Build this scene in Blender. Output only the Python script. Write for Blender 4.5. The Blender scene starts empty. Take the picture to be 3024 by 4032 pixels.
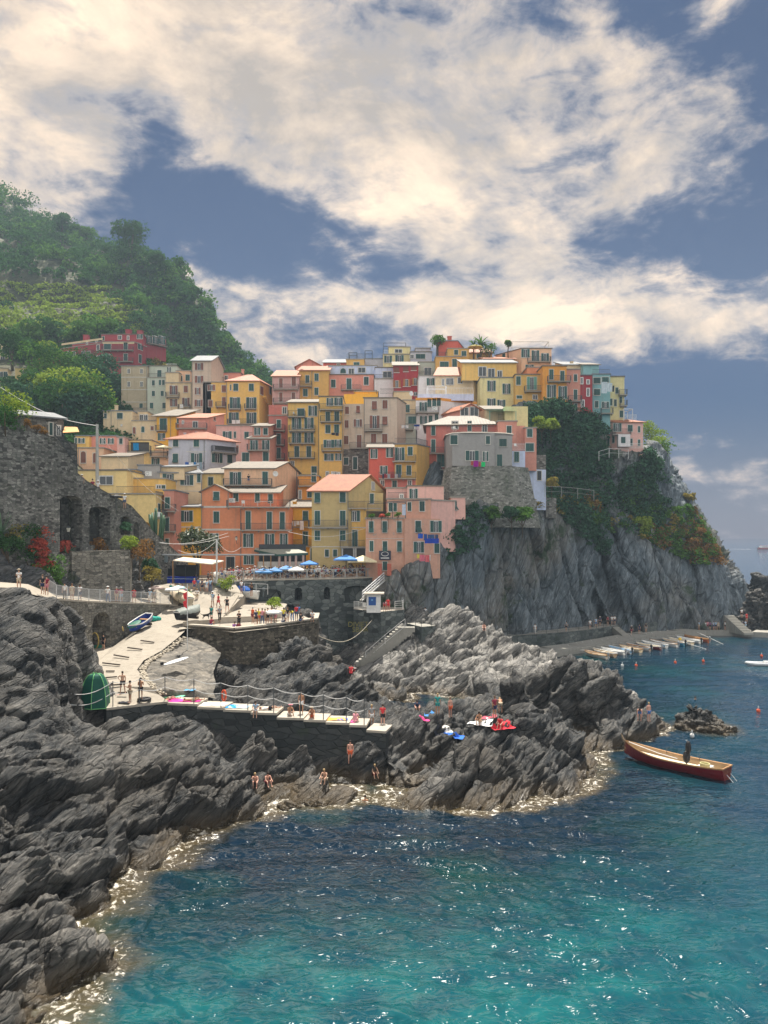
import bpy, bmesh, math, random
import numpy as np
from mathutils import Vector, Matrix
random.seed(7); RN=random.Random(11)
sc=bpy.context.scene
COL=sc.collection
F=3000.0; HZ=2119.0; CX=1512.0; CH=18.0       # focal length, horizon row and axis column of a 3024x4032 frame; eye height over the sea
def P(px,py,Y): return Vector(((px-CX)/F*Y, Y, CH-(py-HZ)/F*Y))
def G(px,py,z=0.0):
    Y=(CH-z)*F/(py-HZ); return Vector(((px-CX)/F*Y,Y,z))
def Zat(py,Y): return CH-(py-HZ)/F*Y
REG={1:(0,1250,1.8433),2:(400,1300,1.8433),3:(1000,1300,2.0738),4:(1600,1300,1.659),5:(0,1850,1.8433),6:(700,1850,2.0738),7:(1200,1850,2.0738),
     8:(1900,1900,1.476),11:(0,2200,2.0738),12:(350,2350,1.7463),13:(1100,2350,1.7463),14:(1900,2600,1.476),15:(0,2900,1.106),18:(2600,2000,3.9127),0:(0,0,1)}
def rg(R,x,y):
    a,b,s=REG[R]; return a+x/s, b+y/s
# ---------------------------------------------------------------- camera, render
cam=bpy.data.cameras.new('camera'); co=bpy.data.objects.new('camera',cam); COL.objects.link(co)
cam.sensor_fit='VERTICAL'; cam.sensor_height=36; cam.lens=F/4032*36; cam.shift_y=(HZ-2016)/4032; cam.clip_start=1; cam.clip_end=60000
co.location=(0,0,CH); co.rotation_euler=(math.radians(90),0,0); sc.camera=co
sc.render.engine='CYCLES'; cy=sc.cycles
cy.use_denoising=True; cy.max_bounces=5; cy.diffuse_bounces=3; cy.glossy_bounces=2; cy.transparent_max_bounces=6; cy.volume_bounces=0
cy.caustics_reflective=False; cy.caustics_refractive=False; cy.sample_clamp_indirect=3; cy.sample_clamp_direct=1.0; cy.use_adaptive_sampling=True; cy.adaptive_threshold=0.02
vs=sc.view_settings; vs.view_transform='Standard'; vs.look='None'; vs.gamma=1; vs.exposure=EXPOSURE=1.06
# ---------------------------------------------------------------- tagging and linking
def tag(o,label=None,cat=None,group=None,kind=None):
    if label: o['label']=label
    if cat: o['category']=cat
    if group: o['group']=group
    if kind: o['kind']=kind
    return o
def empty(name,loc=(0,0,0),rz=0,parent=None):
    o=bpy.data.objects.new(name,None); COL.objects.link(o); o.location=loc; o.rotation_euler=(0,0,rz); o.empty_display_size=.2
    if parent: o.parent=parent
    return o
def link(name,me,mat=None,parent=None,loc=None,rz=0):
    o=bpy.data.objects.new(name,me); COL.objects.link(o)
    if mat and not me.materials: me.materials.append(mat)
    if parent: o.parent=parent
    if loc is not None: o.location=loc; o.rotation_euler=(0,0,rz)
    return o
def copytree(o,parent=None):
    c=o.copy(); COL.objects.link(c); c.parent=parent
    for ch in list(o.children): copytree(ch,c)
    return c
class MB:
    """collects faces of one mesh"""
    def __init__(s): s.v=[]; s.f=[]; s.uv=[]; s.m=[]; s.sm=False
    def face(s,pts,uv=None,m=0):
        i=len(s.v); s.v+= [tuple(p) for p in pts]; s.f.append(tuple(range(i,i+len(pts)))); s.m.append(m)
        s.uv.append(uv if uv else [(0,0)]*len(pts))
    def quad_uv(s,a,b,c,d,m=0,off=(0,0)):
        a,b,c,d=map(Vector,(a,b,c,d)); w=(b-a).length; h=(d-a).length
        s.face((a,b,c,d),[(off[0],off[1]),(off[0]+w,off[1]),(off[0]+w,off[1]+h),(off[0],off[1]+h)],m)
    def obox(s,o,ax,ay,az,m=0):
        """box from corner o with edge vectors"""
        o,ax,ay,az=map(Vector,(o,ax,ay,az))
        if ax.cross(ay).dot(az)<0: ax,ay=ay,ax
        p=[o,o+ax,o+ax+ay,o+ay,o+az,o+ax+az,o+ax+ay+az,o+ay+az]
        for q in ((0,3,2,1),(4,5,6,7),(0,1,5,4),(1,2,6,5),(2,3,7,6),(3,0,4,7)): s.quad_uv(*[p[k] for k in q],m=m)
    def box(s,x0,x1,y0,y1,z0,z1,m=0): s.obox((x0,y0,z0),(x1-x0,0,0),(0,y1-y0,0),(0,0,z1-z0),m)
    def bar(s,a,b,w,w2=None,m=0):
        a,b=Vector(a),Vector(b); d=b-a
        if d.length<1e-6: return
        up=Vector((0,0,1)) if abs(d.normalized().z)<.95 else Vector((0,1,0))
        u=d.cross(up).normalized()*w; v=u.cross(d).normalized()*(w2 or w)
        s.obox(a-u/2-v/2,u,v,d,m)
    def tube(s,pts,r,n=6,m=0,cap=True):
        pts=[Vector(p) for p in pts]; rs=r if isinstance(r,(list,tuple)) else [r]*len(pts); rings=[]
        for i,p in enumerate(pts):
            d=(pts[min(i+1,len(pts)-1)]-pts[max(i-1,0)]).normalized()
            up=Vector((0,0,1)) if abs(d.z)<.9 else Vector((0,1,0))
            u=d.cross(up).normalized(); v=u.cross(d).normalized()
            rings.append([p+(u*math.cos(t*2*math.pi/n)+v*math.sin(t*2*math.pi/n))*rs[i] for t in range(n)])
        for i in range(len(rings)-1):
            for k in range(n):
                s.face((rings[i][k],rings[i+1][k],rings[i+1][(k+1)%n],rings[i][(k+1)%n]),m=m)
        if cap:
            s.face(rings[0],m=m); s.face(rings[-1][::-1],m=m)
    def ell(s,c,r,n=8,k=5,m=0,rz=0):
        c=Vector(c); R=Matrix.Rotation(rz,3,'Z'); g=[]
        for i in range(k+1):
            t=math.pi*i/k; g.append([c+R@Vector((r[0]*math.sin(t)*math.cos(a*2*math.pi/n),r[1]*math.sin(t)*math.sin(a*2*math.pi/n),r[2]*math.cos(t))) for a in range(n)])
        for i in range(k):
            for a in range(n): s.face((g[i][a],g[i+1][a],g[i+1][(a+1)%n],g[i][(a+1)%n]),m=m)
    def mesh(s,name,mats=None,smooth=False,merge=False):
        me=bpy.data.meshes.new(name); me.from_pydata(s.v,[],s.f)
        uv=me.uv_layers.new(name='UVMap'); uv.data.foreach_set('uv',np.array([c for f in s.uv for p in f for c in p],dtype=np.float32))
        for mt in (mats or []): me.materials.append(mt)
        me.polygons.foreach_set('material_index',s.m)
        if merge or smooth:
            bm=bmesh.new(); bm.from_mesh(me); bmesh.ops.remove_doubles(bm,verts=bm.verts,dist=1e-4); bmesh.ops.recalc_face_normals(bm,faces=bm.faces); bm.to_mesh(me); bm.free()
        if smooth: me.polygons.foreach_set('use_smooth',[True]*len(me.polygons))
        me.update(); return me
    def build(s,name,mat,parent=None,smooth=False,loc=None,rz=0):
        mats=mat if isinstance(mat,(list,tuple)) else [mat]
        return link(name,s.mesh(name,mats,smooth),None,parent,loc,rz)
def grid_mesh(name,V,mat,smooth=True,attr=None,flip=False):
    """V: (m,n,3) array of vertices -> one grid mesh"""
    m,n=V.shape[:2]; me=bpy.data.meshes.new(name)
    idx=np.arange(m*n).reshape(m,n); a=idx[:-1,:-1].ravel(); b=idx[:-1,1:].ravel(); c=idx[1:,1:].ravel(); d=idx[1:,:-1].ravel()
    q=np.stack((a,d,c,b) if flip else (a,b,c,d),1).astype(np.int32); nf=len(q)
    me.vertices.add(m*n); me.vertices.foreach_set('co',V.reshape(-1).astype(np.float32))
    me.loops.add(nf*4); me.loops.foreach_set('vertex_index',q.ravel())
    me.polygons.add(nf); me.polygons.foreach_set('loop_start',np.arange(0,nf*4,4,dtype=np.int32))
    me.polygons.foreach_set('use_smooth',np.full(nf,smooth))
    me.update(calc_edges=True); me.validate()
    for k,(arr) in (attr or {}).items():
        at=me.attributes.new(k,'FLOAT','POINT'); at.data.foreach_set('value',arr.ravel().astype(np.float32))
    me.materials.append(mat); return me
# ---------------------------------------------------------------- numpy noise
def _h(ix,iy,iz,s=0):
    h=(ix.astype(np.uint32)*np.uint32(374761393)+iy.astype(np.uint32)*np.uint32(668265263)+iz.astype(np.uint32)*np.uint32(2147483647)+np.uint32(s*974634777+12345))
    h=(h^(h>>np.uint32(13)))*np.uint32(1274126177); h=(h^(h>>np.uint32(16)))*np.uint32(2246822519); return ((h^(h>>np.uint32(15)))&np.uint32(0xffffff)).astype(np.float32)/float(0xffffff)
def vn(p,s=0):
    f=np.floor(p); i=f.astype(np.int64); t=(p-f); t=t*t*t*(t*(t*6-15)+10); x,y,z=i[...,0],i[...,1],i[...,2]; tx,ty,tz=t[...,0],t[...,1],t[...,2]; r=0
    for a in (0,1):
        for b in (0,1):
            for c in (0,1): r=r+_h(x+a,y+b,z+c,s)*((tx if a else 1-tx)*(ty if b else 1-ty)*(tz if c else 1-tz))
    return r*2-1
def fbm(p,o=4,s=0,g=.5):
    r=0;a=1
    for k in range(o): r=r+a*vn(p*(2.03**k)+k*17.3,s+k); a*=g
    return r
def voro(p,s=0):
    f=np.floor(p); i=f.astype(np.int64); t=p-f; F1=np.full(p.shape[:-1],9.,np.float32); F2=F1.copy(); C=F1.copy()
    for a in (-1,0,1):
        for b in (-1,0,1):
            for c in (-1,0,1):
                x,y,z=i[...,0]+a,i[...,1]+b,i[...,2]+c
                d=(a+_h(x,y,z,s+1)-t[...,0])**2+(b+_h(x,y,z,s+2)-t[...,1])**2+(c+_h(x,y,z,s+3)-t[...,2])**2
                m=d<F1; F2=np.where(m,F1,np.minimum(F2,d)); F1=np.where(m,d,F1); C=np.where(m,_h(x,y,z,s+4),C)
    return np.sqrt(F1),np.sqrt(F2),C
def normals(V):
    du=np.gradient(V,axis=1); dv=np.gradient(V,axis=0); n=np.cross(du,dv); return n/np.maximum(np.linalg.norm(n,axis=2,keepdims=True),1e-9)
def smst(x,a,b):
    t=np.clip((x-a)/(b-a),0,1); return t*t*(3-2*t)
def strata(p,ns,seed=0,blk=2.6,amp=1.0):
    """displacement of layered, broken slate: blocks split by joints, layers across them"""
    ns=np.array(ns,float); ns/=np.linalg.norm(ns)
    w=fbm(p*.18,3,seed)
    s=(p@ns)
    # blocks are long and flat, lying along the layers
    q=p+(s[...,None]*1.9)*ns
    F1,F2,C=voro(q/(blk*1.9)+w[...,None]*.35,seed+5)
    d=1.35*(C-.5)-.85*np.exp(-(F2-F1)*13)
    q=p+(s[...,None]*3.2)*ns
    F1,F2,C2=voro(q/(blk*.75)+w[...,None]*.6,seed+9)
    d=d+.42*(C2-.5)-.16*np.exp(-(F2-F1)*9)
    ss=s*.85+w*.8+C*3
    l1=((ss)%1); l2=((ss*3.1+fbm(p*.5,2,seed+3)*.5)%1)
    d=d+.34*(l1**1.5-.4)+.13*(l2-.5)+1.0*w+.10*fbm(p*1.1,3,seed+7)
    return d*amp
# ---------------------------------------------------------------- materials
class NT:
    def __init__(s,name):
        s.mat=bpy.data.materials.new(name); s.mat.use_nodes=True; s.t=s.mat.node_tree; s.b=s.t.nodes['Principled BSDF']; s.out=s.t.nodes['Material Output']
    def n(s,ty,**k):
        nd=s.t.nodes.new(ty)
        for a,v in k.items():
            if a.startswith('i_'):
                nd.inputs[a[2:].replace('_',' ')].default_value=v
            else: setattr(nd,a,v)
        return nd
    def l(s,a,b): s.t.links.new(a,b)
    def math(s,op,a,b=None,c=None,clamp=False):
        nd=s.t.nodes.new('ShaderNodeMath'); nd.operation=op; nd.use_clamp=clamp
        for i,v in enumerate((a,b,c)):
            if v is None: continue
            if isinstance(v,(int,float)): nd.inputs[i].default_value=v
            else: s.l(v,nd.inputs[i])
        return nd.outputs[0]
    def mix(s,f,a,b,bt='MIX'):
        nd=s.t.nodes.new('ShaderNodeMix'); nd.data_type='RGBA'; nd.blend_type=bt
        for i,v in ((0,f),(6,a),(7,b)):
            if isinstance(v,(int,float)): nd.inputs[i].default_value=v
            elif isinstance(v,tuple): nd.inputs[i].default_value=(*v[:3],1)
            else: s.l(v,nd.inputs[i])
        return nd.outputs[2]
    def noise(s,vec,scale,detail=4,rough=.6,dist=0,out=0):
        nd=s.n('ShaderNodeTexNoise'); nd.inputs['Scale'].default_value=scale; nd.inputs['Detail'].default_value=detail; nd.inputs['Roughness'].default_value=rough; nd.inputs['Distortion'].default_value=dist
        if vec is not None: s.l(vec,nd.inputs['Vector'])
        return nd.outputs[out]
    def mapr(s,v,a,b,c=0,d=1,smooth=False):
        nd=s.n('ShaderNodeMapRange'); nd.clamp=True
        if smooth: nd.interpolation_type='SMOOTHSTEP'
        s.l(v,nd.inputs[0])
        for i,x in zip((1,2,3,4),(a,b,c,d)): nd.inputs[i].default_value=x
        return nd.outputs[0]
    def pos(s): return s.n('ShaderNodeNewGeometry').outputs['Position']
    def vmap(s,vec,scale=(1,1,1),rot=(0,0,0)):
        nd=s.n('ShaderNodeMapping'); nd.inputs['Scale'].default_value=scale; nd.inputs['Rotation'].default_value=rot; s.l(vec,nd.inputs['Vector']); return nd.outputs[0]
    def bump(s,h,strength=.5,dist=.1,prev=None):
        nd=s.n('ShaderNodeBump'); nd.inputs['Strength'].default_value=strength; nd.inputs['Distance'].default_value=dist; s.l(h,nd.inputs['Height'])
        if prev is not None: s.l(prev,nd.inputs['Normal'])
        return nd.outputs[0]
def plain(name,c,rough=.6,metal=0,spec=.3,var=.12,scale=3.0):
    t=NT(name); b=t.b; v=t.noise(t.n('ShaderNodeTexCoord').outputs['Object'],scale,3)
    f=t.mapr(v,.3,.7); t.l(t.mix(f,tuple(x*(1-var) for x in c),tuple(min(1,x*(1+var)) for x in c)),b.inputs['Base Color'])
    b.inputs['Roughness'].default_value=rough; b.inputs['Metallic'].default_value=metal; b.inputs['Specular IOR Level'].default_value=spec; return t.mat
MC={}
def M(name,c=None,**k):
    if name not in MC: MC[name]=plain(name,c,**k)
    return MC[name]
def plaster(name,c,stain=.5,stainc=(.20,.18,.15),peel=0):
    if name in MC: return MC[name]
    t=NT(name); p=t.pos(); b=t.b
    big=t.noise(p,.22,5,.65); fine=t.noise(p,2.2,4,.6)
    streak=t.noise(t.vmap(p,(1.6,1.6,.13)),1.0,4,.6)
    col=t.mix(t.mapr(fine,.3,.7),tuple(x*.90 for x in c),tuple(min(1,x*1.06) for x in c))
    col=t.mix(t.mapr(big,.45,.75,0,.35),col,tuple(min(1,x*1.12+.02) for x in c))
    f=t.math('MULTIPLY',t.mapr(streak,.52,.78,0,1),t.mapr(big,.35,.6,.3,1)); f=t.math('MULTIPLY',f,stain)
    col=t.mix(f,col,stainc)
    if peel: 
        pf=t.math('MULTIPLY',t.mapr(t.noise(p,.55,7,.75),.60,.64),peel); col=t.mix(pf,col,(.36,.31,.27))
    t.l(col,b.inputs['Base Color']); b.inputs['Roughness'].default_value=.88; b.inputs['Specular IOR Level'].default_value=.15
    t.l(t.bump(fine,.35,.03),b.inputs['Normal']); MC[name]=t.mat; return t.mat
def rock_mat(name,dark,light,warm,alg=True,scale=1.0,rot=(0,.65,0),bumpd=.5,attr=False,veg=None):
    t=NT(name); p=t.pos(); b=t.b
    pr=t.vmap(p,(1,1,1),rot); q=t.vmap(pr,(.45,.45,2.0))
    wp=t.n('ShaderNodeVectorMath',operation='ADD'); t.l(q,wp.inputs[0]); nz=t.noise(p,.35*scale,3,.5,out=1); sc_=t.n('ShaderNodeVectorMath',operation='SCALE'); sc_.inputs['Scale'].default_value=1.6; t.l(nz,sc_.inputs[0]); t.l(sc_.outputs[0],wp.inputs[1]); q=wp.outputs[0]
    s1=t.noise(q,1.1*scale,8,.68); s2=t.noise(q,4.5*scale,5,.7)
    vo=t.n('ShaderNodeTexVoronoi',feature='DISTANCE_TO_EDGE'); vo.inputs['Scale'].default_value=.75*scale; t.l(q,vo.inputs['Vector']); crack=t.mapr(vo.outputs['Distance'],0,.05)
    wl=t.n('ShaderNodeVectorMath',operation='ADD'); t.l(t.vmap(pr,(.35*scale,.35*scale,5.5*scale)),wl.inputs[0]); s2c=t.n('ShaderNodeVectorMath',operation='SCALE'); s2c.inputs['Scale'].default_value=4.5; t.l(nz,s2c.inputs[0]); t.l(s2c.outputs[0],wl.inputs[1]); lay=t.noise(wl.outputs[0],1.0,6,.72)
    big=t.noise(p,.13*scale,4,.55)
    c=t.mix(t.mapr(s1,.42,.70),dark,light); c=t.mix(t.mapr(big,.45,.7,0,.55),c,warm)
    if attr:
        a=t.n('ShaderNodeAttribute'); a.attribute_name='tone'
        c2=t.mix(t.mapr(s1,.36,.62),(.14,.138,.132),(.44,.42,.385)); c=t.mix(a.outputs['Fac'],c,c2)
    c=t.mix(t.mapr(lay,.52,.36,0,.6),c,tuple(x*.45 for x in dark)); c=t.mix(t.math('MULTIPLY',t.mapr(s2,.56,.70),.40),c,tuple(min(1,x*2.0+.05) for x in light))
    c=t.mix(t.math('MULTIPLY',t.math('SUBTRACT',1,crack),.7),c,tuple(x*.3 for x in dark))
    if alg:
        z=t.n('ShaderNodeSeparateXYZ'); t.l(p,z.inputs[0]); zz=t.math('ADD',z.outputs[2],t.math('MULTIPLY',t.math('SUBTRACT',s1,.5),-1.0))
        c=t.mix(t.mapr(zz,.15,1.0,.8,0),c,(.10,.068,.03)); c=t.mix(t.mapr(zz,-.3,.35,.9,0),c,(.03,.028,.02))
        t.l(t.mapr(zz,.1,.9,.25,.72),b.inputs['Roughness'])
    else: b.inputs['Roughness'].default_value=.8
    if veg:
        vf=t.mapr(t.math('ADD',t.noise(p,.3,6,.7),t.math('MULTIPLY',big,.4)),.76,.86); c=t.mix(vf,c,veg)
    t.l(c,b.inputs['Base Color']); b.inputs['Specular IOR Level'].default_value=.4
    h=t.math('ADD',t.math('MULTIPLY',s1,1.0),t.math('MULTIPLY',s2,.35)); h=t.math('ADD',h,t.math('MULTIPLY',crack,.25)); h=t.math('ADD',h,t.math('MULTIPLY',lay,.6))
    t.l(t.bump(h,.9,bumpd),b.inputs['Normal']); MC[name]=t.mat; return t.mat
def stone_wall_mat(name,c1,c2,mortar,w=.5,h=.26,bd=.06,stain=(.05,.05,.05),veg=0):
    """coursed rubble on UVs in metres"""
    t=NT(name); b=t.b; uv=t.n('ShaderNodeTexCoord').outputs['UV']; p=t.pos()
    def vor(feat,out):
        v=t.n('ShaderNodeTexVoronoi',feature=feat,voronoi_dimensions='2D'); v.inputs['Scale'].default_value=1; v.inputs['Randomness'].default_value=.82; t.l(t.vmap(uv,(1/w,1/h,1)),v.inputs['Vector']); return v.outputs[out]
    sp=t.n('ShaderNodeSeparateColor'); t.l(vor('F1','Color'),sp.inputs[0]); rnd=sp.outputs[0]; edge=t.mapr(vor('DISTANCE_TO_EDGE','Distance'),.01,.07)
    base=t.mix(rnd,c1,c2); base=t.mix(t.math('GREATER_THAN',sp.outputs[1],.88),base,tuple(min(1,x*1.25) for x in c2)); base=t.mix(t.math('GREATER_THAN',sp.outputs[2],.86),base,tuple(x*.6 for x in c1)); base=t.mix(edge,mortar,base)
    n1=t.noise(p,1.8,5,.7); n2=t.noise(p,.25,4,.6)
    c=t.mix(t.mapr(n1,.3,.72,.0,.55),base,tuple(x*.45 for x in c1)); c=t.mix(t.mapr(n2,.45,.72,0,.6),c,stain)
    if veg: c=t.mix(t.math('MULTIPLY',t.mapr(t.noise(p,.5,6,.75),.58,.66),veg),c,(.05,.075,.03))
    t.l(c,b.inputs['Base Color']); b.inputs['Roughness'].default_value=.85; b.inputs['Specular IOR Level'].default_value=.2
    hh=t.math('ADD',t.math('MULTIPLY',edge,.9),t.math('MULTIPLY',n1,.8)); t.l(t.bump(hh,.8,bd),b.inputs['Normal']); MC[name]=t.mat; return t.mat
def leaf_mat(name,c,var=.45,trans=.22,spec=.0):
    t=NT(name); b=t.b; oi=t.n('ShaderNodeNewGeometry'); r=oi.outputs['Random Per Island']; p=oi.outputs['Position']
    c0=t.mix(r,tuple(x*(1-var) for x in c),tuple(min(1,x*(1+var)) for x in c)); c0=t.mix(t.mapr(t.noise(p,.35,3),.4,.7,0,.5),c0,(c[0]*1.5,c[1]*1.25,c[2]*.8))
    t.l(c0,b.inputs['Base Color']); b.inputs['Roughness'].default_value=.55; b.inputs['Specular IOR Level'].default_value=spec
    tr=t.n('ShaderNodeBsdfTranslucent'); t.l(t.mix(.5,c0,(c[0]*1.6,c[1]*1.9,c[2]*.7)),tr.inputs['Color']); mx=t.n('ShaderNodeMixShader'); mx.inputs[0].default_value=trans; t.l(b.outputs[0],mx.inputs[1]); t.l(tr.outputs[0],mx.inputs[2]); t.l(mx.outputs[0],t.out.inputs['Surface'])
    MC[name]=t.mat; return t.mat
def roof_mat(name,c,c2,w=.24):
    t=NT(name); b=t.b; uv=t.n('ShaderNodeTexCoord').outputs['UV']; p=t.pos()
    sx=t.n('ShaderNodeSeparateXYZ'); t.l(uv,sx.inputs[0])
    u=t.math('PINGPONG',t.math('MULTIPLY',sx.outputs[0],1/w),.5); v=t.math('FRACT',t.math('MULTIPLY',sx.outputs[1],1/.38))
    n1=t.noise(p,1.3,4,.7); vo=t.n('ShaderNodeTexVoronoi'); vo.inputs['Scale'].default_value=3.2; t.l(p,vo.inputs['Vector'])
    cc=t.mix(t.mapr(n1,.35,.68),c,c2); cc=t.mix(t.math('MULTIPLY',t.mapr(t.n('ShaderNodeSeparateColor').outputs[0] if 0 else vo.outputs['Distance'],.0,.5,.5,0),.5),cc,tuple(x*.6 for x in c))
    cc=t.mix(t.mapr(v,.80,1,0,.5),cc,tuple(x*.35 for x in c)); t.l(cc,b.inputs['Base Color']); b.inputs['Roughness'].default_value=.6; b.inputs['Specular IOR Level'].default_value=.3
    t.l(t.bump(t.math('ADD',u,t.math('MULTIPLY',v,.25)),.8,.06),b.inputs['Normal']); MC[name]=t.mat; return t.mat
ROCK=rock_mat('shore_rock',(.009,.014,.019),(.155,.148,.136),(.11,.09,.066),attr=True)
CLIFF=rock_mat('cliff_rock',(.075,.10,.12),(.24,.28,.31),(.30,.23,.15),alg=True,scale=.45,rot=(0,1.25,0),bumpd=.5,veg=(.035,.06,.03))
SLOPE=rock_mat('hill_soil',(.05,.06,.03),(.10,.11,.05),(.12,.10,.05),alg=False,scale=.5)
# ---------------------------------------------------------------- sky, sun
SUN_EL=math.radians(65); SUN_AZ=math.radians(2)     # azimuth from the view axis, minus = left
sd=Vector((math.sin(SUN_AZ)*math.cos(SUN_EL),math.cos(SUN_AZ)*math.cos(SUN_EL),math.sin(SUN_EL)))
sl=bpy.data.lights.new('sun','SUN'); sl.energy=4.6; sl.angle=math.radians(.53); sl.color=(1,.93,.82)
so=bpy.data.objects.new('sun',sl); COL.objects.link(so); so.rotation_euler=(-sd).to_track_quat('-Z','Y').to_euler()
w=bpy.data.worlds.new('World'); sc.world=w; w.use_nodes=True; nt=w.node_tree; nt.nodes.clear()
class WT(NT):
    def __init__(s): s.t=nt
t=WT()
sky=t.n('ShaderNodeTexSky',sky_type='NISHITA',sun_disc=False,sun_elevation=SUN_EL,sun_rotation=SUN_AZ,altitude=0,air_density=1.0,dust_density=1.2,ozone_density=2.0)
tc=t.n('ShaderNodeTexCoord'); d=tc.outputs['Generated']
sep=t.n('ShaderNodeSeparateXYZ'); t.l(d,sep.inputs[0]); dx,dy,dz=sep.outputs
# the view in units of the tangent plane straight ahead (a bearing/elevation chart of this coast's sky, fixed to the world)
yy=t.math('MAXIMUM',dy,.05); U=t.math('DIVIDE',dx,yy); V=t.math('DIVIDE',dz,yy)
zz=t.math('ADD',t.math('MAXIMUM',dz,0),.16); LX=t.math('DIVIDE',dx,zz); LY=t.math('DIVIDE',dy,zz)
cv=t.n('ShaderNodeCombineXYZ'); t.l(LX,cv.inputs[0]); t.l(LY,cv.inputs[1])
lay=cv.outputs[0]
rotv=t.vmap(lay,(1.0,1.9,1),(0,0,math.radians(-28)))
n1=t.noise(rotv,1.15,9,.62,.55); n2=t.noise(t.vmap(d,(1,1,1.5),(0,math.radians(24),0)),4.2,9,.62,.35); n3=t.noise(t.vmap(d,(1,1,2.2),(0,math.radians(20),0)),14,6,.6,.3)
def blob(px,py,rx,ry,ang=0):
    u0=(px-CX)/F; v0=(HZ-py)/F; a=math.radians(ang)
    du=t.math('SUBTRACT',U,u0); dv=t.math('SUBTRACT',V,v0)
    p=t.math('ADD',t.math('MULTIPLY',du,math.cos(a)),t.math('MULTIPLY',dv,math.sin(a))); q=t.math('SUBTRACT',t.math('MULTIPLY',dv,math.cos(a)),t.math('MULTIPLY',du,math.sin(a)))
    r=t.math('ADD',t.math('POWER',t.math('ABSOLUTE',t.math('DIVIDE',p,rx/F)),2),t.math('POWER',t.math('ABSOLUTE',t.math('DIVIDE',q,ry/F)),2))
    return t.math('EXPONENT',t.math('MULTIPLY',r,-1))
acc=t.math('MULTIPLY',blob(700,150,1600,560,0),1.25)
clouds=[(350,480,620,330,10,.7),(1500,600,900,260,-28,.9),(1900,350,420,420,0,.5),(1150,1180,700,110,-8,.55),(1700,1100,520,200,-20,.5),(2300,1230,800,130,-3,.75),(2900,1250,520,100,6,.6),(2600,450,520,230,28,.62),(2450,800,420,160,20,.55),(2800,620,300,260,60,.4),(2300,1050,500,120,-15,.35),(900,1360,420,80,-12,.7),(2750,20,260,60,10,.6),(100,780,420,150,0,.5)]
for (x,y,a,b_,an,k) in clouds: acc=t.math('ADD',acc,t.math('MULTIPLY',blob(x,y,a,b_,an),k))
for (x,y,a,b_,an,k) in [(900,870,520,150,-14,1.35),(640,560,210,160,-35,.75),(2880,230,230,260,20,.32),(2900,950,330,200,0,.8),(2700,1560,800,130,0,.9),(2400,950,280,120,-30,.35),(1900,1330,260,60,-5,.25)]: acc=t.math('SUBTRACT',acc,t.math('MULTIPLY',blob(x,y,a,b_,an),k))
nn=t.math('ADD',t.math('MULTIPLY',t.math('SUBTRACT',n1,.5),1.0),t.math('MULTIPLY',t.math('SUBTRACT',n2,.5),3.6)); nn=t.math('ADD',nn,t.math('MULTIPLY',t.math('SUBTRACT',n3,.5),2.9))
dens=t.math('ADD',acc,nn)
back=t.mapr(dy,.25,-.2,0,1,True); dens=t.math('ADD',dens,t.math('MULTIPLY',back,.9))  # unseen bright cloud deck added behind the camera as fill for the facades
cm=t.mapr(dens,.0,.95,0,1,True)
skyc=t.n('ShaderNodeHueSaturation'); skyc.inputs['Saturation'].default_value=1.0; skyc.inputs['Value'].default_value=.07; t.l(t.mix(1.0,sky.outputs[0],(.34,.78,1.55),'MULTIPLY'),skyc.inputs['Color'])
# cloud body: thin edges take the sky, thick bodies are cream with soft grey folds
thick=t.mapr(t.math('ADD',dens,t.math('MULTIPLY',t.math('SUBTRACT',n3,.5),1.4)),.35,1.5)
fold=t.mapr(n2,.38,.62)
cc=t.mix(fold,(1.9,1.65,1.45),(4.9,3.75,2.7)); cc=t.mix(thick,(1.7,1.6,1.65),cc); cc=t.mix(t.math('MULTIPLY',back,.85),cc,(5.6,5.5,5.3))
# the low band of haze over the sea
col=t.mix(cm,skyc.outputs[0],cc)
hz=t.mapr(V,0,.20,.75,0,True); col=t.mix(hz,col,(1.1,1.1,1.35))
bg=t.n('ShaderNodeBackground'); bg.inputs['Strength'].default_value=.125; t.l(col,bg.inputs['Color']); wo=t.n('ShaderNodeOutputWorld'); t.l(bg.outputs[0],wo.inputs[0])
w.cycles.sampling_method='MANUAL'; w.cycles.sample_map_resolution=512

# air between the eye and the village
hb=MB(); hb.box(-420,420,-60,700,-3,250); hm=bpy.data.materials.new('haze'); hm.use_nodes=True; hn=hm.node_tree; hn.nodes.clear()
pv=hn.nodes.new('ShaderNodeVolumePrincipled'); pv.inputs['Density'].default_value=.00028; pv.inputs['Color'].default_value=(.62,.80,1,1); pv.inputs['Anisotropy'].default_value=.25; ho=hn.nodes.new('ShaderNodeOutputMaterial'); hn.links.new(pv.outputs[0],ho.inputs['Volume'])
tag(hb.build('haze',hm),kind='stuff')
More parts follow.
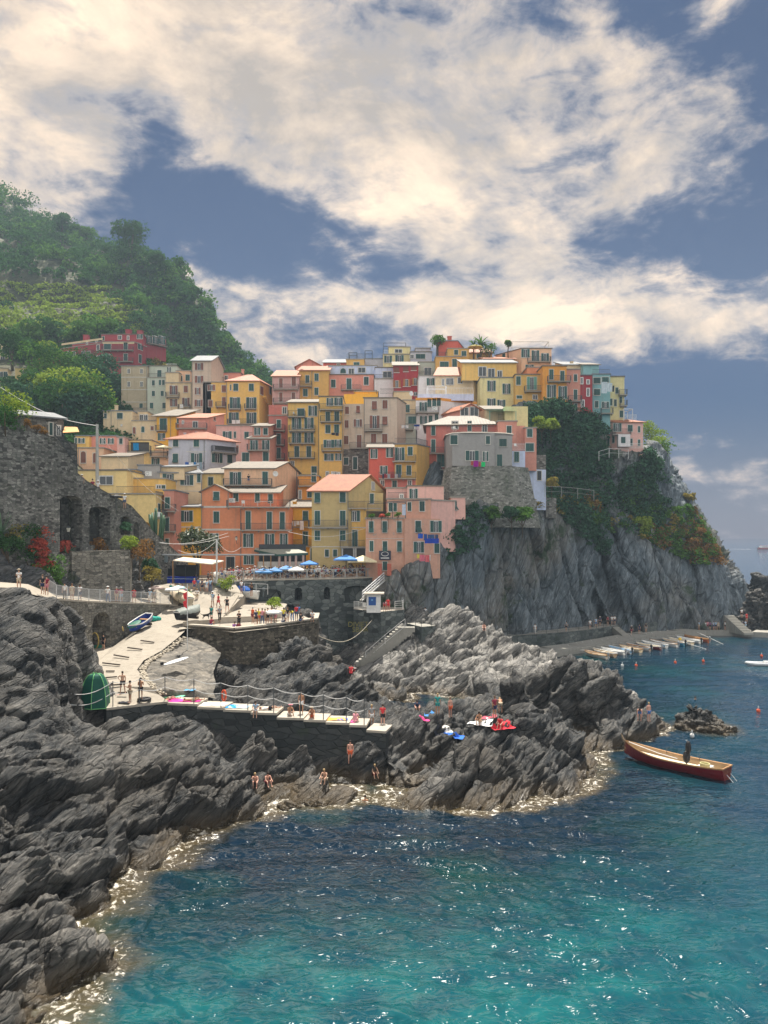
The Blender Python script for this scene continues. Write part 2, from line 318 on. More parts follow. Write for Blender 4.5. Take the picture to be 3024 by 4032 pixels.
# ---------------------------------------------------------------- rocky shore: one height field fitted to surveyed points
CP='''271,3985,0 307,3922,0 380,3840,0 461,3777,0 300,3690,0 280,3650,0 398,3596,0 457,3524,0 470,3479,0 560,3442,0 669,3406,0 723,3334,0 796,3280,0 913,3234,0 1049,3207,0 1121,3180,0
1067,3153,.1 1130,3105,.0 1248,3088,0 1358,3095,0 1501,3092,0 1615,3078,0 1673,3060,0 1787,3032,0 1902,3003,0 2002,2985,0 2103,2965,0 2279,2945,0 2408,2948,0 2476,2918,0 2618,2888,0 2640,2860,0
230,4100,0 180,4200,0 600,3700,-3 900,3450,-3 1300,3250,-3 1700,3150,-3 2200,3050,-3 2700,2950,-3 350,4200,-3
1472,2790,-.4 1472,2755,-.3 1535,2846,-.1 1580,2810,-.5 1700,2790,-.6 1760,2775,-.4 1650,2760,-.5 1736,2742,0 1816,2765,.1 1500,2735,.1 1600,2738,0 1480,2850,-.1 1275,2660,-.5 1330,2655,-.3
2190,2660,-1 2240,2690,-1.5 2150,2600,-1.5 2080,2570,-2 2300,2710,-2 2480,2770,-.6 2560,2800,-1 2650,2830,-2 2300,2600,-4 2600,2700,-4 1990,2530,-2
1400,2960,1.9 1380,3006,1.2 1420,3050,.6 1500,2930,2.4 1480,2885,3.1 1620,2800,3.5 1655,2795,3.7 1700,2850,3.2 1780,2820,3.2 1800,2885,2.9 1900,2850,3.2 1960,2830,3.5 1990,2885,2.9 1700,2940,2.5 1600,2990,1.8 1900,2915,2.5 1790,2945,2.2 2000,2900,2.3
2100,2850,3.2 2060,2780,4.2 2100,2700,4.9 2198,2642,72 2140,2670,72 2250,2680,71 2300,2735,70 2367,2663,71 2428,2670,71 2400,2760,3.1 2200,2800,3.0 2300,2850,1.8 2430,2860,1.6 2462,2790,70.5 2510,2808,69.5 2560,2840,1.0 2605,2862,.5 2240,2880,1.7 2100,2920,1.3 2340,2900,1.0 2350,2790,2.6
1540,2880,3.1 1460,2900,2.9 1560,2960,2.2 1700,3010,1.2
1776,2393,103 1730,2424,103 1696,2453,102 1661,2499,101 1845,2424,102 1896,2465,100 1948,2453,99 1993,2499,98 2022,2539,95 2063,2555,94 2124,2588,90 2178,2648,84
1800,2470,98 1700,2540,96 1800,2560,94 1900,2560,92 2000,2620,86 1560,2570,96 1500,2620,93 1460,2690,88 1600,2640,91 1700,2640,90 1850,2640,86 1900,2700,78 1950,2680,80 1820,2720,82 1620,2710,86 1540,2700,87 2080,2650,82 2000,2700,76 1960,2740,73
1780,2395,-2 1700,2420,-1.5 1900,2450,-2 1600,2480,1 
1289,2645,72 1400,2665,73 1467,2710,74 1350,2740,71 1430,2790,70 1467,2835,.2 1250,2700,70 1200,2665,73.2 1100,2660,72.5 1000,2675,72 900,2680,71 870,2630,72 1200,2700,69.5 1100,2700,69 1000,2720,67.5 950,2790,62 1100,2800,63 1200,2790,64 1300,2850,62 1400,2870,62
640,2700,4.4 700,2620,5.4 850,2600,5.0 740,2540,6.3 780,2680,4.3 900,2700,4.4 850,2740,3.8 600,2740,3.6 500,2700,4.0 480,2600,4.6 520,2560,5.2 600,2500,6 680,2440,6.6 850,2420,6.2 1000,2430,6.2 1150,2440,6  1200,2520,79 800,2360,7.6 1000,2350,7.3 1200,2350,7 450,2740,5.0
1260,2500,104 1350,2480,106 1300,2560,103 1400,2555,104 1265,2645,-.5 1300,2685,-.4 1350,2640,-.3 1420,2635,0 1320,2600,101 1250,2420,100 1400,2440,104 1550,2420,106 1650,2380,108 1500,2540,99
163,2385,52 108,2380,51 220,2400,54 293,2474,58 340,2540,59 380,2595,59.5 412,2640,60.5 0,2455,49 200,2440,53 100,2440,50 200,2550,53 300,2620,57 400,2720,60 0,2600,47.5 100,2700,47.5 250,2750,55 400,2800,4.6 330,2810,4.6 250,2850,51.5
0,2800,45 150,2850,47.5 300,2950,48.5 450,2850,4.3 550,2915,3.3 700,2905,3.2 850,2940,2.5 950,3010,.9 1100,3015,.8 1200,3010,.8 1290,2995,1.0 1440,2930,2.2 600,2850,57.2 800,2850,57.5 1000,2870,57 1200,2890,57 1400,2900,57 700,2990,50.5 600,3000,49 820,3030,51 900,3070,51 1000,3060,1.2 1100,3050,1.1 1200,3030,1.4 1290,3060,.7 1240,3070,.5
0,3000,42 200,3000,45 450,3000,48 0,3200,38 200,3200,41 400,3150,44 600,3120,47 800,3170,1.3 0,3400,35 200,3400,37 400,3350,40 600,3270,1.0 700,3260,.9 150,3550,34.5 0,3600,32 250,3600,.8 0,3750,30 0,3900,28 150,3850,.5 200,3800,.6 350,3730,.9 430,3760,.6 330,3800,.7 250,3860,.6 100,4000,.8 0,4032,1.2 0,4200,1 100,4150,.6 500,3380,.6 350,3520,.8 850,3220,.5 960,3150,1.0
-400,2500,46 -400,2900,40 -400,3400,31 -400,3900,25 -600,4300,21 -300,4300,23 -50,4300,24
-300,2340,66 0,2370,64 200,2380,66 100,2375,64 300,2640,72 400,2625,77 520,2595,82 20,2352,54 20,2340,57 110,2372,54 110,2356,58 200,2425,54 200,2400,57 200,2385,60 -120,2352,54 -120,2340,57'''
cx=[];cyy=[];cz=[]
for s in CP.split():
    a,b,c=s.split(','); a,b,c=float(a),float(b),float(c)
    p=P(a,b,c) if c>=20 else G(a,b,c)
    if a in (1780,1700,1900) and c<-1 : p=P(a,b,112)*1; p.z=-2
    cx.append(p.x); cyy.append(p.y); cz.append(p.z)
for (x,y,z) in [(-27.6,70,4.5),(-24,72,5),(-29,74,5.5),(-26,66,4.8),(-24.2,64.5,4.6),(-31,78,6),(-22,68,5),(45,90,-5),(45,60,-4),(30,50,-4),(15,42,-4),(0,34,-4),(8,28,-4),(50,118,-4),(32,118,-4),(25,112,-3),(-2,24,-3),(-6,20,-2.5),(12,114,3),(-70,70,10),(-70,110,10),(-45,115,9),(-20,118,10),(5,122,8)]:
    cx.append(x); cyy.append(y); cz.append(z)
cx,cyy,cz=map(np.array,(cx,cyy,cz))
# work in a warped plane (log distance) so that near and far points are evenly spread
def wp_(X,Y): return X/Y*60, np.log(Y)*60
def rbf_fit(x,y,z,c=1.0,lam=.12):
    u,v=wp_(x,y); D=np.sqrt((u[:,None]-u)**2+(v[:,None]-v)**2+c*c); n=len(x)
    A=np.zeros((n+3,n+3)); A[:n,:n]=-D+0; A[:n,:n]+=lam*np.eye(n); A[:n,n]=1; A[:n,n+1]=u; A[:n,n+2]=v; A[n:,:n]=A[:n,n:].T
    s=np.linalg.solve(A,np.concatenate([z,[0,0,0]])); return (u,v,s,c)
def rbf_ev(fit,X,Y):
    u,v,s,c=fit; U,V=wp_(X.ravel(),Y.ravel()); out=np.zeros(U.size); n=len(u)
    for k in range(0,U.size,20000):
        a,b=U[k:k+20000,None],V[k:k+20000,None]; D=np.sqrt((a-u)**2+(b-v)**2+c*c); out[k:k+20000]=-(D@s[:n])+s[n]+a[:,0]*s[n+1]+b[:,0]*s[n+2]
    return out.reshape(X.shape)
fit=rbf_fit(cx,cyy,cz)
def shore_z(X,Y): return rbf_ev(fit,np.atleast_1d(np.array(X,float)),np.atleast_1d(np.array(Y,float)))
# coarse eval then bilinear to a fine screen-even grid
NU,NV=760,900
tu=np.linspace(-.68,.46,NU); tv=np.linspace(math.log(19),math.log(124),NV)
cu=np.linspace(-.68,.46,160); cvv=np.linspace(math.log(19),math.log(124),220)
YY=np.exp(cvv)[:,None]*np.ones((1,160)); XX=cu[None,:]*YY; ZC=rbf_ev(fit,XX,YY)
def bil(Z,gu,gv,tu,tv):
    fu=np.clip((tu-gu[0])/(gu[1]-gu[0]),0,len(gu)-1.001); fv=np.clip((tv-gv[0])/(gv[1]-gv[0]),0,len(gv)-1.001); i=fu.astype(int); j=fv.astype(int); a=fu-i; b=fv-j
    return Z[j,i]*(1-a)*(1-b)+Z[j,i+1]*a*(1-b)+Z[j+1,i]*(1-a)*b+Z[j+1,i+1]*a*b
UU,VV=np.meshgrid(tu,tv); Y0=np.exp(VV); X0=UU*Y0; Z0=bil(ZC,cu,cvv,UU,VV)
V3=np.stack([X0,Y0,Z0],2); N=normals(V3); N*=np.sign(N[...,2:3]+1e-9)
ns=(-.62,.25,.74)
nd=strata(V3,ns,3,3.3,1.1)
# quiet under the ramp, the terraces and the slipway slope
def quiet(x,y,r): return 1-.8*np.exp(-(((X0-x)**2+(Y0-y)**2)/r**2))
amp=np.ones_like(X0)
for (px,py,z,r) in [(480,2700,6,7),(700,2810,4,4),(850,2820,4,4),(1000,2840,3.5,4),(1200,2860,3.5,4),(1400,2880,3,4),(550,2800,4,4),(700,2860,3,4),(850,2900,2.5,4),(950,2960,1.5,4),(1100,2970,1.3,4),(1250,2960,1.5,4),(350,2540,6,5),(110,2355,13.9,6),(20,2430,12.9,7),(-150,2430,12.9,7),(560,2600,7,6),(620,2500,8,6),(800,2420,9,9),(1100,2410,9,8),(700,2640,7,4)]:
    g=G(px,py,z); amp=np.minimum(amp,quiet(g.x,g.y,r))
amp*=np.where(Z0<-1,.5,1)
lift=.15
amp*=1-.75*smst(-X0,22,30)*smst(Y0,43,49)*smst(-Y0,-80,-70)
wl_=smst(Z0,-.3,1.5); dd=(nd*.95+lift*wl_)*amp*(.32+.68*wl_)
V3=V3+N*dd[...,None]; V3[...,2]-=.45*(1-smst(Z0,-.1,.9))
tone=smst(Y0+.5*X0,83,92)*smst(X0,-9,-3)*.9+.35*smst(X0,12,20)*smst(-Y0,-76,-66)+.30*smst(-Y0,-48,-36)*smst(-X0,6,12)-.12
tone=np.clip(tone+.45*(fbm(V3*.10,2,5)),0,1)

shore=link('rocky_shore',grid_mesh('rocky_shore',V3,ROCK,attr={'tone':tone})); tag(shore,kind='structure')
SH_Z=V3[...,2]; 
def ground(x,y):
    """height of the displaced rock near (x,y)"""
    u=x/y; v=math.log(y); i=int(round((u-tu[0])/(tu[1]-tu[0]))); j=int(round((v-tv[0])/(tv[1]-tv[0])))
    i=max(1,min(NU-2,i)); j=max(1,min(NV-2,j)); return float(SH_Z[j-1:j+2,i-1:i+2].max())
from mathutils.bvhtree import BVHTree
_i=np.arange(NU*NV).reshape(NV,NU); _q=np.stack([_i[:-1,:-1].ravel(),_i[:-1,1:].ravel(),_i[1:,1:].ravel(),_i[1:,:-1].ravel()],1)
BV=BVHTree.FromPolygons(V3.reshape(-1,3).tolist(),_q.tolist())
def raycast_ground(px,py):
    """where the sight line through a photo pixel meets the rock"""
    d=P(px,py,100)-Vector((0,0,CH)); h=BV.ray_cast(Vector((0,0,CH)),d.normalized())[0]
    return h if h is not None and h.z>0 else G(px,py,0)
# ---------------------------------------------------------------- lofted land: rows of (px,py,distance)
def resample(row,n):
    a=np.array(row,float); d=np.r_[0,np.cumsum(np.linalg.norm(np.diff(a[:,:2],axis=0),axis=1)+1e-6)]; t=np.linspace(0,d[-1],n)
    return np.stack([np.interp(t,d,a[:,k]) for k in range(3)],1)
def loft(rows,m,n,world=False):
    R=[resample(r,n) for r in rows]
    if not world: R=[np.stack([(r[:,0]-CX)/F*r[:,2],r[:,2],CH-(r[:,1]-HZ)/F*r[:,2]],1) for r in R]
    R=np.array(R); k=len(R); t=np.linspace(0,k-1,m); i=np.clip(t.astype(int),0,k-2); f=(t-i)[:,None,None]
    p0=R[np.maximum(i-1,0)];p1=R[i];p2=R[i+1];p3=R[np.minimum(i+2,k-1)]
    return .5*((2*p1)+(-p0+p2)*f+(2*p0-5*p1+4*p2-p3)*f*f+(-p0+3*p1-3*p2+p3)*f**3)*.35+(p1*(1-f)+p2*f)*.65
def w0(px,Y,z=0): return (px,HZ+(CH-z)*F/Y,Y)
# promontory cliff
base=[(1470,110),(1520,107.6),(1580,107),(1640,107.5),(1700,110),(1760,113),(1850,117.5),(1950,121.5),(2050,126),(2150,130),(2260,134),(2350,136),(2385,145),(2420,139),(2520,140),(2620,139),(2700,143),(2780,141),(2860,144),(2925,149),(2960,158),(2965,175),(2900,210)]
r0=[w0(x,Y,-2) for x,Y in base]; r1=[w0(x,Y,1) for x,Y in base]
r2=[(1470,2385,110.2),(1520,2360,107.8),(1580,2335,107.3),(1640,2315,108),(1690,2300,110.5),(1740,2280,113),(1850,2270,116.5),(1950,2270,120.5),(2050,2270,126.5),(2150,2270,130.5),(2260,2280,134.5),(2350,2290,137),(2390,2290,147),(2430,2280,140),(2530,2280,141),(2620,2290,141),(2700,2290,144),(2780,2290,143),(2850,2290,146),(2900,2290,151),(2918,2300,160),(2920,2300,176),(2860,2290,212)]
r3=[(1475,2375,111),(1520,2300,108.5),(1570,2266,107.8),(1640,2235,108),(1690,2195,110.5),(1740,2130,113.5),(1790,2080,115.5),(1880,2020,116.3),(1960,1988,119.5),(2060,1995,126),(2150,2000,128.5),(2260,2035,136),(2370,2080,140),(2400,2110,147),(2450,2120,143),(2540,2110,145),(2620,2130,146),(2700,2150,147),(2760,2150,147),(2815,2160,149),(2845,2180,153),(2858,2200,162),(2850,2200,178),(2800,2190,214)]
r4=[(1485,2360,116),(1530,2290,116),(1590,2258,117),(1650,2200,119),(1700,2120,120),(1750,2040,121),(1830,1930,126),(1900,1900,129),(2000,1890,132),(2100,1880,134),(2180,1880,136.5),(2260,1900,141),(2370,1930,144),(2410,1940,147),(2450,1950,147),(2530,1960,148),(2600,1980,150),(2660,2000,151),(2710,2020,152),(2745,2040,153),(2765,2050,156),(2780,2070,164),(2780,2080,180),(2740,2070,216)]
r5=[(1680,1850,128),(1780,1800,132),(1860,1760,133),(1960,1730,135),(2060,1690,136),(2130,1652,137.5),(2200,1665,139.5),(2270,1705,141),(2330,1745,143),(2390,1805,144),(2450,1825,144.5),(2520,1830,146),(2580,1840,150),(2620,1860,152),(2650,1880,155),(2672,1900,157),(2682,1920,160),(2690,1930,167),(2680,1935,182),(2650,1930,218)]
r6=[(1690,1760,150),(1780,1700,148),(1860,1660,148),(1960,1640,146),(2040,1612,144),(2085,1596,142.5),(2150,1588,142.5),(2225,1592,142.5),(2290,1628,143.5),(2345,1645,145),(2362,1700,147.5),(2374,1774,145.3),(2450,1786,145.3),(2530,1777,146),(2565,1748,156),(2592,1752,163),(2600,1760,170),(2600,1770,176),(2590,1780,190),(2570,1800,222)]
r7=[(a,b+170,c+30) for a,b,c in r6]
C3=loft([r0,r1,r2,r3,r4,r5,r6,r7],420,760)
N=normals(C3); 
N*=np.sign((N*(np.array([0,0,CH])-C3)).sum(2,keepdims=True)+1e-9)
p=C3; w_=fbm(p*.06,3,21)
F1,F2,Cc=voro((p+np.stack([p[...,2]*.18,p[...,2]*0,p[...,2]*0],2))*np.array([.17,.10,.028])+w_[...,None]*.25,31)
d=(2.2*(Cc-.45)-1.3*np.exp(-(F2-F1)*9))*(1-.6*smst(C3[...,2],16,24))
F1,F2,Cd=voro((p+np.stack([p[...,2]*.2,p[...,2]*0,p[...,2]*0],2))*np.array([.55,.35,.13])+w_[...,None]*.5,37); d+=.45*(Cd-.5)-.35*np.exp(-(F2-F1)*6)
d+=1.0*w_+.25*fbm(p*.35,4,24)
up=smst(C3[...,2],18,24); d=d*(1-.5*up)+up*1.0*fbm(p*.22,4,27)
d*=smst(np.abs(np.arange(760)/760-.0)[None,:]*np.ones((420,1)),.0,.03)
C3=C3+N*d[...,None]
cl=link('cliff',grid_mesh('cliff',C3,CLIFF)); tag(cl,kind='structure')
# left hillside with its ridge
sil=[(-700,520,430),(-300,640,420),(0,765,400),(80,803,395),(133,842,392),(199,890,388),(245,925,384),(312,945,380),(371,990,372),(458,1008,360),(524,990,350),(577,1024,345),(623,1070,340),(663,1072,335),(683,1105,332),(703,1170,328),(756,1250,322),(776,1296,318),(862,1350,312),(928,1390,306),(995,1450,300),(1054,1508,295),(1120,1600,290)]
mid1=[(-700,900,330),(-300,950,325),(0,1000,318),(150,1050,312),(300,1090,306),(450,1130,300),(560,1160,295),(640,1230,292),(700,1300,290),(780,1370,285),(880,1430,280),(1000,1500,275),(1100,1600,272)]
mid2=[(-700,1250,262),(-300,1270,258),(0,1290,252),(200,1300,250),(350,1300,248),(500,1310,246),(620,1360,244),(720,1420,242),(800,1470,240),(900,1520,240),(1000,1580,240),(1100,1650,240)]
bot=[(-700,1480,200),(-300,1480,200),(0,1490,198),(200,1500,198),(400,1500,198),(600,1530,200),(750,1560,205),(900,1600,210),(1100,1700,215)]
back=[(a,b+500,c+260) for a,b,c in sil]
H3=loft([bot,mid2,mid1,sil,back],260,420)
N=normals(H3); N*=np.sign(N[...,2:3]+1e-9)
hd=9*fbm(H3*.016,4,41)+2.5*fbm(H3*.08,3,42); hd*=np.clip(np.arange(260)/60,0,1)[:,None]; near=np.exp(-((np.arange(260)-195)/14.)**2)[:,None]; hd=hd*(1-near*.85)
H3=H3+N*hd[...,None]
hill=link('hillside',grid_mesh('hillside',H3,SLOPE)); tag(hill,kind='structure')
# ground of the village: green slope under the red block, then streets stepping down to the square
g0=[(-700,1720,121),(-200,1900,113),(100,1850,115),(300,1900,113),(450,2080,112),(700,2230,121),(1000,2232,123),(1300,2232,125),(1500,2200,127),(1700,2150,130)]
g1=[(-700,1700,139),(-200,1700,141),(0,1690,143),(250,1730,139),(450,1900,127),(700,2080,131),(1000,2060,135),(1300,2060,135),(1500,2050,135),(1700,1950,137)]
g2=[(-700,1600,160),(-200,1590,160),(0,1580,162),(250,1600,162),(450,1650,160),(700,1850,146),(1000,1830,146),(1300,1830,146),(1600,1800,148),(1800,1750,148)]
g3=[(-700,1500,197),(-200,1495,197),(0,1495,198),(250,1500,198),(500,1510,198),(700,1640,177),(1000,1640,172),(1300,1600,170),(1600,1560,168),(1900,1560,164)]
g4=[(-700,1478,210),(-200,1478,210),(0,1478,210),(250,1480,212),(500,1495,215),(750,1520,218),(1000,1560,190),(1200,1500,172),(1600,1450,170),(2100,1500,165)]
g5=[(a,b+150,c+40) for a,b,c in g4]
gm=[(a,b+260,c-2) for a,b,c in g0]
E3=loft([gm,g0,g1,g2,g3,g4,g5],150,300); N=normals(E3); N*=np.sign(N[...,2:3]+1e-9); E3=E3+N*(1.2*fbm(E3*.08,3,51)-.8)[...,None]
vg=link('terrain',grid_mesh('terrain',E3,SLOPE)); tag(vg,kind='structure')
# islet in the bay, stack beside the mole
def crag(name,pts,rad,seed,mat=ROCK,ns=(.3,.2,.9),n=150,lab=None,am=.55,blk=1.0):
    """pts: list of centres (x,y), radius, height; a knotted outcrop standing in the sea"""
    xs=[p[0] for p in pts]; ys=[p[1] for p in pts]; x0,x1=min(xs)-rad,max(xs)+rad; y0,y1=min(ys)-rad,max(ys)+rad
    X,Y=np.meshgrid(np.linspace(x0,x1,n),np.linspace(y0,y1,n)); wx=fbm(np.stack([X,Y,X*0],2)*.8,3,seed)*.5
    Z=np.full_like(X,-9.)
    for (x,y,r,h) in pts:
        dd=np.clip(np.sqrt((X-x)**2+(Y-y)**2)/r+wx*.25,0,9); Z=np.maximum(Z,h*(1-dd**1.7)) if 1 else Z
    Z=np.maximum(Z,-2.0)
    V=np.stack([X,Y,Z],2); N=normals(V); N*=np.sign(N[...,2:3]+1e-9); V=V+N*(strata(V,ns,seed,blk)*am)[...,None]
    o=link(name,grid_mesh(name,V,mat,attr={'tone':np.full(X.shape,.1)}))
    if lab: tag(o,lab,'rock')
    return o
a=G(2760,2870); 
crag('sea_rock',[(a.x-.3,a.y+.6,1.6,2.3),(a.x+.9,a.y+.9,1.7,1.9),(a.x+2.0,a.y+2.4,1.3,.9),(a.x+1.0,a.y-.8,1.6,1.1),(a.x+2.2,a.y-.6,1.3,.8)],2.6,61,lab='low jagged black rock standing alone in the water beyond the red boat',am=.5,blk=.8)
crag('rock_stack',[(64+8,146,4.4,8.8),(64+12.5,149,4.6,5.8),(68.2,144,3.6,3.4)],6,67,lab='craggy dark rock stack by the steps at the end of the mole',am=1.1,blk=1.8,n=190)
crag('rock_stack',[(82.5,168,5.5,10.2)],6,69,lab='brown rock stack cut by the right edge, behind the stack at the mole',am=1.1,blk=1.8,n=110)
# ---------------------------------------------------------------- sea
t=NT('sea_water'); b=t.b; p=t.pos()
sx=t.n('ShaderNodeSeparateXYZ'); t.l(p,sx.inputs[0]); X_,Y_,Z_=sx.outputs
nb=t.noise(p,.07,3,.5); nb2=t.noise(p,.3,4,.6)
depthf=t.math('ADD',t.math('ADD',Y_,t.math('MULTIPLY',X_,-.30)),t.math('MULTIPLY',t.math('SUBTRACT',nb,.5),14))
deep=t.mapr(depthf,26,43,0,1,True)
shallow=t.mix(t.mapr(nb2,.4,.65),(.0015,.052,.068),(.005,.105,.108)); deepc=t.mix(t.mapr(nb,.5,.66),(.0006,.011,.022),(.0008,.036,.032))
c=t.mix(deep,shallow,deepc)
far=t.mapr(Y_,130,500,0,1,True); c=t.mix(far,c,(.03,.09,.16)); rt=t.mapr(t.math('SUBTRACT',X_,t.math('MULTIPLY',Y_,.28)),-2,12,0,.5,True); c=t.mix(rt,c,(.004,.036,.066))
at=t.n('ShaderNodeAttribute'); at.attribute_name='foam'; fo=at.outputs['Fac']
fn=t.noise(p,2.6,6,.72,.6); fm=t.math('MULTIPLY',t.mapr(t.math('ADD',fn,t.math('MULTIPLY',fo,.12)),.63,.74),t.mapr(fo,.03,.4))
c=t.mix(t.mapr(fo,.05,.8,0,.8),c,(.085,.062,.028)); c=t.mix(t.math('MULTIPLY',fm,.85),c,(.60,.56,.48))
t.l(c,b.inputs['Base Color']); t.l(t.math('ADD',t.math('MULTIPLY',fm,.5),.045),b.inputs['Roughness']); b.inputs['IOR'].default_value=1.6; b.inputs['Specular IOR Level'].default_value=.9
wv=t.vmap(p,(1.15,2.1,1),(0,0,math.radians(-7)))
w1=t.noise(wv,.95,1.5,.4,1.3); w2=t.noise(t.vmap(p,(.8,1.5,1),(0,0,.35)),3.4,2,.5,.5); w3=t.noise(p,.16,2,.5)
h=t.math('ADD',t.math('MULTIPLY',w1,1.0),t.math('MULTIPLY',w2,.12)); h=t.math('ADD',h,t.math('MULTIPLY',w3,1.2))
h=t.math('ADD',h,t.math('MULTIPLY',t.math('MULTIPLY',fo,t.noise(p,3.5,5,.7)),.5))
bn=t.n('ShaderNodeBump'); bn.inputs['Strength'].default_value=1.0; bn.inputs['Distance'].default_value=.10; t.l(h,bn.inputs['Height']); t.l(bn.outputs[0],b.inputs['Normal'])
WATER=t.mat
ny,nx=860,900
yv=np.exp(np.linspace(math.log(12),math.log(150),ny)); uvv=np.linspace(-1.0,1.0,nx)
WX=uvv[None,:]*yv[:,None]; WY=yv[:,None]*np.ones((1,nx))
# foam by distance to where rock meets the sea
zr=np.full(WX.shape,-9.); U_=WX/WY; msk=(U_>-.68)&(U_<.46)&(WY>19)&(WY<124)
fu=np.clip(((U_-tu[0])/(tu[1]-tu[0])).astype(int),0,NU-1); fv=np.clip(((np.log(WY)-tv[0])/(tv[1]-tv[0])).astype(int),0,NV-1)
zr=np.where(msk,Z0[fv,fu],-9.)
gx=np.arange(-34,42,.25); gy=np.arange(19,112,.25); GX,GY=np.meshgrid(gx,gy); land=np.zeros(GX.shape,bool); Ug=GX/GY; ok=(Ug>-.68)&(Ug<.46)
land[ok]=Z0[np.clip(((np.log(GY[ok])-tv[0])/(tv[1]-tv[0])).astype(int),0,NV-1),np.clip(((Ug[ok]-tu[0])/(tu[1]-tu[0])).astype(int),0,NU-1)]>.12
dist=np.where(land,0,99.); cur=land.copy()
for k in range(1,18):
    q=cur.copy(); q[1:]|=cur[:-1]; q[:-1]|=cur[1:]; 
    if k%3!=1: pass
    q[:,1:]|=cur[:,:-1]; q[:,:-1]|=cur[:,1:]; dist=np.where(q&~cur,k*.25,dist); cur=q
di=np.full(WX.shape,99.); m_=(WX>-33.9)&(WX<41.5)&(WY>19.1)&(WY<111.5); di[m_]=dist[((WY[m_]-19)/.25).astype(int),((WX[m_]+34)/.25).astype(int)]
width=.75+1.7*smst(-WX,-3,6)*(WY<60)+.5*np.exp(-((WX-16)/7)**2)*(WY<75)
wob=.55*fbm(np.stack([WX,WY,WX*0],2)*.6,3,77)
foam=np.clip(1-(di+wob)/width,0,1)*(WY<95)
ia=G(2760,2870); foam=np.maximum(foam,np.clip(1.6-np.sqrt((WX-ia.x-.8)**2+(WY-ia.y-.6)**2)/2.4,0,.8))
rw=np.random.default_rng(3); WZ=np.zeros_like(WX); env=.75+.35*fbm(np.stack([WX,WY,WX*0],2)*.09,2,91); wx_=WX+.55*vn(np.stack([WX,WY,WX*0],2)*.7,92); wy_=WY+.45*vn(np.stack([WX,WY,WX*0],2)*.7,93)
for k in range(22):
    lam=.70*(3.4/.70)**(rw.random()**1.5); th=math.radians(90-8)+rw.normal()*.5; kx,ky=2*math.pi/lam*math.cos(th),2*math.pi/lam*math.sin(th); WZ+=lam*.0105*np.arcsin(.96*np.sin(kx*wx_+ky*wy_+rw.random()*6.28))*smst(-WY,-150,-60-20*lam)*(1-np.clip(WY*.0028/lam*.6,0,1))
WZ=WZ*env*1.0; sea=grid_mesh('sea',np.stack([WX,WY,WZ],2),WATER,attr={'foam':foam})
seao=link('sea',sea); tag(seao,kind='structure')
ring=MB(); R_=30000
# the open sea beyond and beside the bay
l=[(-150,150),(-12,12),(12,12),(150,150)]
ring.face([(-R_,-300,0),(R_,-300,0),(12,12,0),(-12,12,0)]); ring.face([(R_,-300,0),(R_,R_,0),(150,150,0),(12,12,0)]); ring.face([(R_,R_,0),(-R_,R_,0),(-150,150,0),(150,150,0)]); ring.face([(-R_,R_,0),(-R_,-300,0),(-12,12,0),(-150,150,0)])
ro=ring.build('open_sea',WATER); tag(ro,kind='structure')
# ---------------------------------------------------------------- houses
IRON=M('iron',(.07,.08,.085),rough=.6); GLASS=None
def glass_mat():
    t=NT('window_glass'); b=t.b; r=t.n('ShaderNodeObjectInfo').outputs['Random']
    t.l(t.mix(r,(.012,.016,.02),(.05,.06,.065)),b.inputs['Base Color']); b.inputs['Roughness'].default_value=.12; b.inputs['Specular IOR Level'].default_value=.6; return t.mat
GLASS=glass_mat()
def shutter_mat(name,c):
    t=NT(name); b=t.b; p=t.pos(); s=t.n('ShaderNodeSeparateXYZ'); t.l(p,s.inputs[0]); r=t.n('ShaderNodeObjectInfo').outputs['Random']
    v=t.math('PINGPONG',t.math('MULTIPLY',s.outputs[2],9),.5); cc=t.mix(r,tuple(x*.7 for x in c),tuple(x*1.25 for x in c)); cc=t.mix(t.mapr(v,.1,.4,.45,0),cc,tuple(x*.35 for x in c))
    t.l(cc,b.inputs['Base Color']); b.inputs['Roughness'].default_value=.55; return t.mat
SHUT={'g':shutter_mat('green_shutter',(.018,.085,.075)),'b':shutter_mat('brown_shutter',(.22,.075,.045)),'o':shutter_mat('orange_shutter',(.42,.15,.035)),'t':shutter_mat('teal_shutter',(.12,.34,.27)),'w':shutter_mat('pale_shutter',(.5,.5,.52)),'k':shutter_mat('black_shutter',(.03,.035,.04))}
TRIM=M('pale_trim',(.58,.55,.50),rough=.8); WHITE=M('white_paint',(.72,.71,.69),rough=.5)
TILE=roof_mat('terracotta_tiles',(.44,.165,.085),(.30,.12,.07)); PALE=roof_mat('pale_slate',(.21,.18,.14),(.14,.12,.10),w=.5); GREY=roof_mat('grey_slate',(.22,.23,.24),(.15,.16,.17),w=.5)
RMAT={'tile':TILE,'pale':PALE,'grey':GREY}
CONC=plaster('weathered_concrete',(.40,.38,.34),.5)
BALC=plaster('balcony_slab',(.33,.30,.26),.5)
PAL={'cream':(.60,.50,.33),'yellow':(.62,.43,.17),'deepyellow':(.64,.39,.10),'ochre':(.52,.35,.14),'orange':(.60,.30,.10),'salmon':(.56,.255,.15),'pink':(.58,.29,.23),'palepink':(.62,.41,.35),
 'peach':(.66,.46,.31),'red':(.46,.13,.10),'crimson':(.28,.05,.055),'rose':(.42,.17,.14),'white':(.66,.65,.62),'greywhite':(.44,.45,.47),'beige':(.50,.43,.34),'olive':(.44,.36,.19),'lemon':(.60,.55,.31),
 'sage':(.42,.46,.38),'teal':(.22,.37,.36),'grey':(.29,.29,.27),'hotel':(.25,.06,.065),'brickpink':(.50,.26,.20),'bluewhite':(.52,.58,.68),'mauve':(.50,.34,.30),'butter':(.66,.53,.27)}
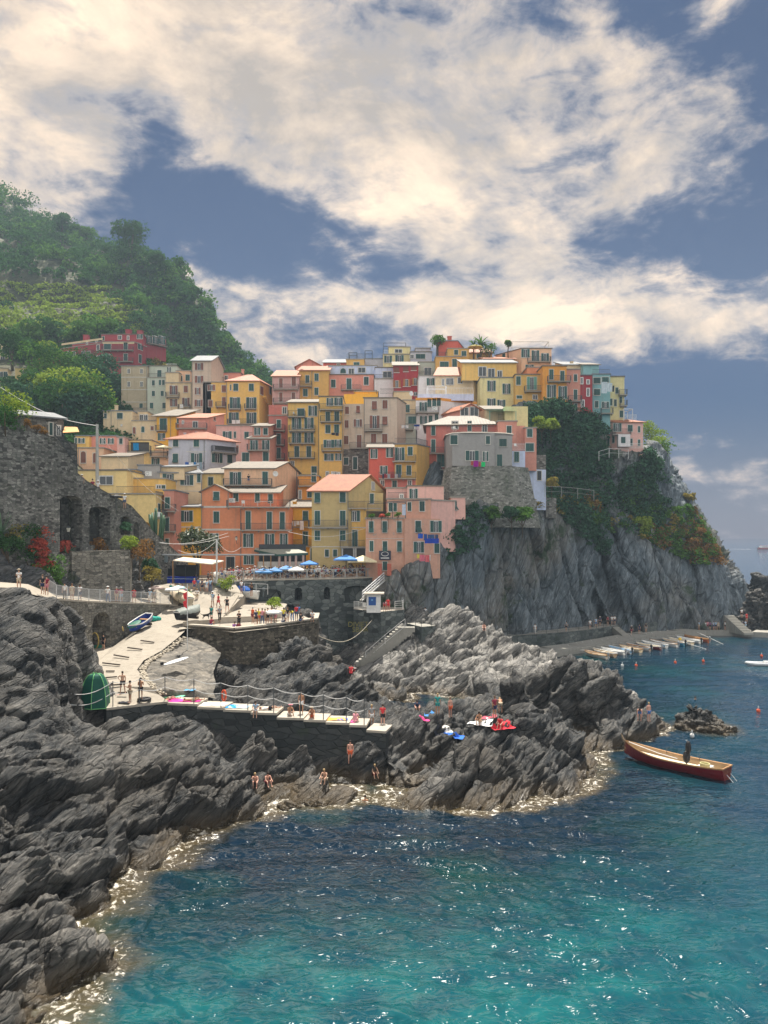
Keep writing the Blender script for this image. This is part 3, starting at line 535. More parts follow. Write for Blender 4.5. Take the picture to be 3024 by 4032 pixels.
PAL={k:(lambda m:(max(.02,m+(c[0]-m)*1.22),max(.02,(m+(c[1]-m)*1.22)*.95),max(.02,m+(c[2]-m)*1.22)))(sum(c)/3) for k,c in PAL.items()}
WALLM={k:plaster('plaster_'+k,tuple(min(.82,x*1.12+.012) for x in c),peel=0) for k,c in PAL.items()}
WALLM['stained']=plaster('stained_plaster',(.46,.38,.27),.9,(.24,.19,.12),peel=.6); WALLM['peeling']=plaster('peeling_pink',(.60,.34,.25),.4,peel=.9)
WALLM['stone']=stone_wall_mat('grey_masonry',(.20,.19,.17),(.33,.31,.28),(.09,.09,.08)); WALLM['ruin']=stone_wall_mat('old_tower_masonry',(.24,.235,.21),(.40,.385,.345),(.15,.155,.135),w=.45,h=.24,bd=.12,stain=(.10,.11,.09),veg=.6)
ALLH=[]
class House:
    def __init__(s,R,label,Y,fx,top,bot,col,roof='flat',side=None,deep=8,name='house',group=None,cat='house',root=None,rc=None,ov=.35,down=3.0,ridge=None):
        Y=Y+(9 if Y<130 else 12); s.R=R; xL,xR=fx[:2]; dL,dR=(fx[2],fx[3]) if len(fx)>2 else (0,0)
        def pt(x,d,y): px,py=rg(R,x,y); return P(px,py,Y+d)
        t=pt(xL if dL==0 else xR,0,top); s.ztop=t.z; b=pt(xL if dL==0 else xR,0,bot); s.zbot=b.z-down; s.Y=Y
        P0=pt(xL,dL,top).xy; P1=pt(xR,dR,top).xy; d=(P1-P0); n=Vector((d.y,-d.x)).normalized()
        if side:
            c=pt(side[1],side[2],top).xy; Vv=(c-P1) if side[0]=='R' else (c-P0)
        else: Vv=-n*deep
        s.faces=[(P0,P1),((P1,P1+Vv) if not side or side[0]=='R' else (P0+Vv,P0))]
        s.P0,s.P1,s.V=P0,P1,Vv; s.n=n
        new=root is None
        if new:
            root=empty(name,(P0.x,P0.y,s.zbot)); tag(root,label,cat,group); ALLH.append((s,root))
        s.root=root; s.o=root.location.copy(); s.wm=WALLM[col]
        zr=None
        if ridge is not None: zr=Zat(rg(R,0,ridge)[1],Y+max(dL,dR,0)*.5+(abs(Vv.y)*.5 if roof in('ga','hip') else (abs(Vv.y) if roof=='sh' else 0)))
        s.zr=zr; zt,zb=s.ztop,s.zbot; A,B,C,D=P0,P1,P1+Vv,P0+Vv; w=MB()
        def v3(p,z): return Vector((p.x,p.y,z))
        def wall(p,q,extra=None):
            L=(q-p).length; pts=[v3(p,zb),v3(q,zb),v3(q,zt)]; uv=[(0,zb),(L,zb),(L,zt)]
            if extra is not None: pts.append(v3((p+q)/2,extra)); uv.append((L/2,extra))
            pts.append(v3(p,zt)); uv.append((0,zt)); w.face(pts,uv)
        zi=zr if zr else zt
        if roof=='sh' and zr:
            w.face([v3(A,zb),v3(B,zb),v3(B,zt),v3(A,zt)],[(0,zb),((B-A).length,zb),((B-A).length,zt),(0,zt)]); w.face([v3(B,zb),v3(C,zb),v3(C,zr),v3(B,zt)]); w.face([v3(C,zb),v3(D,zb),v3(D,zr),v3(C,zr)]); w.face([v3(D,zb),v3(A,zb),v3(A,zt),v3(D,zr)])
        else:
            wall(A,B,zi if roof=='gf' else None); wall(B,C,zi if roof=='ga' else None); wall(C,D,zi if roof=='gf' else None); wall(D,A,zi if roof=='ga' else None)
            if roof in('flat','para'): w.face([v3(A,zt-.01),v3(B,zt-.01),v3(C,zt-.01),v3(D,zt-.01)])
        s.part(w,'wall',s.wm)
        r=MB(); e=(B-A).normalized(); f=Vv.normalized(); th=.16
        rm=RMAT.get(rc,None)
        def sheet(a,b,c,d):
            """sloping roof slab; a-b eave, d-c ridge"""
            a,b,c,d=map(Vector,(a,b,c,d)); w_=(b-a).length; h=(d-a).length; up=Vector((0,0,th))
            r.face([a+up,b+up,c+up,d+up],[(0,0),(w_,0),(w_,h),(0,h)])
            r.face([a,d,c,b]); r.face([a,b,b+up,a+up]); r.face([b,c,c+up,b+up]); r.face([d,a,a+up,d+up]); r.face([c,d,d+up,c+up])
        if roof=='flat':
            o_=.14; a,b,c,dd=A-e*o_-f*o_,B+e*o_-f*o_,C+e*o_+f*o_,D-e*o_+f*o_
            z0,z1=zt+.003,zt+.19; pts=[a,b,c,dd]
            r.face([v3(q,z1) for q in pts]); r.face([v3(q,z0) for q in pts[::-1]])
            for i in range(4): p_,q_=pts[i],pts[(i+1)%4]; r.face([v3(p_,z0),v3(q_,z0),v3(q_,z1),v3(p_,z1)])
            s.part(r,'roof',rm or BALC)
        elif roof=='ga':
            m0,m1=(A+D)/2-e*ov,(B+C)/2+e*ov; k=(zr-zt)/(Vv.length/2)
            sheet(v3(A-e*ov-f*ov,zt-k*ov),v3(B+e*ov-f*ov,zt-k*ov),v3(m1,zr),v3(m0,zr)); sheet(v3(C+e*ov+f*ov,zt-k*ov),v3(D-e*ov+f*ov,zt-k*ov),v3(m0,zr),v3(m1,zr)); s.part(r,'roof',rm or TILE)
        elif roof=='gf':
            L=(B-A).length; k=(zr-zt)/(L/2); m0,m1=(A+B)/2-f*ov,(C+D)/2+f*ov
            sheet(v3(D-e*ov+f*ov,zt-k*ov),v3(A-e*ov-f*ov,zt-k*ov),v3(m0,zr),v3(m1,zr)); sheet(v3(B+e*ov-f*ov,zt-k*ov),v3(C+e*ov+f*ov,zt-k*ov),v3(m1,zr),v3(m0,zr)); s.part(r,'roof',rm or TILE)
        elif roof=='sh':
            k=(zr-zt)/Vv.length
            sheet(v3(A-e*ov-f*ov,zt-k*ov+.02),v3(B+e*ov-f*ov,zt-k*ov+.02),v3(C+e*ov+f*ov,zr+k*ov+.02),v3(D-e*ov+f*ov,zr+k*ov+.02)); s.part(r,'roof',rm or TILE)
        elif roof=='hip':
            L=(B-A).length; W=Vv.length; q=min(L,W)*.42; k=(zr-zt)/(W/2); m0=(A+D)/2+e*min(q,L*.45); m1=(B+C)/2-e*min(q,L*.45)
            a,b,c,dd=[v3(x,zt-.08) for x in (A-e*ov-f*ov,B+e*ov-f*ov,C+e*ov+f*ov,D-e*ov+f*ov)]; r0_,r1_=v3(m0,zr),v3(m1,zr)
            def tri(p_,q_,*t_):
                w_=(q_-p_).length; h=((t_[0]+t_[-1])/2-(p_+q_)/2).length
                if len(t_)==2: r.face([p_,q_,t_[0],t_[1]],[(0,0),(w_,0),(w_*.7,h),(w_*.3,h)])
                else: r.face([p_,q_,t_[0]],[(0,0),(w_,0),(w_/2,h)])
            tri(a,b,r1_,r0_); tri(b,c,r1_); tri(c,dd,r0_,r1_); tri(dd,a,r0_)
            pts=[a,b,c,dd]
            for i in range(4): p_,q_=pts[i],pts[(i+1)%4]; dn=Vector((0,0,-.14)); r.face([p_+dn,q_+dn,q_,p_])
            r.face([p_+Vector((0,0,-.14)) for p_ in pts[::-1]]); s.part(r,'roof',rm or TILE)
    def part(s,mb,name,mat,parent=None):
        if not mb.f: return None
        mb.v=[(v[0]-s.o.x,v[1]-s.o.y,v[2]-s.o.z) for v in mb.v]
        return mb.build(name,mat,parent or s.root)
    def loc(s,f,x,y):
        A,B=s.faces[f]; px,py=rg(s.R,x,y); k=(px-CX)/F; d=B-A; u=(k*A.y-A.x)/(d.x-k*d.y); q=A+d*u; return u*d.length,Zat(py,q.y)
    def frame(s,f):
        A,B=s.faces[f]; e=(B-A).normalized(); return A,e,Vector((e.y,-e.x))
    def slab(s,mb,f,u0,u1,z0,z1,o0,o1,m=0):
        A,e,n=s.frame(f); q=A+e*u0+n*o0; mb.obox((q.x,q.y,z0),(e.x*(u1-u0),e.y*(u1-u0),0),(n.x*(o1-o0),n.y*(o1-o0),0),(0,0,z1-z0),m)
    def wins(s,spec,trim=TRIM,fr=True):
        for it in spec.split():
            f=int(it[0]); kd=it[1]; k=2; sc_='g'
            if it[2].isalpha(): sc_=it[2]; k=3
            wh,rest=it[k:].split('@'); w,h=map(float,wh.split(',')); y,xs=rest.split(':')
            for x in xs.split(','):
                x=float(x); yy=float(y); s.win(f,kd,sc_,x,yy,w,h,trim,fr)
        return s
    def win(s,f,kd,c,x,y,w,h,trim,fr):
        u0,z1=s.loc(f,x-w/2,y-h/2); u1,_=s.loc(f,x+w/2,y-h/2); um,z0=s.loc(f,x,y+h/2); _,z1=s.loc(f,x,y-h/2)
        if u1<u0: u0,u1=u1,u0
        fm=MB(); t_=.10
        s.slab(fm,f,u0-.08,u1+.08,z0-.11,z0-.002,0,.14)                       # sill
        if fr:
            s.slab(fm,f,u0-t_,u0-.002,z0,z1,0,.035); s.slab(fm,f,u1+.002,u1+t_,z0,z1,0,.035); s.slab(fm,f,u0-t_,u1+t_,z1+.002,z1+t_,0,.04)
        nm='balcony_door' if (z1-z0)>1.9 else 'window'
        wo_=s.part(fm,nm,trim)
        if kd in 'OP':
            a,b=(u0,u1) if kd=='P' else (u0+(u1-u0)*.29,u1-(u1-u0)*.29)
            g=MB(); s.slab(g,f,a,b,z0,z1,.002,.02); s.part(g,'pane',GLASS,wo_)
            m=MB(); mm=(a+b)/2; s.slab(m,f,mm-.03,mm+.03,z0,z1,.022,.05); s.slab(m,f,a,a+.05,z0,z1,.022,.05); s.slab(m,f,b-.05,b,z0,z1,.022,.05); s.slab(m,f,a+.05,b-.05,z1-.05,z1,.022,.05); s.part(m,'sash',WHITE,wo_)
            if kd=='O':
                for p_,q_ in ((u0,a-.01),(b+.01,u1)):
                    m=MB(); s.slab(m,f,p_,q_,z0-.03,z1+.03,.045,.09); s.part(m,'shutter',SHUT[c],wo_)
        elif kd=='S':
            m=MB(); mm=(u0+u1)/2; s.slab(m,f,u0,mm-.012,z0,z1,.005,.05); s.slab(m,f,mm+.012,u1,z0,z1,.005,.05); s.part(m,'shutter',SHUT[c],wo_)
        elif kd=='T':                                                           # shutter with its lower leaf propped out
            m=MB(); zm=z0+(z1-z0)*.45; s.slab(m,f,u0,u1,zm,z1,.005,.05); A,e,n=s.frame(f); q=A+e*u0+n*.05
            m.obox((q.x,q.y,zm-.01),(e.x*(u1-u0),e.y*(u1-u0),0),(0,0,-.04),(n.x*.45,n.y*.45,-(zm-z0)*.9)); s.part(m,'shutter',SHUT[c],wo_)
            g=MB(); s.slab(g,f,u0,u1,z0,zm-.02,.002,.012); s.part(g,'pane',GLASS,wo_)
        elif kd=='A':
            m=MB(); r=(u1-u0)/2; s.slab(m,f,u0,u1,z0,z1-r,.005,.05); A,e,n=s.frame(f); pts=[]
            for i in range(9):
                a=math.pi*i/8; q=A+e*(u0+r-r*math.cos(a))+n*.05; pts.append((q.x,q.y,z1-r+r*math.sin(a)))
            m.face(pts); s.part(m,'shutter',SHUT[c],wo_)
    def balc(s,*specs,proj=.95,white=False,h=1.0):
        for sp in specs:
            x0,x1,y=sp[:3]; f=sp[3] if len(sp)>3 else 0
            u0,z=s.loc(f,x0,y); u1,z2=s.loc(f,x1,y); z=(z+z2)/2; m=MB(); s.slab(m,f,u0,u1,z-.16,z,-.05,proj)
            for k in range(max(2,int((u1-u0)/2)+1)):
                uu=u0+.15+(u1-u0-.4)*k/max(1,int((u1-u0)/2)); s.slab(m,f,uu,uu+.12,z-.38,z-.16,0,proj*.6)
            b=s.part(m,'balcony',BALC); r=MB()
            s.slab(r,f,u0,u1,z+h-.05,z+h,proj-.06,proj-.01); s.slab(r,f,u0,u1,z+.08,z+.12,proj-.05,proj-.02)
            for uu in (u0,u1-.04): s.slab(r,f,uu,uu+.04,z+h-.05,z+h,0,proj-.06)
            n_=max(3,int((u1-u0)/.17))
            for k in range(n_+1):
                uu=u0+(u1-u0-.03)*k/n_; s.slab(r,f,uu,uu+.03,z+.12,z+h-.05,proj-.05,proj-.025)
            for k in range(5):
                for uu in (u0,u1-.03): s.slab(r,f,uu,uu+.03,z,z+h-.05,.02+proj*.18*k,.045+proj*.18*k)
            s.part(r,'railing',WHITE if white else IRON,b)
        return s
    def band(s,f,x0,x1,*ys,hh=.22,mat=None):
        for y in ys:
            u0,z=s.loc(f,x0,y); u1,_=s.loc(f,x1,y); m=MB(); s.slab(m,f,u0,u1,z-hh/2,z+hh/2,0,.05); s.part(m,'string_course',mat or TRIM)
        return s
    def pipe(s,f,x,y0,y1):
        u,z0=s.loc(f,x,y0); _,z1=s.loc(f,x,y1); A,e,n=s.frame(f); q=A+e*u+n*.08; m=MB(); m.tube([(q.x,q.y,z0),(q.x,q.y,z1)],.055,5); s.part(m,'drainpipe',M('downpipe',(.25,.24,.22))); return s
    def chim(s,*xy,w=.55,h=1.1,off=2.5):
        rf=next((c for c in s.root.children if c.name.startswith('roof')),None)
        for x,y in xy:
            px,py=rg(s.R,x,y); p=P(px,py,s.Y+off); m=MB(); m.box(p.x-w/2,p.x+w/2,p.y-w/2,p.y+w/2,p.z-h-.6,p.z-.12); m.box(p.x-w/2-.08,p.x+w/2+.08,p.y-w/2-.08,p.y+w/2+.08,p.z-.118,p.z); s.part(m,'chimney',s.wm,rf)
        return s
    def rail(s,f,x0,x1,y,h=1.0,white=False,off=-.1,step=.17):
        """railing standing on a roof edge; y = its foot"""
        u0,z=s.loc(f,x0,y); u1,_=s.loc(f,x1,y); r=MB(); s.slab(r,f,u0,u1,z+h-.05,z+h,off-.05,off)
        s.slab(r,f,u0,u1,z+.1,z+.13,off-.04,off-.01); n_=max(2,int((u1-u0)/step))
        for k in range(n_+1):
            uu=u0+(u1-u0-.03)*k/n_; s.slab(r,f,uu,uu+.03,z,z+h-.05,off-.04,off-.015)
        s.part(r,'railing',WHITE if white else IRON); return s
    def recess(s,f,x0,x1,y0,y1,mat=None):
        """open terrace or loggia: a flat panel coloured dark for the shade inside, with a frame round it"""
        u0,z1=s.loc(f,x0,y0); u1,z0=s.loc(f,x1,y1); m=MB(); s.slab(m,f,u0,u1,z0,z1,.004,.02); o=s.part(m,'loggia',mat or M('loggia_shade',(.12,.11,.10))); m=MB()  # panel on the wall face; its dark colour stands in for the loggia's shade
        s.slab(m,f,u0-.15,u0-.002,z0-.1,z1+.15,0,.5); s.slab(m,f,u1+.002,u1+.15,z0-.1,z1+.15,0,.5); s.slab(m,f,u0,u1,z1+.002,z1+.15,0,.5); s.part(m,'surround',s.wm,o); return s
    def frame_deck(s,x0,x1,y0,y1,dep=3.0,mat=None):
        """light pergola frame on a roof"""
        A=P(*rg(s.R,x0,y1),s.Y+1); B=P(*rg(s.R,x1,y1),s.Y+1); zt=Zat(rg(s.R,0,y0)[1],s.Y+1); m=MB(); r_=.05
        c=[Vector((A.x,A.y,A.z)),Vector((B.x,B.y,A.z)),Vector((B.x,B.y+dep,A.z)),Vector((A.x,A.y+dep,A.z))]
        for q in c: m.bar(q-Vector((0,0,.5)),(q.x,q.y,zt),.09)
        for i in range(4): a,b=c[i],c[(i+1)%4]; m.bar((a.x,a.y,zt),(b.x,b.y,zt),.09)
        s.part(m,'pergola',mat or IRON); return s
H=House
# ---- back rows, upper left
h=H(1,'long cream house with grey shutters cut by the left edge below the vineyards',200,(-60,172),195,345,'cream',down=4); h.wins('0O58,36@236:97 0S26,34@236:30,-25 0P30,34@300:75,130,20'); h.balc((-50,150,330))
h=H(1,'small cream house with white blinds at the left edge above the green slope',184,(-60,58,0,1),365,460,'cream',down=5); h.wins('0S26,40@415:40 0O40,40@415:0'); h.balc((-50,60,440))
h=H(1,'small yellow house with a walled roof terrace left of the dark red block',182,(110,236,0,0),368,505,'butter',side=('R',282,5),down=5); h.wins('0P22,48@407:178 0P22,48@407:208 0O42,34@465:155 1P10,30@390:262'); h.rail(0,112,236,366); h.balc((170,225,432))
h=H(1,'big dark red apartment block with cream eaves on the hillside',192,(445,745,6,0),187,432,'hotel',side=('L',420,12),down=8,cat='apartment building',name='apartment_block')
h.wins('0P24,34@262:495,537,605,643 0P22,38@218:712 0P20,36@296:712 0P20,38@336:495,536 0P22,30@300:608,645 0S22,30@385:590 0P20,40@300:470'); h.balc((565,682,272),(590,680,350)); h.band(0,447,745,196,hh=.5,mat=WALLM['cream'])
g=H(1,'',190,(745,975),180,442,'hotel',side=('R',1062,5),root=h.root,down=8); g.wins('0P26,42@288:785 0S28,52@208:912 0S28,52@290:912 0S26,40@398:782 0S22,44@405:694 0S50,40@212:780 1O34,44@212:1017 1S20,60@300:1017'); g.balc((745,970,240),(868,968,322)); g.band(0,745,975,183,hh=.6,mat=WALLM['cream'])
g=H(1,'',193,(735,1040),124,180,'hotel',side=('R',1062,4),root=h.root,down=1,rc='pale'); g.wins('0S16,28@152:750 0P26,28@145:870 0O40,30@140:1015 0P14,28@148:930')
g=H(1,'',197,(1058,1205,0,5),130,238,'hotel',root=h.root,down=2,rc='pale'); g.wins('0O44,58@165:1080,1130,1175'); g.balc((1062,1200,200)); g.chim((1018,98),(935,90),(628,130),w=1.4,h=1.4)
g=H(1,'',197,(525,735,3,0),178,215,'hotel',root=h.root,down=2,roof='flat',rc='grey'); g.wins('0P12,16@172:700 0P12,14@186:632')
h=H(1,'low dark red annex with white windows beside the big red block',188,(284,446,0,0),293,430,'hotel',down=6,name='annex_house'); h.wins('0P24,40@332:326 0P24,40@392:326 0P26,34@352:412 0S26,26@412:402'); h.chim((318,274),w=2.2,h=1)
h=H(2,'weathered beige apartment block with small pale windows, four storeys',160,(143,332),262,590,'stained',rc='grey',down=6); h.wins('0P20,34@298:197,290 0P20,38@392:197,290 0S24,34@548:287 0S22,38@562:193',trim=M('cream_frame',(.62,.56,.44))); h.band(0,143,332,342,432,522,hh=.16); h.chim((120,545),(107,540),w=.4); h.pipe(0,328,262,590)
h=H(2,'pale green house with a covered roof terrace and green shutters',158,(332,468),346,642,'sage',down=6); h.wins('0S20,38@383:376 0S18,38@380:424,449 0S22,38@460:376,440 0S24,42@548:363,454'); h.rail(0,335,465,344)
g=H(2,'',161,(345,545,0,0),262,350,'sage',root=h.root,rc='pale',down=1); g.wins('0S30,50@315:420 0O26,40@290:490'); g.rail(0,470,545,262,h=.6,white=True)
h=H(2,'cream house with red brown shutters between the green house and the tall tower',155,(465,655),385,602,'cream',down=6); h.wins('0Ob56,62@435:523 0Sb28,48@428:611 0Ob50,52@528:523 0Ob52,60@523:612'); h.balc((470,566,487),(560,645,575)); h.pipe(0,650,385,600)
g=H(2,'',157,(465,560),310,385,'cream',root=h.root,down=.5); g=H(2,'',159,(540,645),297,388,'peach',root=h.root,down=.5); g.wins('0P26,40@352:575 0S30,44@345:625'); g.rail(0,540,645,386)
h=H(2,'tall narrow beige tower house with red shutters and pitched grey roof',150,(655,795),222,582,'beige',roof='ga',ridge=190,rc='grey',side=('R',886,8),down=6,name='tower_house'); h.wins('0Ob60,50@265:708 0Ob60,50@358:708 0Ob40,48@443:698 0Ob58,48@530:705'); h.pipe(0,658,222,580)
h=H(2,'pink penthouse with a white awning beyond the yellow houses',158,(795,1010),312,392,'pink',down=2,rc='pale'); h.wins('0P50,42@350:840 0P22,30@345:905'); h.balc((740,905,380)); h.chim((1025,285))
h=H(2,'plain yellow house with brown shutters right of the beige tower',150,(735,906),380,606,'yellow',down=6); h.wins('0Ob52,40@418:797 0Sb30,48@425:888 0Sb30,48@533:790 0Sb26,66@520:888'); h.balc((833,905,558)); h.pipe(0,757,380,600)
h=H(2,'big yellow house with hipped tile roof and outside stair on its side wall',148,(905,1145),365,682,'yellow',roof='hip',ridge=322,side=('R',1240,7),down=6); h.wins('0S34,52@415:974,1087 0S8,40@416:937 0O72,78@528:968,1087 0O70,78@638:960,1088 1Sb22,60@440:1162 1S14,50@440:1225'); h.balc((925,1012,575),(1040,1124,572),(918,1122,682)); h.pipe(0,908,372,680)
st=MB()
for k in range(9):
    u,z=h.loc(1,1165+k*7,478+k*11); h.slab(st,1,u-.1,u+.45,z-.35,z,.01,.9)
h.part(st,'stair',h.wm)
h=H(2,'low cream house with arched windows under the weathered block',140,(12,222),588,765,'cream',down=4,rc='grey'); h.wins('0S40,42@622:133 0S18,34@622:28 0P8,10@690:145'); h.pipe(0,70,590,760); h.chim((85,578),(108,545))
g=H(2,'',139,(222,400),660,765,'cream',root=h.root,down=4); g.wins('0Ab20,48@728:237 0A22,42@720:300 0Sb20,28@712:367'); g.rail(0,225,400,658)
g=H(2,'',143,(222,330),592,662,'cream',root=h.root,down=1); g.wins('0P28,56@642:292,320'); g.rail(0,222,330,598)
h=H(2,'orange house with pale overhanging roof and one big green shuttered door',138,(400,545,0,0),622,792,'deepyellow',roof='sh',ridge=585,rc='pale',side=('R',682,6),down=4,ov=.7); h.wins('0S50,88@685:448 0S16,36@660:556 0O50,50@775:435'); h.balc((398,475,730)); h.pipe(0,502,625,780)
h=H(2,'deep pink house with tile roof and a recessed balcony behind the grey hipped roof',136,(560,762),640,775,'pink',roof='sh',ridge=612,side=('R',890,6),down=4); h.wins('0P34,46@685:680 0P12,22@668:591 1Sb14,26@645:820'); h.balc((545,768,714)); 
h=H(2,'pink house with rounded parapet right of the deep pink tile roofed house',133,(832,1095),695,885,'palepink',down=5); h.wins('0O62,60@766:912 0S14,46@760:968 0S30,50@763:1052 0Sb16,50@862:985'); h.pipe(0,940,800,885)
h=H(2,'pale grey house with hipped tile roof and washing on its upper balcony',122,(485,762),786,1030,'greywhite',roof='hip',ridge=738,side=('R',975,4),down=4,ov=.5); h.wins('0S38,52@820:538,688 0T38,66@930:536 0O80,68@928:690 1S36,60@935:930 1O76,68@928:838'); h.pipe(0,745,790,1000); h.balc((795,978,888,1),proj=.6); h.band(0,615,760,882,hh=.12); h.recess(1,812,962,838,880); h.chim((605,745),(693,738),(758,742),(806,768),w=.35,h=.7,off=5)
h=H(2,'cream house with a covered terrace and blue cloth left of the grey hipped roof',124,(120,362),802,965,'butter',rc='pale',down=4); h.wins('0O34,40@833:165 0O70,58@926:260 0O56,55@928:170'); h.recess(0,215,352,815,880); h.balc((190,362,884))
h=H(2,'low cream building with a parasol terrace between the blue cloth and the grey house',123.5,(364,484),888,978,'peach',down=4); h.wins('0O56,46@955:392'); h.balc((362,484,918)); g=H(2,'',126,(364,450),840,890,'peach',root=h.root,down=.5)
h=H(1,'pink house row with green shutters behind the concrete pole',127,(645,850),862,1005,'pink',down=4,rc='grey'); h.wins('0O40,38@898:745,805 0S26,38@985:797'); h=H(1,'small yellow house with a hanging balcony left of the pink row',126,(548,648),862,950,'yellow',down=4,rc='grey'); h.wins('0O44,34@895:592 0S14,40@895:552')
h=H(1,'salmon house with arched brown shutters behind the concrete pole',121,(562,752),950,1100,'peach',down=4); h.wins('0Ab36,84@1014:605 0Ab24,70@1020:688'); h.pipe(0,570,950,1090)
h=H(1,'pink house right of the concrete pole with a slanted cream awning roof',122,(850,905),870,1000,'palepink',down=5); h.wins('0S22,40@898:878')
h=H(1,'cream building with a wide window strip above the great stone wall',101,(566,920,0,0),1112,1250,'butter',rc='pale',down=5,ov=.5); h.wins('0P95,60@1182:770'); g=H(1,'',112,(735,930),1012,1062,'cream',root=h.root,down=3,roof='sh',ridge=990,rc='pale')
h=H(1,'yellow low building with a flat roof behind the blank yellow house',104,(935,1200),1172,1300,'yellow',down=5); h.wins('0P34,24@1228:1152 0S24,24@1230:1188'); g=H(1,'',109,(1000,1160),1075,1165,'grey',root=h.root,down=2,rc='grey'); g=H(1,'',106,(840,985),1108,1180,'ochre',root=h.root,down=3,rc='grey'); g.wins('0S18,60@1145:932')
h=H(5,'blank yellow house with a terrace parapet behind the stone wall',98,(800,1130),178,420,'butter',side=('R',1195,5),down=6); h.wins('1S16,64@278:1154'); h.rail(0,840,1120,176,h=1.1); h.balc((1128,1240,345,1)); h.rail(1,1135,1190,178,h=.5)
h=H(5,'narrow brick red house with iron balconies squeezed beside the yellow one',101,(1190,1262),152,560,'brickpink',down=5,rc='grey'); h.wins('0S34,80@240:1215 0S28,110@400:1213 0S24,60@530:1213'); h.balc((1190,1280,300),(1192,1278,445))
h=H(2,'pale cream house under a long slanting dark roof edge',109,(418,722,0,2),1035,1272,'cream',down=4,roof='sh',ridge=1010,rc='grey'); h.wins('0O96,70@1080:492 0O92,72@1088:618 0S44,78@1225:552 0S24,70@1070:706'); g=H(2,'',109.6,(418,600),995,1040,'cream',root=h.root,roof='sh',ridge=985,rc='grey',down=1); h.band(0,520,722,1165,hh=.1)
h=H(5,'deep yellow house with dark green shutters left of the salmon corner house',105,(1288,1462),272,600,'deepyellow',down=4,roof='sh',ridge=250,rc='grey'); h.wins('0O86,76@337:1355 0O80,76@505:1350'); h.band(0,1290,1460,415,hh=.15); h.pipe(0,1296,290,590)
h=H(2,'small cream house with pale roof between the slanting roof and the peach house',113,(730,916),1042,1130,'butter',roof='sh',ridge=1008,rc='pale',down=5); h.wins('0S34,62@1098:792')
h=H(2,'large peach house with wide pale roof and a blank right wall',112,(890,1256),1004,1240,'peach',roof='ga',ridge=960,rc='pale',side=('R',1432,9),down=5); h.wins('0O80,92@1078:972 0S38,92@1074:1187'); h.balc((888,1238,1124)); h.band(0,1000,1030,1022,hh=.08); h.pipe(1,1412,1000,1225)
# ---- the square
h=H(6,'salmon house of four storeys with pale gabled roof on the square',105,(192,416),178,860,'salmon',roof='gf',ridge=122,rc='pale',down=2,deep=9); h.wins('0T46,68@213:315 0S45,92@386:315 0O62,96@570:300'); h.band(0,192,520,303,488,hh=.28); h.pipe(0,196,185,700); h.pipe(0,412,185,300)
g=H(6,'',105.004,(416,520),300,860,'salmon',root=h.root,roof='para',down=2,deep=8); g.pipe(0,515,310,860); g.wins('0Sk66,110@765:430')
g=H(6,'',104.4,(520,905,0,0),308,800,'salmon',root=h.root,roof='para',down=4,deep=8); g.wins('0S40,148@412:575 0S40,140@414:748 0T38,140@416:854 0O78,106@577:575 0O72,100@575:750 0O58,104@576:866 0O80,72@735:580'); g.balc((520,936,490),(406,920,302))
g=H(6,'',107,(420,812),188,305,'salmon',root=h.root,roof='sh',ridge=135,rc='pale',down=.5,deep=7,ov=.6); g.wins('0S40,76@218:474 0S36,72@228:650 0T36,70@234:757')
h=H(6,'yellow house with iron balconies and washing between salmon and olive houses',110,(903,1102),306,740,'deepyellow',roof='sh',ridge=245,rc='pale',down=3,ov=.5); h.wins('0T42,74@374:1043 0S40,116@562:1042'); h.balc((900,1078,465),(904,1098,622)); h.chim((955,260))
h=H(7,'olive house with bright terracotta roof at the middle of the square',103,(57,357),165,740,'olive',roof='ga',ridge=45,side=('R',662,7),down=3,ov=.5); h.wins('0T44,78@228:103 0S42,114@392:103 0S42,78@535:103 0T46,80@223:310 0S44,122@395:310 0S44,80@535:310 0S30,58@680:181,248 1Sw24,64@133:557'); h.balc((32,350,466),(290,492,628)); h.band(0,60,357,478,628,hh=.12); h.chim((254,85),(308,62),w=.4,h=.9,off=4); h.pipe(0,352,170,600)
g=H(7,'',103.6,(357,500),312,740,'yellow',root=h.root,roof='para',down=3,deep=4); g.wins('0O86,82@378:406 0S42,136@560:409 0S26,100@690:60'); g.band(0,357,500,470,hh=.12); g.balc((357,625,312),proj=.8)
g=H(7,'',106,(430,640),190,310,'olive',root=h.root,roof='para',down=.5,deep=2); g.wins('0S28,96@262:450 0S30,82@235:548')
sh=MB(); h.slab(sh,0,h.loc(0,300,640)[0],h.loc(0,496,640)[0],h.loc(0,400,730)[1],h.loc(0,400,640)[1],.62,.64)
shp=h.part(sh,'shop_front',M('shop_dark',(.05,.045,.04)))
sh=MB()
for x in (303,396,412,494): u=h.loc(0,x,600)[0]; h.slab(sh,0,u,u+.22,h.loc(0,x,730)[1],h.loc(0,x,640)[1],.64,.8)
u0,u1=h.loc(0,300,600)[0],h.loc(0,496,600)[0]; zt_=h.loc(0,400,640)[1]; h.slab(sh,0,u0,u1,zt_,zt_+.25,.64,.82); h.part(sh,'shop_frame',M('grey_stone',(.45,.44,.42)),shp)
h=H(7,'pink house with peeling plaster under the stone tower',100,(498,820),400,850,'peeling',down=1); h.wins('0T36,90@465:543,653,772 0S30,82@622:545 0T36,84@625:655,773 0S36,70@785:655'); h.band(0,500,820,560,hh=.06); h.pipe(0,820,250,900)
g=H(7,'',99.6,(820,1105,0,3),395,860,'peeling',root=h.root,down=.6,roof='para',deep=9); g.wins('0T44,92@463:925 0O90,90@463:1070 0O80,86@632:930 0S40,78@640:1078 0Ob86,88@810:922')
g=H(7,'',99.7,(1028,1230,3.2,6),242,560,'palepink',root=h.root,down=2,deep=9); g.wins('0S12,20@495:1212 0T12,72@292:1234')
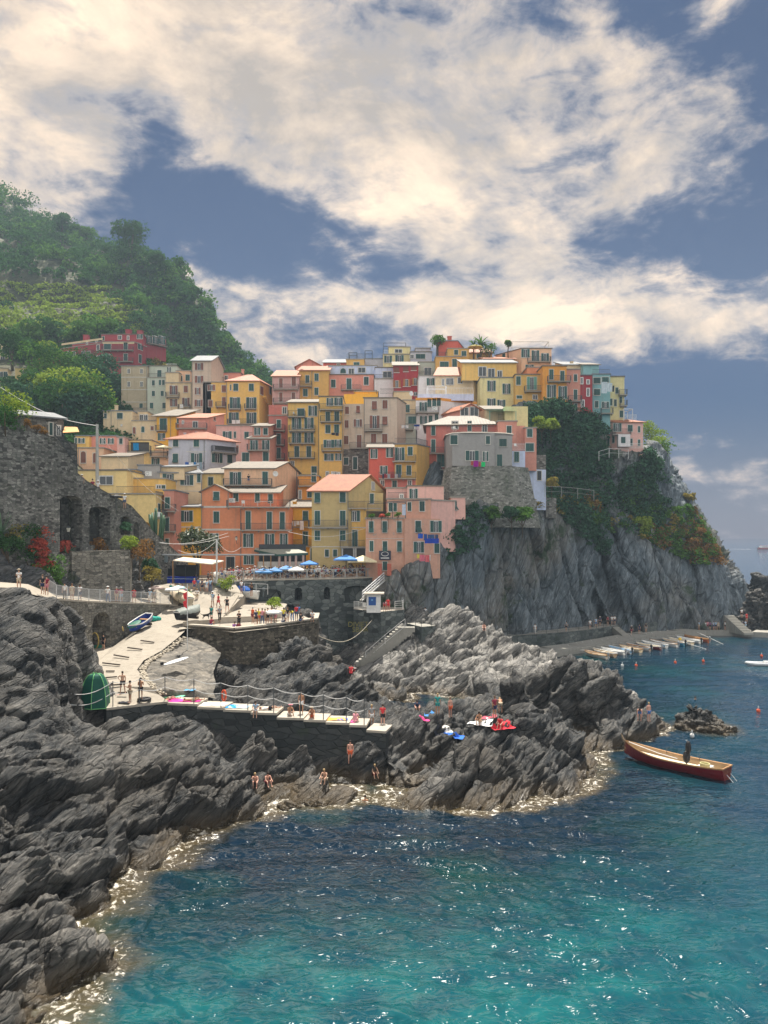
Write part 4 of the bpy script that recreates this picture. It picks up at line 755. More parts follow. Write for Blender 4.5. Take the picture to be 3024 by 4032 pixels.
g=H(7,'',102.5,(670,1030),242,400,'peeling',root=h.root,down=.5,deep=6); g.wins('0S26,70@305:700 0T26,66@305:738 0S28,70@300:855 0S40,80@297:958'); g.rail(0,500,822,396)
h=H(7,'pink upper house with a flat terrace just under the foot of the tower',105.5,(836,1135),135,245,'palepink',down=2,rc='pale',deep=6); h.wins('0O64,76@195:888 0P26,30@215:790'); h.rail(0,680,1180,238)
g=H(7,'',106.5,(665,838),152,245,'palepink',root=h.root,down=2,deep=5)
g=H(7,'',105.8,(1195,1312),228,350,'palepink',root=h.root,down=1,deep=5)
# ---- middle rows
h=H(2,'small brick red house with pale roof and railings left of the narrow rose house',120,(1062,1222),790,965,'brickpink',roof='sh',ridge=765,rc='pale',down=5); h.wins('0O52,70@836:1107 0O50,66@834:1192 0S50,72@925:1045 0S40,66@917:1192'); h.balc((1060,1215,872,0)); g=H(2,'',122,(1095,1215),700,790,'brickpink',root=h.root,roof='sh',ridge=682,rc='pale',down=.5); g.wins('0O40,50@735:1130 0S30,48@735:1190'); g.rail(0,1062,1222,782)
h=H(3,'narrow rose house of small balconies left of the yellow houses',128,(120,276),700,1085,'rose',down=5); h.wins('0S32,66@765:203 0S30,88@890:203 0S30,90@1007:203'); h.balc((130,256,822),(130,252,938),(130,252,1052)); g=H(3,'',131,(120,276),612,702,'rose',root=h.root,down=.5,roof='para'); g.wins('0P36,56@655:250'); g.rail(0,120,275,690)
h=H(3,'tall golden yellow house with white chairs on its third balcony',126,(277,530),592,1195,'yellow',roof='sh',ridge=572,rc='pale',down=5); h.wins('0O68,80@660:480 0S56,70@675:384 0O72,88@762:348 0O72,88@760:450 0O70,84@881:348,449 0S36,90@993:350,448 0P30,42@1090:313 0S42,66@1146:491'); h.balc((279,420,708),(288,500,825),(288,500,925),(286,498,1043)); h.pipe(0,528,600,1180)
h=H(3,'tall golden yellow house with shorter balconies beside the beige building',125,(531,725),545,1205,'yellow',rc='pale',down=5); h.wins('0O50,60@586:620 0O64,60@584:690 0S34,82@708:603 0S36,80@705:676 0S40,66@808:604 0S38,66@805:675 0O84,60@928:612 0O52,56@925:687 0O74,54@1038:612 0O48,52@1036:689 0P22,34@1172:600'); h.balc((536,728,652),(543,714,750),(555,716,985)); h.pipe(0,722,560,1190)
h=H(3,'large beige building with brown shutters on a dark stone base',127,(726,897),602,972,'beige',roof='para',down=2); h.wins('0Sb30,60@655:760 0Tb30,60@647:850 0Sb30,62@767:757 0Ob66,60@760:848 0Sb36,68@898:753 0Sb38,104@908:859')
g=H(3,'',126.8,(897,1168),556,970,'beige',root=h.root,down=2,side=('R',1240,6),rc='pale'); g.wins('0Tb40,70@615:983 0Sb40,70@607:1070 0Ob80,102@750:985 0Tb42,70@740:1069 0Sb42,78@885:977 0Sb42,76@885:1068'); g.balc((903,1050,822),(782,1142,965)); g.pipe(0,900,560,960)
g=H(3,'',126.6,(727,932),972,1200,'stone',root=h.root,down=5,roof='para'); g.wins('0S38,60@1070:753 0S34,102@1087:826',trim=WHITE)
h=H(3,'bright yellow roof terrace room behind the beige building',131,(735,1005),522,610,'deepyellow',down=3,roof='para'); g=H(3,'',133,(820,1012),505,560,'deepyellow',root=h.root,down=1); h.frame_deck(825,1000,490,600)
h=H(3,'cream upper house with an open gabled end behind the beige building',134,(1140,1290),505,600,'cream',down=3); h.rail(0,1030,1165,520)
h=H(3,'grey green house with laundry on its balcony right of the beige building',130,(1172,1330),692,905,'sage',down=5); h.wins('0O56,66@740:1200 0S64,62@735:1292'); h.balc((1175,1300,812)); h.rail(0,1200,1320,690); g=H(3,'',133,(1215,1335),575,700,'cream',root=h.root,down=1); g.wins('0S30,60@640:1255'); 
h=H(3,'red coral house with washing along its lower balcony',116,(932,1152),962,1290,'red',roof='sh',ridge=935,rc='pale',down=5); WALLM['red']; h.wins('0O52,72@1010:980 0O52,72@1001:1108 0O56,64@1143:1060 0P30,50@1250:1048'); h.pipe(0,935,965,1180)
h=H(3,'ochre house with a long railed roof terrace beside the red coral house',115.5,(1148,1328),934,1212,'ochre',side=('R',1432,4),down=2,rc='grey'); h.wins('0O74,104@1012:1190 0S38,68@988:1276 0S42,78@1140:1182 0S36,76@1144:1265'); h.balc((1130,1322,1072),(1018,1322,1212)); h.rail(0,1150,1328,930); h.rail(1,1330,1425,930)
g=H(3,'',115.4,(1068,1320),1214,1300,'rose',root=h.root,down=4,roof='para'); g.wins('0S36,60@1258:1148 0P30,40@1245:1272')
h=H(2,'orange terrace house under an awning between the peach and yellow houses',117,(1428,1575),1060,1235,'orange',down=5,deep=4); h.wins('0S32,60@1070:1540 0P20,60@1192:1440 0S32,58@1185:1510'); h.balc((1430,1558,1130)); h.frame_deck(1432,1560,1048,1100)
# ---- top row, centre
h=H(3,'mauve pink house with four iron balconies under a tile roof',148,(150,367),378,605,'mauve',roof='sh',ridge=335,down=6); h.wins('0Sb28,78@432:220 0Sb34,72@420:325 0Sb26,74@547:220,322'); h.balc((160,366,485),(160,362,598)); h.chim((392,320))
h=H(3,'khaki house with square green shutters at the top row',150,(368,610),330,580,'ochre',roof='sh',ridge=300,down=6); h.wins('0S30,62@400:436 0S33,60@385:511 0S36,60@510:420 0S32,60@500:510'); h.balc((368,472,460)); h.pipe(0,473,335,575)
h=H(3,'pink gabled roof house at the skyline left of centre',160,(342,565),300,345,'pink',roof='gf',ridge=242,down=8,deep=10)
h=H(3,'bright red low roof house on the skyline',163,(565,760),268,320,'red',roof='sh',ridge=245,rc='grey',down=8); h.wins('0P34,14@298:612 0P24,24@285:690')
h=H(3,'ochre penthouse with glass railings on the skyline',161,(755,900),240,305,'ochre',down=8); h.wins('0S46,26@275:838'); h.rail(0,758,900,238,h=1.3); h.frame_deck(775,840,182,235); h.frame_deck(906,965,168,225)
h=H(3,'blue grey roof room behind the ochre penthouse',164,(895,1055),236,300,'greywhite',rc='grey',down=6); h.chim((1040,240),w=.7)
h=H(3,'wide pink house with three green shutters below an arched terrace window',152,(610,978),366,535,'pink',down=6,rc='pale'); h.wins('0S36,66@437:648 0S40,92@440:776 0S38,66@415:917',trim=WHITE); h.balc((712,876,490))
g=H(3,'',155,(610,1005),292,368,'bluewhite',root=h.root,down=1); g.wins('0A44,40@332:728 0P44,44@335:795 0P60,40@325:880')
h=H(3,'white house with a glazed roof terrace right of the wide pink house',150,(983,1142),400,500,'white',down=6); h.rail(0,985,1142,398); g=H(3,'',153,(990,1142),308,402,'bluewhite',root=h.root,down=1,rc='pale'); g.wins('0P70,50@362:1088')
h=H(3,'dark red house with orange shutters under a pale roof',148,(1140,1342),290,525,'crimson',roof='sh',ridge=265,rc='pale',down=6); h.wins('0Sb44,42@325:1165 0Sb44,42@318:1240 0Sb44,42@308:1305 0Oo62,58@440:1167 0Oo60,58@430:1247 0Oo58,58@420:1318 0Pb30,30@520:1320',fr=False)
h=H(3,'lemon yellow house with a white pergola terrace on the skyline',160,(1055,1278),200,285,'lemon',down=8); h.wins('0O62,56@238:1095 0O66,56@234:1188'); g=H(3,'',163,(1100,1275),140,202,'lemon',root=h.root,down=1); g.wins('0P60,30@170:1180'); g.rail(0,1060,1275,196,white=True); g.frame_deck(1057,1240,105,190)
h=H(3,'blue grey attic with a striped awning right of the lemon yellow terrace',158,(1278,1452),180,255,'greywhite',rc='pale',down=8); h.wins('0S76,40@215:1360 0P30,30@215:1290'); g=H(3,'',161,(1320,1440),150,185,'greywhite',root=h.root,down=1)
h=H(3,'white terraced house with potted greenery below the blue grey attic',149,(1342,1480),388,510,'white',down=5); h.wins('0O62,60@422:1442'); h.rail(0,1345,1478,385); g=H(3,'',152,(1342,1480),262,390,'sage',root=h.root,down=1); g.wins('0P60,70@340:1420'); 
# ---- upper right (region 4)
h=H(4,'ochre house with a big green garage like shutter near the summit',150,(192,362),175,295,'ochre',down=8); h.wins('0S56,62@237:248 0S30,52@215:315'); g=H(4,'',152,(270,410),122,178,'ochre',root=h.root,down=1); g.wins('0S24,32@145:325 0S30,32@153:376'); g.rail(0,195,300,172)
h=H(4,'red cube shaped house at the very top of the village',157,(203,335),72,140,'red',side=('R',372,6),down=8,rc='grey'); h.chim((282,42),w=.9,h=1.5)
h=H(4,'cream house with brown attic roofs below the palm trees',153,(410,560),150,200,'ochre',roof='sh',ridge=125,down=8); h.wins('0S20,26@170:470')
h=H(4,'beige house with one green shutter left of the big salmon house',146,(508,712),190,290,'cream',down=8,roof='sh',ridge=180); h.wins('0S32,52@228:648'); h.balc((600,672,262))
h=H(4,'big salmon house on the skyline with a railed roof deck',148,(752,948),122,260,'peach',side=('L',582,6),down=8,rc='pale'); h.wins('0O52,52@152:778 0O46,72@170:843 0O48,50@178:906 0O52,34@245:805 1S18,34@170:637'); h.balc((790,940,208)); h.frame_deck(690,930,76,120,dep=5,mat=TRIM)
h=H(4,'small cream gabled house with a terracotta roof above the white terrace house',140,(190,440),295,510,'cream',roof='ga',ridge=246,side=('R',480,7),down=5); h.wins('0P14,42@340:240 0P24,42@335:272 0P22,42@335:297 0P30,40@328:351 1P20,50@330:452')
g=H(4,'',139.6,(440,482,0,2),300,510,'cream',root=h.root,down=3,roof='para',deep=5)
h=H(4,'white roof room with green shutters left of the small gabled house',143,(80,190),300,440,'white',down=4); h.wins('0O48,46@338:158'); h.rail(0,85,190,298)
h=H(4,'pale yellow house with four dark windows and a glazed attic',135,(484,712),312,510,'lemon',rc='grey',down=5,ov=.6); h.wins('0O52,66@365:556 0O50,64@384:654 0O52,52@474:556 0O50,48@481:620'); g=H(4,'',138,(365,720),215,312,'yellow',root=h.root,roof='sh',ridge=198,rc='grey',down=.5); g.wins('0P50,60@270:497 0P44,58@280:555 0P30,40@285:610'); g.rail(0,600,715,318)
h=H(4,'ochre yellow house with one pale green shuttered balcony door',133,(712,890),292,480,'ochre',down=8,rc='pale'); h.wins('0Ot62,82@348:820 0S28,56@330:732 0S34,20@437:738 0P30,28@437:841'); h.balc((768,886,402)); g=H(4,'',136,(790,892),245,295,'salmon',root=h.root,down=1)
h=H(4,'orange house of four storeys above the dark ivy',131,(890,1047),236,480,'orange',down=9,rc='pale'); h.wins('0S26,66@290:947 0S26,70@302:1019 0O56,80@400:948 0O54,80@408:1021 0S24,26@468:946 0S22,34@480:1020'); h.balc((920,1070,337)); g=H(4,'',131.8,(1047,1136),258,520,'brickpink',root=h.root,down=9); g.wins('0S20,46@312:1105 0S22,66@422:1105 0S16,36@498:1107'); g.balc((1054,1140,466))
h=H(4,'narrow crimson house with white framed windows above the cliff',132,(1136,1215),296,552,'crimson',down=9,rc='grey'); h.wins('0P16,40@330:1145 0P17,26@338:1187 0P17,50@405:1187 0P20,46@480:1152',trim=WHITE)
h=H(4,'pale teal house hung with white sheets',134,(1216,1332),290,575,'teal',down=3,rc='grey'); h.wins('0S40,40@405:1245 0S22,44@485:1243 0O44,40@490:1300 0S46,40@330:1245 0S44,36@325:1300'); h.balc((1268,1345,545)); h.rail(0,1218,1330,288); g=H(4,'',137,(1155,1258),228,300,'teal',root=h.root,down=1,roof='sh',ridge=218,rc='pale')
h=H(4,'cream attic house with a mono pitch roof behind the crimson one',139,(1030,1165),228,300,'cream',roof='sh',ridge=212,rc='grey',down=5); h.chim((1080,205)); 
h=H(4,'pale yellow house with side balconies at the right end of the top row',136,(1332,1424),305,570,'lemon',down=1.5,rc='pale'); h.wins('0S16,44@470:1337 0S16,44@475:1365 0S18,40@395:1375 0S16,40@455:1400 0S22,44@548:1405'); h.balc((1385,1436,425),(1392,1436,495)); g=H(4,'',139,(1375,1422),318,380,'teal',root=h.root,down=1)
h=H(4,'lone pink house on stilts at the cliff edge with a white bay',134,(1372,1546),603,790,'palepink',roof='sh',ridge=588,side=('L',1256,3),down=1,rc='tile'); h.wins('0O52,52@636:1378 0S30,42@641:1462 0S14,40@648:1520 0S26,44@731:1464 0S14,40@735:1520 1S14,44@656:1279 1S14,40@640:1322 1S14,60@725:1320 1S14,44@714:1353')
u0,z1=h.loc(0,1374,685); u1,z0=h.loc(0,1452,765); m=MB(); h.slab(m,0,u0,u1,z0,z1,0,1.0); by=h.part(m,'bay',WALLM['white']); u0,z1=h.loc(0,1392,702); u1,z0=h.loc(0,1420,742); m=MB(); h.slab(m,0,u0,u1,z0,z1,1.005,1.04); h.part(m,'shutter',SHUT['g'],by); h.balc((1340,1460,682)); h.rail(0,1450,1540,776,white=True,off=.8); h.rail(0,1420,1505,585,white=True); h.frame_deck(1420,1478,515,585,mat=WHITE)
# ---- round the tower
h=H(4,'white house with orange parapet band and long roof terrace',130,(62,232),452,620,'white',side=('R',460,4),down=4,roof='para'); h.wins('0O46,55@500:110 0S24,55@475:150 0S24,52@472:182 0S24,52@470:212 0O44,50@588:112 0S22,46@582:158 0S20,46@573:197'); h.balc((60,212,540)); h.band(0,60,232,450,hh=.5,mat=WALLM['orange']); h.band(1,232,460,452,hh=.5,mat=WALLM['orange']); g=H(4,'',131,(75,440),418,450,'bluewhite',root=h.root,down=.3,roof='para',deep=5); g.rail(0,78,438,418,white=True,h=1.2,step=.5); g.frame_deck(140,262,365,415,mat=WHITE)
g=H(4,'',130.5,(40,128),598,735,'white',root=h.root,down=3,roof='para'); g.wins('0O34,40@695:108 0S22,36@632:80'); 
h=H(4,'pink gabled attic with two large glazed bays above the tower',128,(354,478,0,0),520,610,'pink',roof='gf',ridge=482,side=('L',238,5),down=4,rc='tile',deep=8); h.wins('0P50,52@532:380 0P54,60@532:443')
h=H(4,'pink house wrapped round the tower with pale hipped tile roof',120,(130,600,1,0),612,1015,'rose',roof='hip',ridge=560,rc='pale',down=4,deep=9,ov=.6); h.wins('0T24,62@655:176 0S26,82@755:176 0P40,50@620:318 0S24,64@627:413 0P32,50@640:512 0S54,82@850:228 0Aw22,80@980:218 0P18,64@970:180'); h.balc((115,255,806),(154,252,912))
h=H(4,'coral house with green shutters stepping down right of the tower',118,(600,722),597,720,'brickpink',down=4); h.wins('0S30,58@655:671'); g=H(4,'',117,(775,850,0,0),640,800,'brickpink',root=h.root,down=3); g.wins('0S34,52@672:806 0S52,52@765:806'); g=H(4,'',118.2,(722,776),625,760,'brickpink',root=h.root,down=2,roof='para')
h=H(4,'pale green walled terrace with a teal sun sail',123,(642,794),498,610,'lemon',down=5,roof='para',deep=6,name='terrace_house'); h.rail(0,600,720,588); g=H(4,'',125,(520,650),520,600,'cream',root=h.root,roof='sh',ridge=500,rc='pale',down=1)
m=MB(); a,b=P(*rg(4,545,528),131),P(*rg(4,716,528),131); m.face([a,b,b+Vector((0,3,.5)),a+Vector((0,3,.5))]); m.face([b,a,a+Vector((0,3,.45)),b+Vector((0,3,.45))])
for q in (a,b): m.bar(q,q-Vector((0,0,4.5)),.08)
tag(m.build('sun_sail',M('teal_cloth',(.08,.36,.33),rough=.8)),'teal sun sail stretched over the pale terrace behind the tower','awning')
h=H(4,'narrow blue white house standing down the cliff on the terrace wall',114.5,(692,776),788,962,'bluewhite',roof='para',down=1,deep=5); h.wins('0S30,66@828:720 0P14,20@922:711'); h.rail(0,690,776,782,white=True)
h=H(4,'tall blank blue white house hanging lowest on the cliff',118,(796,912,0,1),908,1170,'bluewhite',down=.1,roof='para',side=('L',777,3)); h.wins('0Sk26,60@950:868 0Sk9,18@1135:857')
h=H(4,'ruined brick terrace with plants above the lowest blue white house',119,(778,912),815,905,'stone',down=.2,roof='para',deep=5,name='brick_terrace',cat='terrace'); h.rail(0,780,912,812,h=.9)
h=H(4,'grey cottage wall right of the lowest blue white house',120.5,(912,980),1095,1190,'stone',down=1,roof='para',deep=4,name='terrace_wall',cat='wall')
# the tower: rounded rendered storeys on a battered masonry drum
rt=empty('stone_tower',P(*rg(4,500,1150),125)); tag(rt,'rounded grey tower house on a high battered stone base','tower')
def ring_pts(R,pts,Y,y,grow=0):
    return [P(*rg(R,x,y),Y+9+d) for x,d in pts]
tp=[(254,7),(262,3),(300,.8),(370,0),(470,0),(575,.3),(640,.8),(692,2)]
def drum(pts,y0,y1,Y,grow,mat,name,back=9,cap=False):
    top=ring_pts(4,pts,Y,y0); zt=top[3].z; zb=P(*rg(4,400,y1),Y+9).z; m=MB(); cen=Vector((sum(p.x for p in top)/len(top),Y+14)); U=0
    top=[Vector((p.x,p.y)) for p in top]; top=[top[0]+Vector((0,back))]+top+[top[-1]+Vector((0,back))]
    for i in range(len(top)-1):
        a,b=top[i],top[i+1]; L=(b-a).length; ga=a+(a-cen).normalized()*grow; gb=b+(b-cen).normalized()*grow
        m.face([(ga.x,ga.y,zb),(gb.x,gb.y,zb),(b.x,b.y,zt),(a.x,a.y,zt)],[(U,zb),(U+L,zb),(U+L,zt),(U,zt)]); U+=L
    m.face([(a.x,a.y,zt-.004) for a in top]); 
    m.v=[(v[0]-rt.location.x,v[1]-rt.location.y,v[2]-rt.location.z) for v in m.v]; return m.build(name,mat,rt,smooth=False)
drum(tp,668,890,112,0,WALLM['grey'],'wall'); drum([(x+(x-470)*.01,d-.05) for x,d in tp],664,672,112,.25,BALC,'cornice')
tb=[(243,9),(250,4),(300,.5),(370,-.3),(470,-.3),(575,-.2),(700,.5),(796,3)]; drum(tb,886,1290,112,2.0,WALLM['ruin'],'base'); drum([(x,d-.15) for x,d in tb],940,948,112,.1,WALLM['ruin'],'string_course')
h=H(4,'',112.3,(575,690),690,886,'grey',root=rt,roof='para',down=0,deep=6); h.wins('0S48,50@735:631 0S34,76@850:609',trim=CONC)
h=H(4,'',111.98,(300,576),672,886,'grey',root=rt,roof='para',down=0,deep=3); h.wins('0S46,60@716:311 0S26,52@718:533 0O84,62@820:430 0O34,60@825:518'); h.rail(0,265,575,668)
# ---------------------------------------------------------------- walls, ramp, terraces
DRY=stone_wall_mat('dry_stone',(.15,.15,.14),(.33,.32,.29),(.06,.06,.056),w=.42,h=.2,bd=.12,stain=(.06,.06,.055),veg=.35)
ARC=stone_wall_mat('arcade_stone',(.20,.19,.165),(.34,.32,.275),(.08,.078,.07),w=.5,h=.25,bd=.12,stain=(.10,.095,.08))
BAST=stone_wall_mat('bastion_stone',(.10,.088,.068),(.22,.19,.145),(.04,.037,.03),w=.48,h=.22,bd=.10,stain=(.07,.06,.05),veg=.25)
DKW=stone_wall_mat('dark_quay_stone',(.10,.115,.115),(.20,.22,.21),(.05,.06,.06),w=1.0,h=.5,bd=.06,stain=(.05,.065,.065),veg=.3)
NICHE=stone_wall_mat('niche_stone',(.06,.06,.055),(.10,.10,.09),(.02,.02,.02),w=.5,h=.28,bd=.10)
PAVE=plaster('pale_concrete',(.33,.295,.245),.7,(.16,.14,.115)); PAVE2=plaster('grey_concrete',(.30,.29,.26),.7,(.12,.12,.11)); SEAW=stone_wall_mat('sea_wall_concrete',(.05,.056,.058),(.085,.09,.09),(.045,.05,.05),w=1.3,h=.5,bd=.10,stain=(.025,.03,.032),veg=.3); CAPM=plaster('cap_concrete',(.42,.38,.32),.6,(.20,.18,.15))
class Path:
    def __init__(s,pts): # (px,py_top,Y) -> plan path with tops
        s.p=[P(*q) for q in pts]; s.u=[0]
        for a,b in zip(s.p,s.p[1:]): s.u.append(s.u[-1]+(b.xy-a.xy).length)
    def at(s,u):
        u=max(0,min(s.u[-1],u))
        for i in range(len(s.u)-1):
            if u<=s.u[i+1]+1e-9: break
        f=(u-s.u[i])/(s.u[i+1]-s.u[i]); a,b=s.p[i],s.p[i+1]; d=(b.xy-a.xy).normalized(); return a.lerp(b,f),Vector((d.y,-d.x))
    def find(s,px):
        k=(px-CX)/F; best=None
        for i,(a,b) in enumerate(zip(s.p,s.p[1:])):
            d=b-a; den=d.x-k*d.y
            if abs(den)<1e-9: continue
            t=(k*a.y-a.x)/den
            if -1e-6<=t<=1+1e-6: return s.u[i]+t*(s.u[i+1]-s.u[i])
        return s.u[0] if px<(s.p[0].x/s.p[0].y*F+CX) else s.u[-1]
    def z(s,u,py): return Zat(py,s.at(u)[0].y)
def wall_path(name,pts,zbot,ops,thick,mat,cap=None,label=None,cat='wall',parent=None,back=NICHE,step=.5,kind=None,capover=.08,copen=True):
    """ops: (px0,px1,py_crown,py_spring,py_foot,depth)"""
    W=Path(pts); L=W.u[-1]; O=[]
    for (a,b,yc,ys,yf,dp) in ops:
        ua,ub=W.find(a),W.find(b); um=(ua+ub)/2; O.append((ua,ub,W.z(um,yc),W.z(um,ys),W.z(um,yf) if yf else -99,dp))
    us=set(np.round(np.arange(0,L,step),3).tolist()+[L]+[round(x,4) for x in W.u])
    for o in O:
        for k in range(13): us.add(round(o[0]+(o[1]-o[0])*k/12,4))
    us=sorted(us); m=MB(); nb=MB(); cp=MB()
    def zb(u):
        if callable(zbot): return zbot(u/L)
        return zbot
    def arch(o,u):
        t=abs((u-(o[0]+o[1])/2)/((o[1]-o[0])/2)); t=min(1,t); return o[3]+(o[2]-o[3])*math.sqrt(max(0,1-t*t))
    for a,b in zip(us,us[1:]):
        if b-a<1e-3: continue
        (A,n),(B,n2)=W.at(a),W.at(b); mid=(a+b)/2; o=next((o for o in O if o[0]-1e-4<=mid<=o[1]+1e-4),None)
        n=W.at(mid)[1]
        def V(p,z,off=0): return (p.x-n.x*off,p.y-n.y*off,z)
        if o:
            za,zb_=arch(o,a),arch(o,b); m.face([V(A,za),V(B,zb_),V(B,B.z),V(A,A.z)],[(a,za),(b,zb_),(b,B.z),(a,A.z)])
            m.face([V(A,za),V(A,za,o[5]),V(B,zb_,o[5]),V(B,zb_)],[(a,0),(a,o[5]),(b,o[5]),(b,0)])
            f=max(o[4],min(zb(a),zb(b))) if o[4]>-90 else min(zb(a),zb(b))
            nb.face([V(A,f,o[5]),V(B,f,o[5]),V(B,zb_,o[5]),V(A,za,o[5])],[(a,f),(b,f),(b,zb_),(a,za)])
            if o[4]>-90:
                m.face([V(A,zb(a)),V(B,zb(b)),V(B,f),V(A,f)],[(a,zb(a)),(b,zb(b)),(b,f),(a,f)]); m.face([V(A,f),V(B,f),V(B,f,o[5]),V(A,f,o[5])])
        else: m.face([V(A,zb(a)),V(B,zb(b)),V(B,B.z),V(A,A.z)],[(a,zb(a)),(b,zb(b)),(b,B.z),(a,A.z)])
        q=[V(A,A.z,-capover),V(B,B.z,-capover),V(B,B.z,thick),V(A,A.z,thick)]; h=.16 if cap else .0
        if cap:
            up=[(x,y,z+h) for x,y,z in q]; cp.face(up,[(0,0)]*4); cp.face([q[0],q[1],up[1],up[0]]); cp.face([q[2],q[3],up[3],up[2]]); cp.face(q[::-1])
        else: m.face(q,[(a,0),(b,0),(b,thick),(a,thick)])
        m.face([V(B,zb(b),thick),V(A,zb(a),thick),V(A,A.z,thick),V(B,B.z,thick)],[(b,0),(a,0),(a,5),(b,5)])
    for o in O:
        for u in (o[0],o[1]):
            A,n=W.at(u); n=W.at((o[0]+o[1])/2)[1]; f=max(o[4],zb(u)) if o[4]>-90 else zb(u)
            m.face([(A.x,A.y,f),(A.x-n.x*o[5],A.y-n.y*o[5],f),(A.x-n.x*o[5],A.y-n.y*o[5],o[3]),(A.x,A.y,o[3])],[(0,f),(o[5],f),(o[5],o[3]),(0,o[3])])
    for u in (0,L):
        A,n=W.at(u); q=(A.x-n.x*thick,A.y-n.y*thick); m.face([(A.x,A.y,zb(u)),(q[0],q[1],zb(u)),(q[0],q[1],A.z),(A.x,A.y,A.z)],[(0,zb(u)),(thick,zb(u)),(thick,A.z),(0,A.z)])
    root=empty(name,W.p[0].copy() if not parent else (0,0,0),parent=parent) 
    off=root.location if not parent else parent.location
    for mb in (m,nb,cp): mb.v=[(x-off.x,y-off.y,z-off.z) for x,y,z in mb.v]
    m.build('masonry',mat,root); 
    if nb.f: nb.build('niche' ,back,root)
    if cp.f: cp.build('coping',cap,root)
    if label: tag(root,label,cat)
    if kind: root['kind']=kind
    return W,root
# great retaining wall of the path, with its niches
TOPW=[(-160,1660,69),(0,1675,71.5),(80,1690,73),(150,1705,75),(250,1732,78),(300,1748,79.6),(303,1862,79.8),(340,1893,81.4),(400,1928,84),(445,1953,86),(515,1991,89.5),(560,2040,92),(602,2092,95),(650,2135,98),(705,2182,102),(740,2215,106)]
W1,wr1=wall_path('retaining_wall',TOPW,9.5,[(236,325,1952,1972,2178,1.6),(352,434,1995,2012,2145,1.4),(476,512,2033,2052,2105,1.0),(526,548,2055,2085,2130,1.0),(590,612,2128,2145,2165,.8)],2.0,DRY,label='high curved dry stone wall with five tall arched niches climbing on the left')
wall_path('buttress_wall',[(283,2172,78.5),(400,2169,81),(512,2166,83.5),(520,2172,88)],9.5,[],2.0,ARC,label='squared lower stone wall in front of the niches, beside the rust red shrub')
# arcade under the railed walk
TOPA=[(228,2364,69.6),(347,2372,74.5),(477,2377,80),(613,2380,86),(665,2383,88.5),(705,2390,90.2)]
W2,wr2=wall_path('arcade_wall',TOPA,lambda t:7.9-3.0*(1-t)+2*max(0,t-.5),[(264,312,2410,2450,None,2.6),(364,434,2410,2452,None,2.6)],2.8,ARC,cap=CAPM,label='rough stone arcade with two round arches below the railed walk')
wall_path('walk_wall',[(-160,2312,57),(0,2321,60),(95,2324,62.5)],8,[],.8,DRY,cap=CAPM,label='stone wall with pale coping under the walk at the left edge')
# pavements
def sheet(name,rows,mat,label=None,dz=0,th=.0,kind='structure'):
    m=MB(); R=[[P(*q)+Vector((0,0,dz)) for q in r] for r in rows]
    for a,b in zip(R,R[1:]):
        n=len(a)
        for i in range(n-1): m.face([a[i],a[i+1],b[i+1],b[i]],[(p.x,p.y) for p in (a[i],a[i+1],b[i+1],b[i])])
    o=m.build(name,mat); tag(o,kind=kind); return o
def zr(px,py,z): g=G(px,py,z); return (px,py,g.y)
sheet('path',[[(-160,2316,57.2),(0,2325,60.2),(110,2336,64),(233,2367,69.9),(347,2374,74.8),(477,2379,80.3),(613,2382,86.2),(664,2386,88.6)],
 [(-160,2290,66),(0,2292,68),(110,2300,70.5),(233,2345,73.5),(347,2350,79.5),(477,2354,85.5),(613,2356,91.5),(664,2362,93.5)]],PAVE)
RAMP=[[zr(560,2300,12.2),zr(600,2305,12.2),zr(760,2298,12.25),zr(920,2291,12.28)],[zr(600,2345,11.1),zr(650,2345,11.0),zr(790,2345,11.0),zr(960,2345,10.9)],[zr(664,2388,10.0),zr(690,2390,9.9),zr(770,2392,9.85),zr(905,2400,9.7)],[zr(600,2434,9.0),zr(618,2430,9.2),zr(690,2440,9.1),zr(770,2442,9.05)],[zr(520,2490,7.9),zr(560,2478,8.5),zr(620,2490,8.5),zr(706,2506,8.3)],
 [zr(445,2545,6.9),zr(492,2530,7.7),zr(550,2545,7.6),zr(636,2562,7.4)],[zr(330,2560,6.7),zr(391,2598,6.9),zr(470,2595,6.95),zr(566,2600,6.95)],[zr(330,2630,6.5),zr(380,2640,6.5),zr(460,2640,6.5),zr(540,2636,6.6)],[zr(360,2700,6.0),zr(395,2702,6.0),zr(490,2702,6.0),zr(592,2706,6.0)],[zr(370,2750,5.45),zr(415,2750,5.45),zr(520,2745,5.45),zr(625,2735,5.5)],[zr(380,2788,5.13),zr(419,2785,5.13),zr(545,2772,5.13),zr(665,2762,5.13)]]
ramp=sheet('ramp',RAMP,PAVE)
# pebble kerb of the ramp
m=MB(); kb=[(706,2506,8.3),(636,2562,7.4),(566,2600,6.95),(540,2636,6.6),(552,2670,6.35),(592,2706,6.0),(625,2735,5.5)]
kb=[G(*q) for q in kb]
for a,b in zip(kb,kb[1:]):
    for k in range(int((b-a).length/.22)):
        for j in range(3):
            q=a.lerp(b,RN.random())+Vector((.15+RN.random()*.5,RN.random()*.2,-.02-RN.random()*.12)); m.ell(q,(.1+RN.random()*.07,.1+RN.random()*.05,.09),6,4,rz=RN.random()*3)
tag(m.build('pebble_edging',M('pebbles',(.42,.37,.29),var=.4,scale=9)),'rough pebble edging along the seaward side of the ramp','edging',kind='thing')
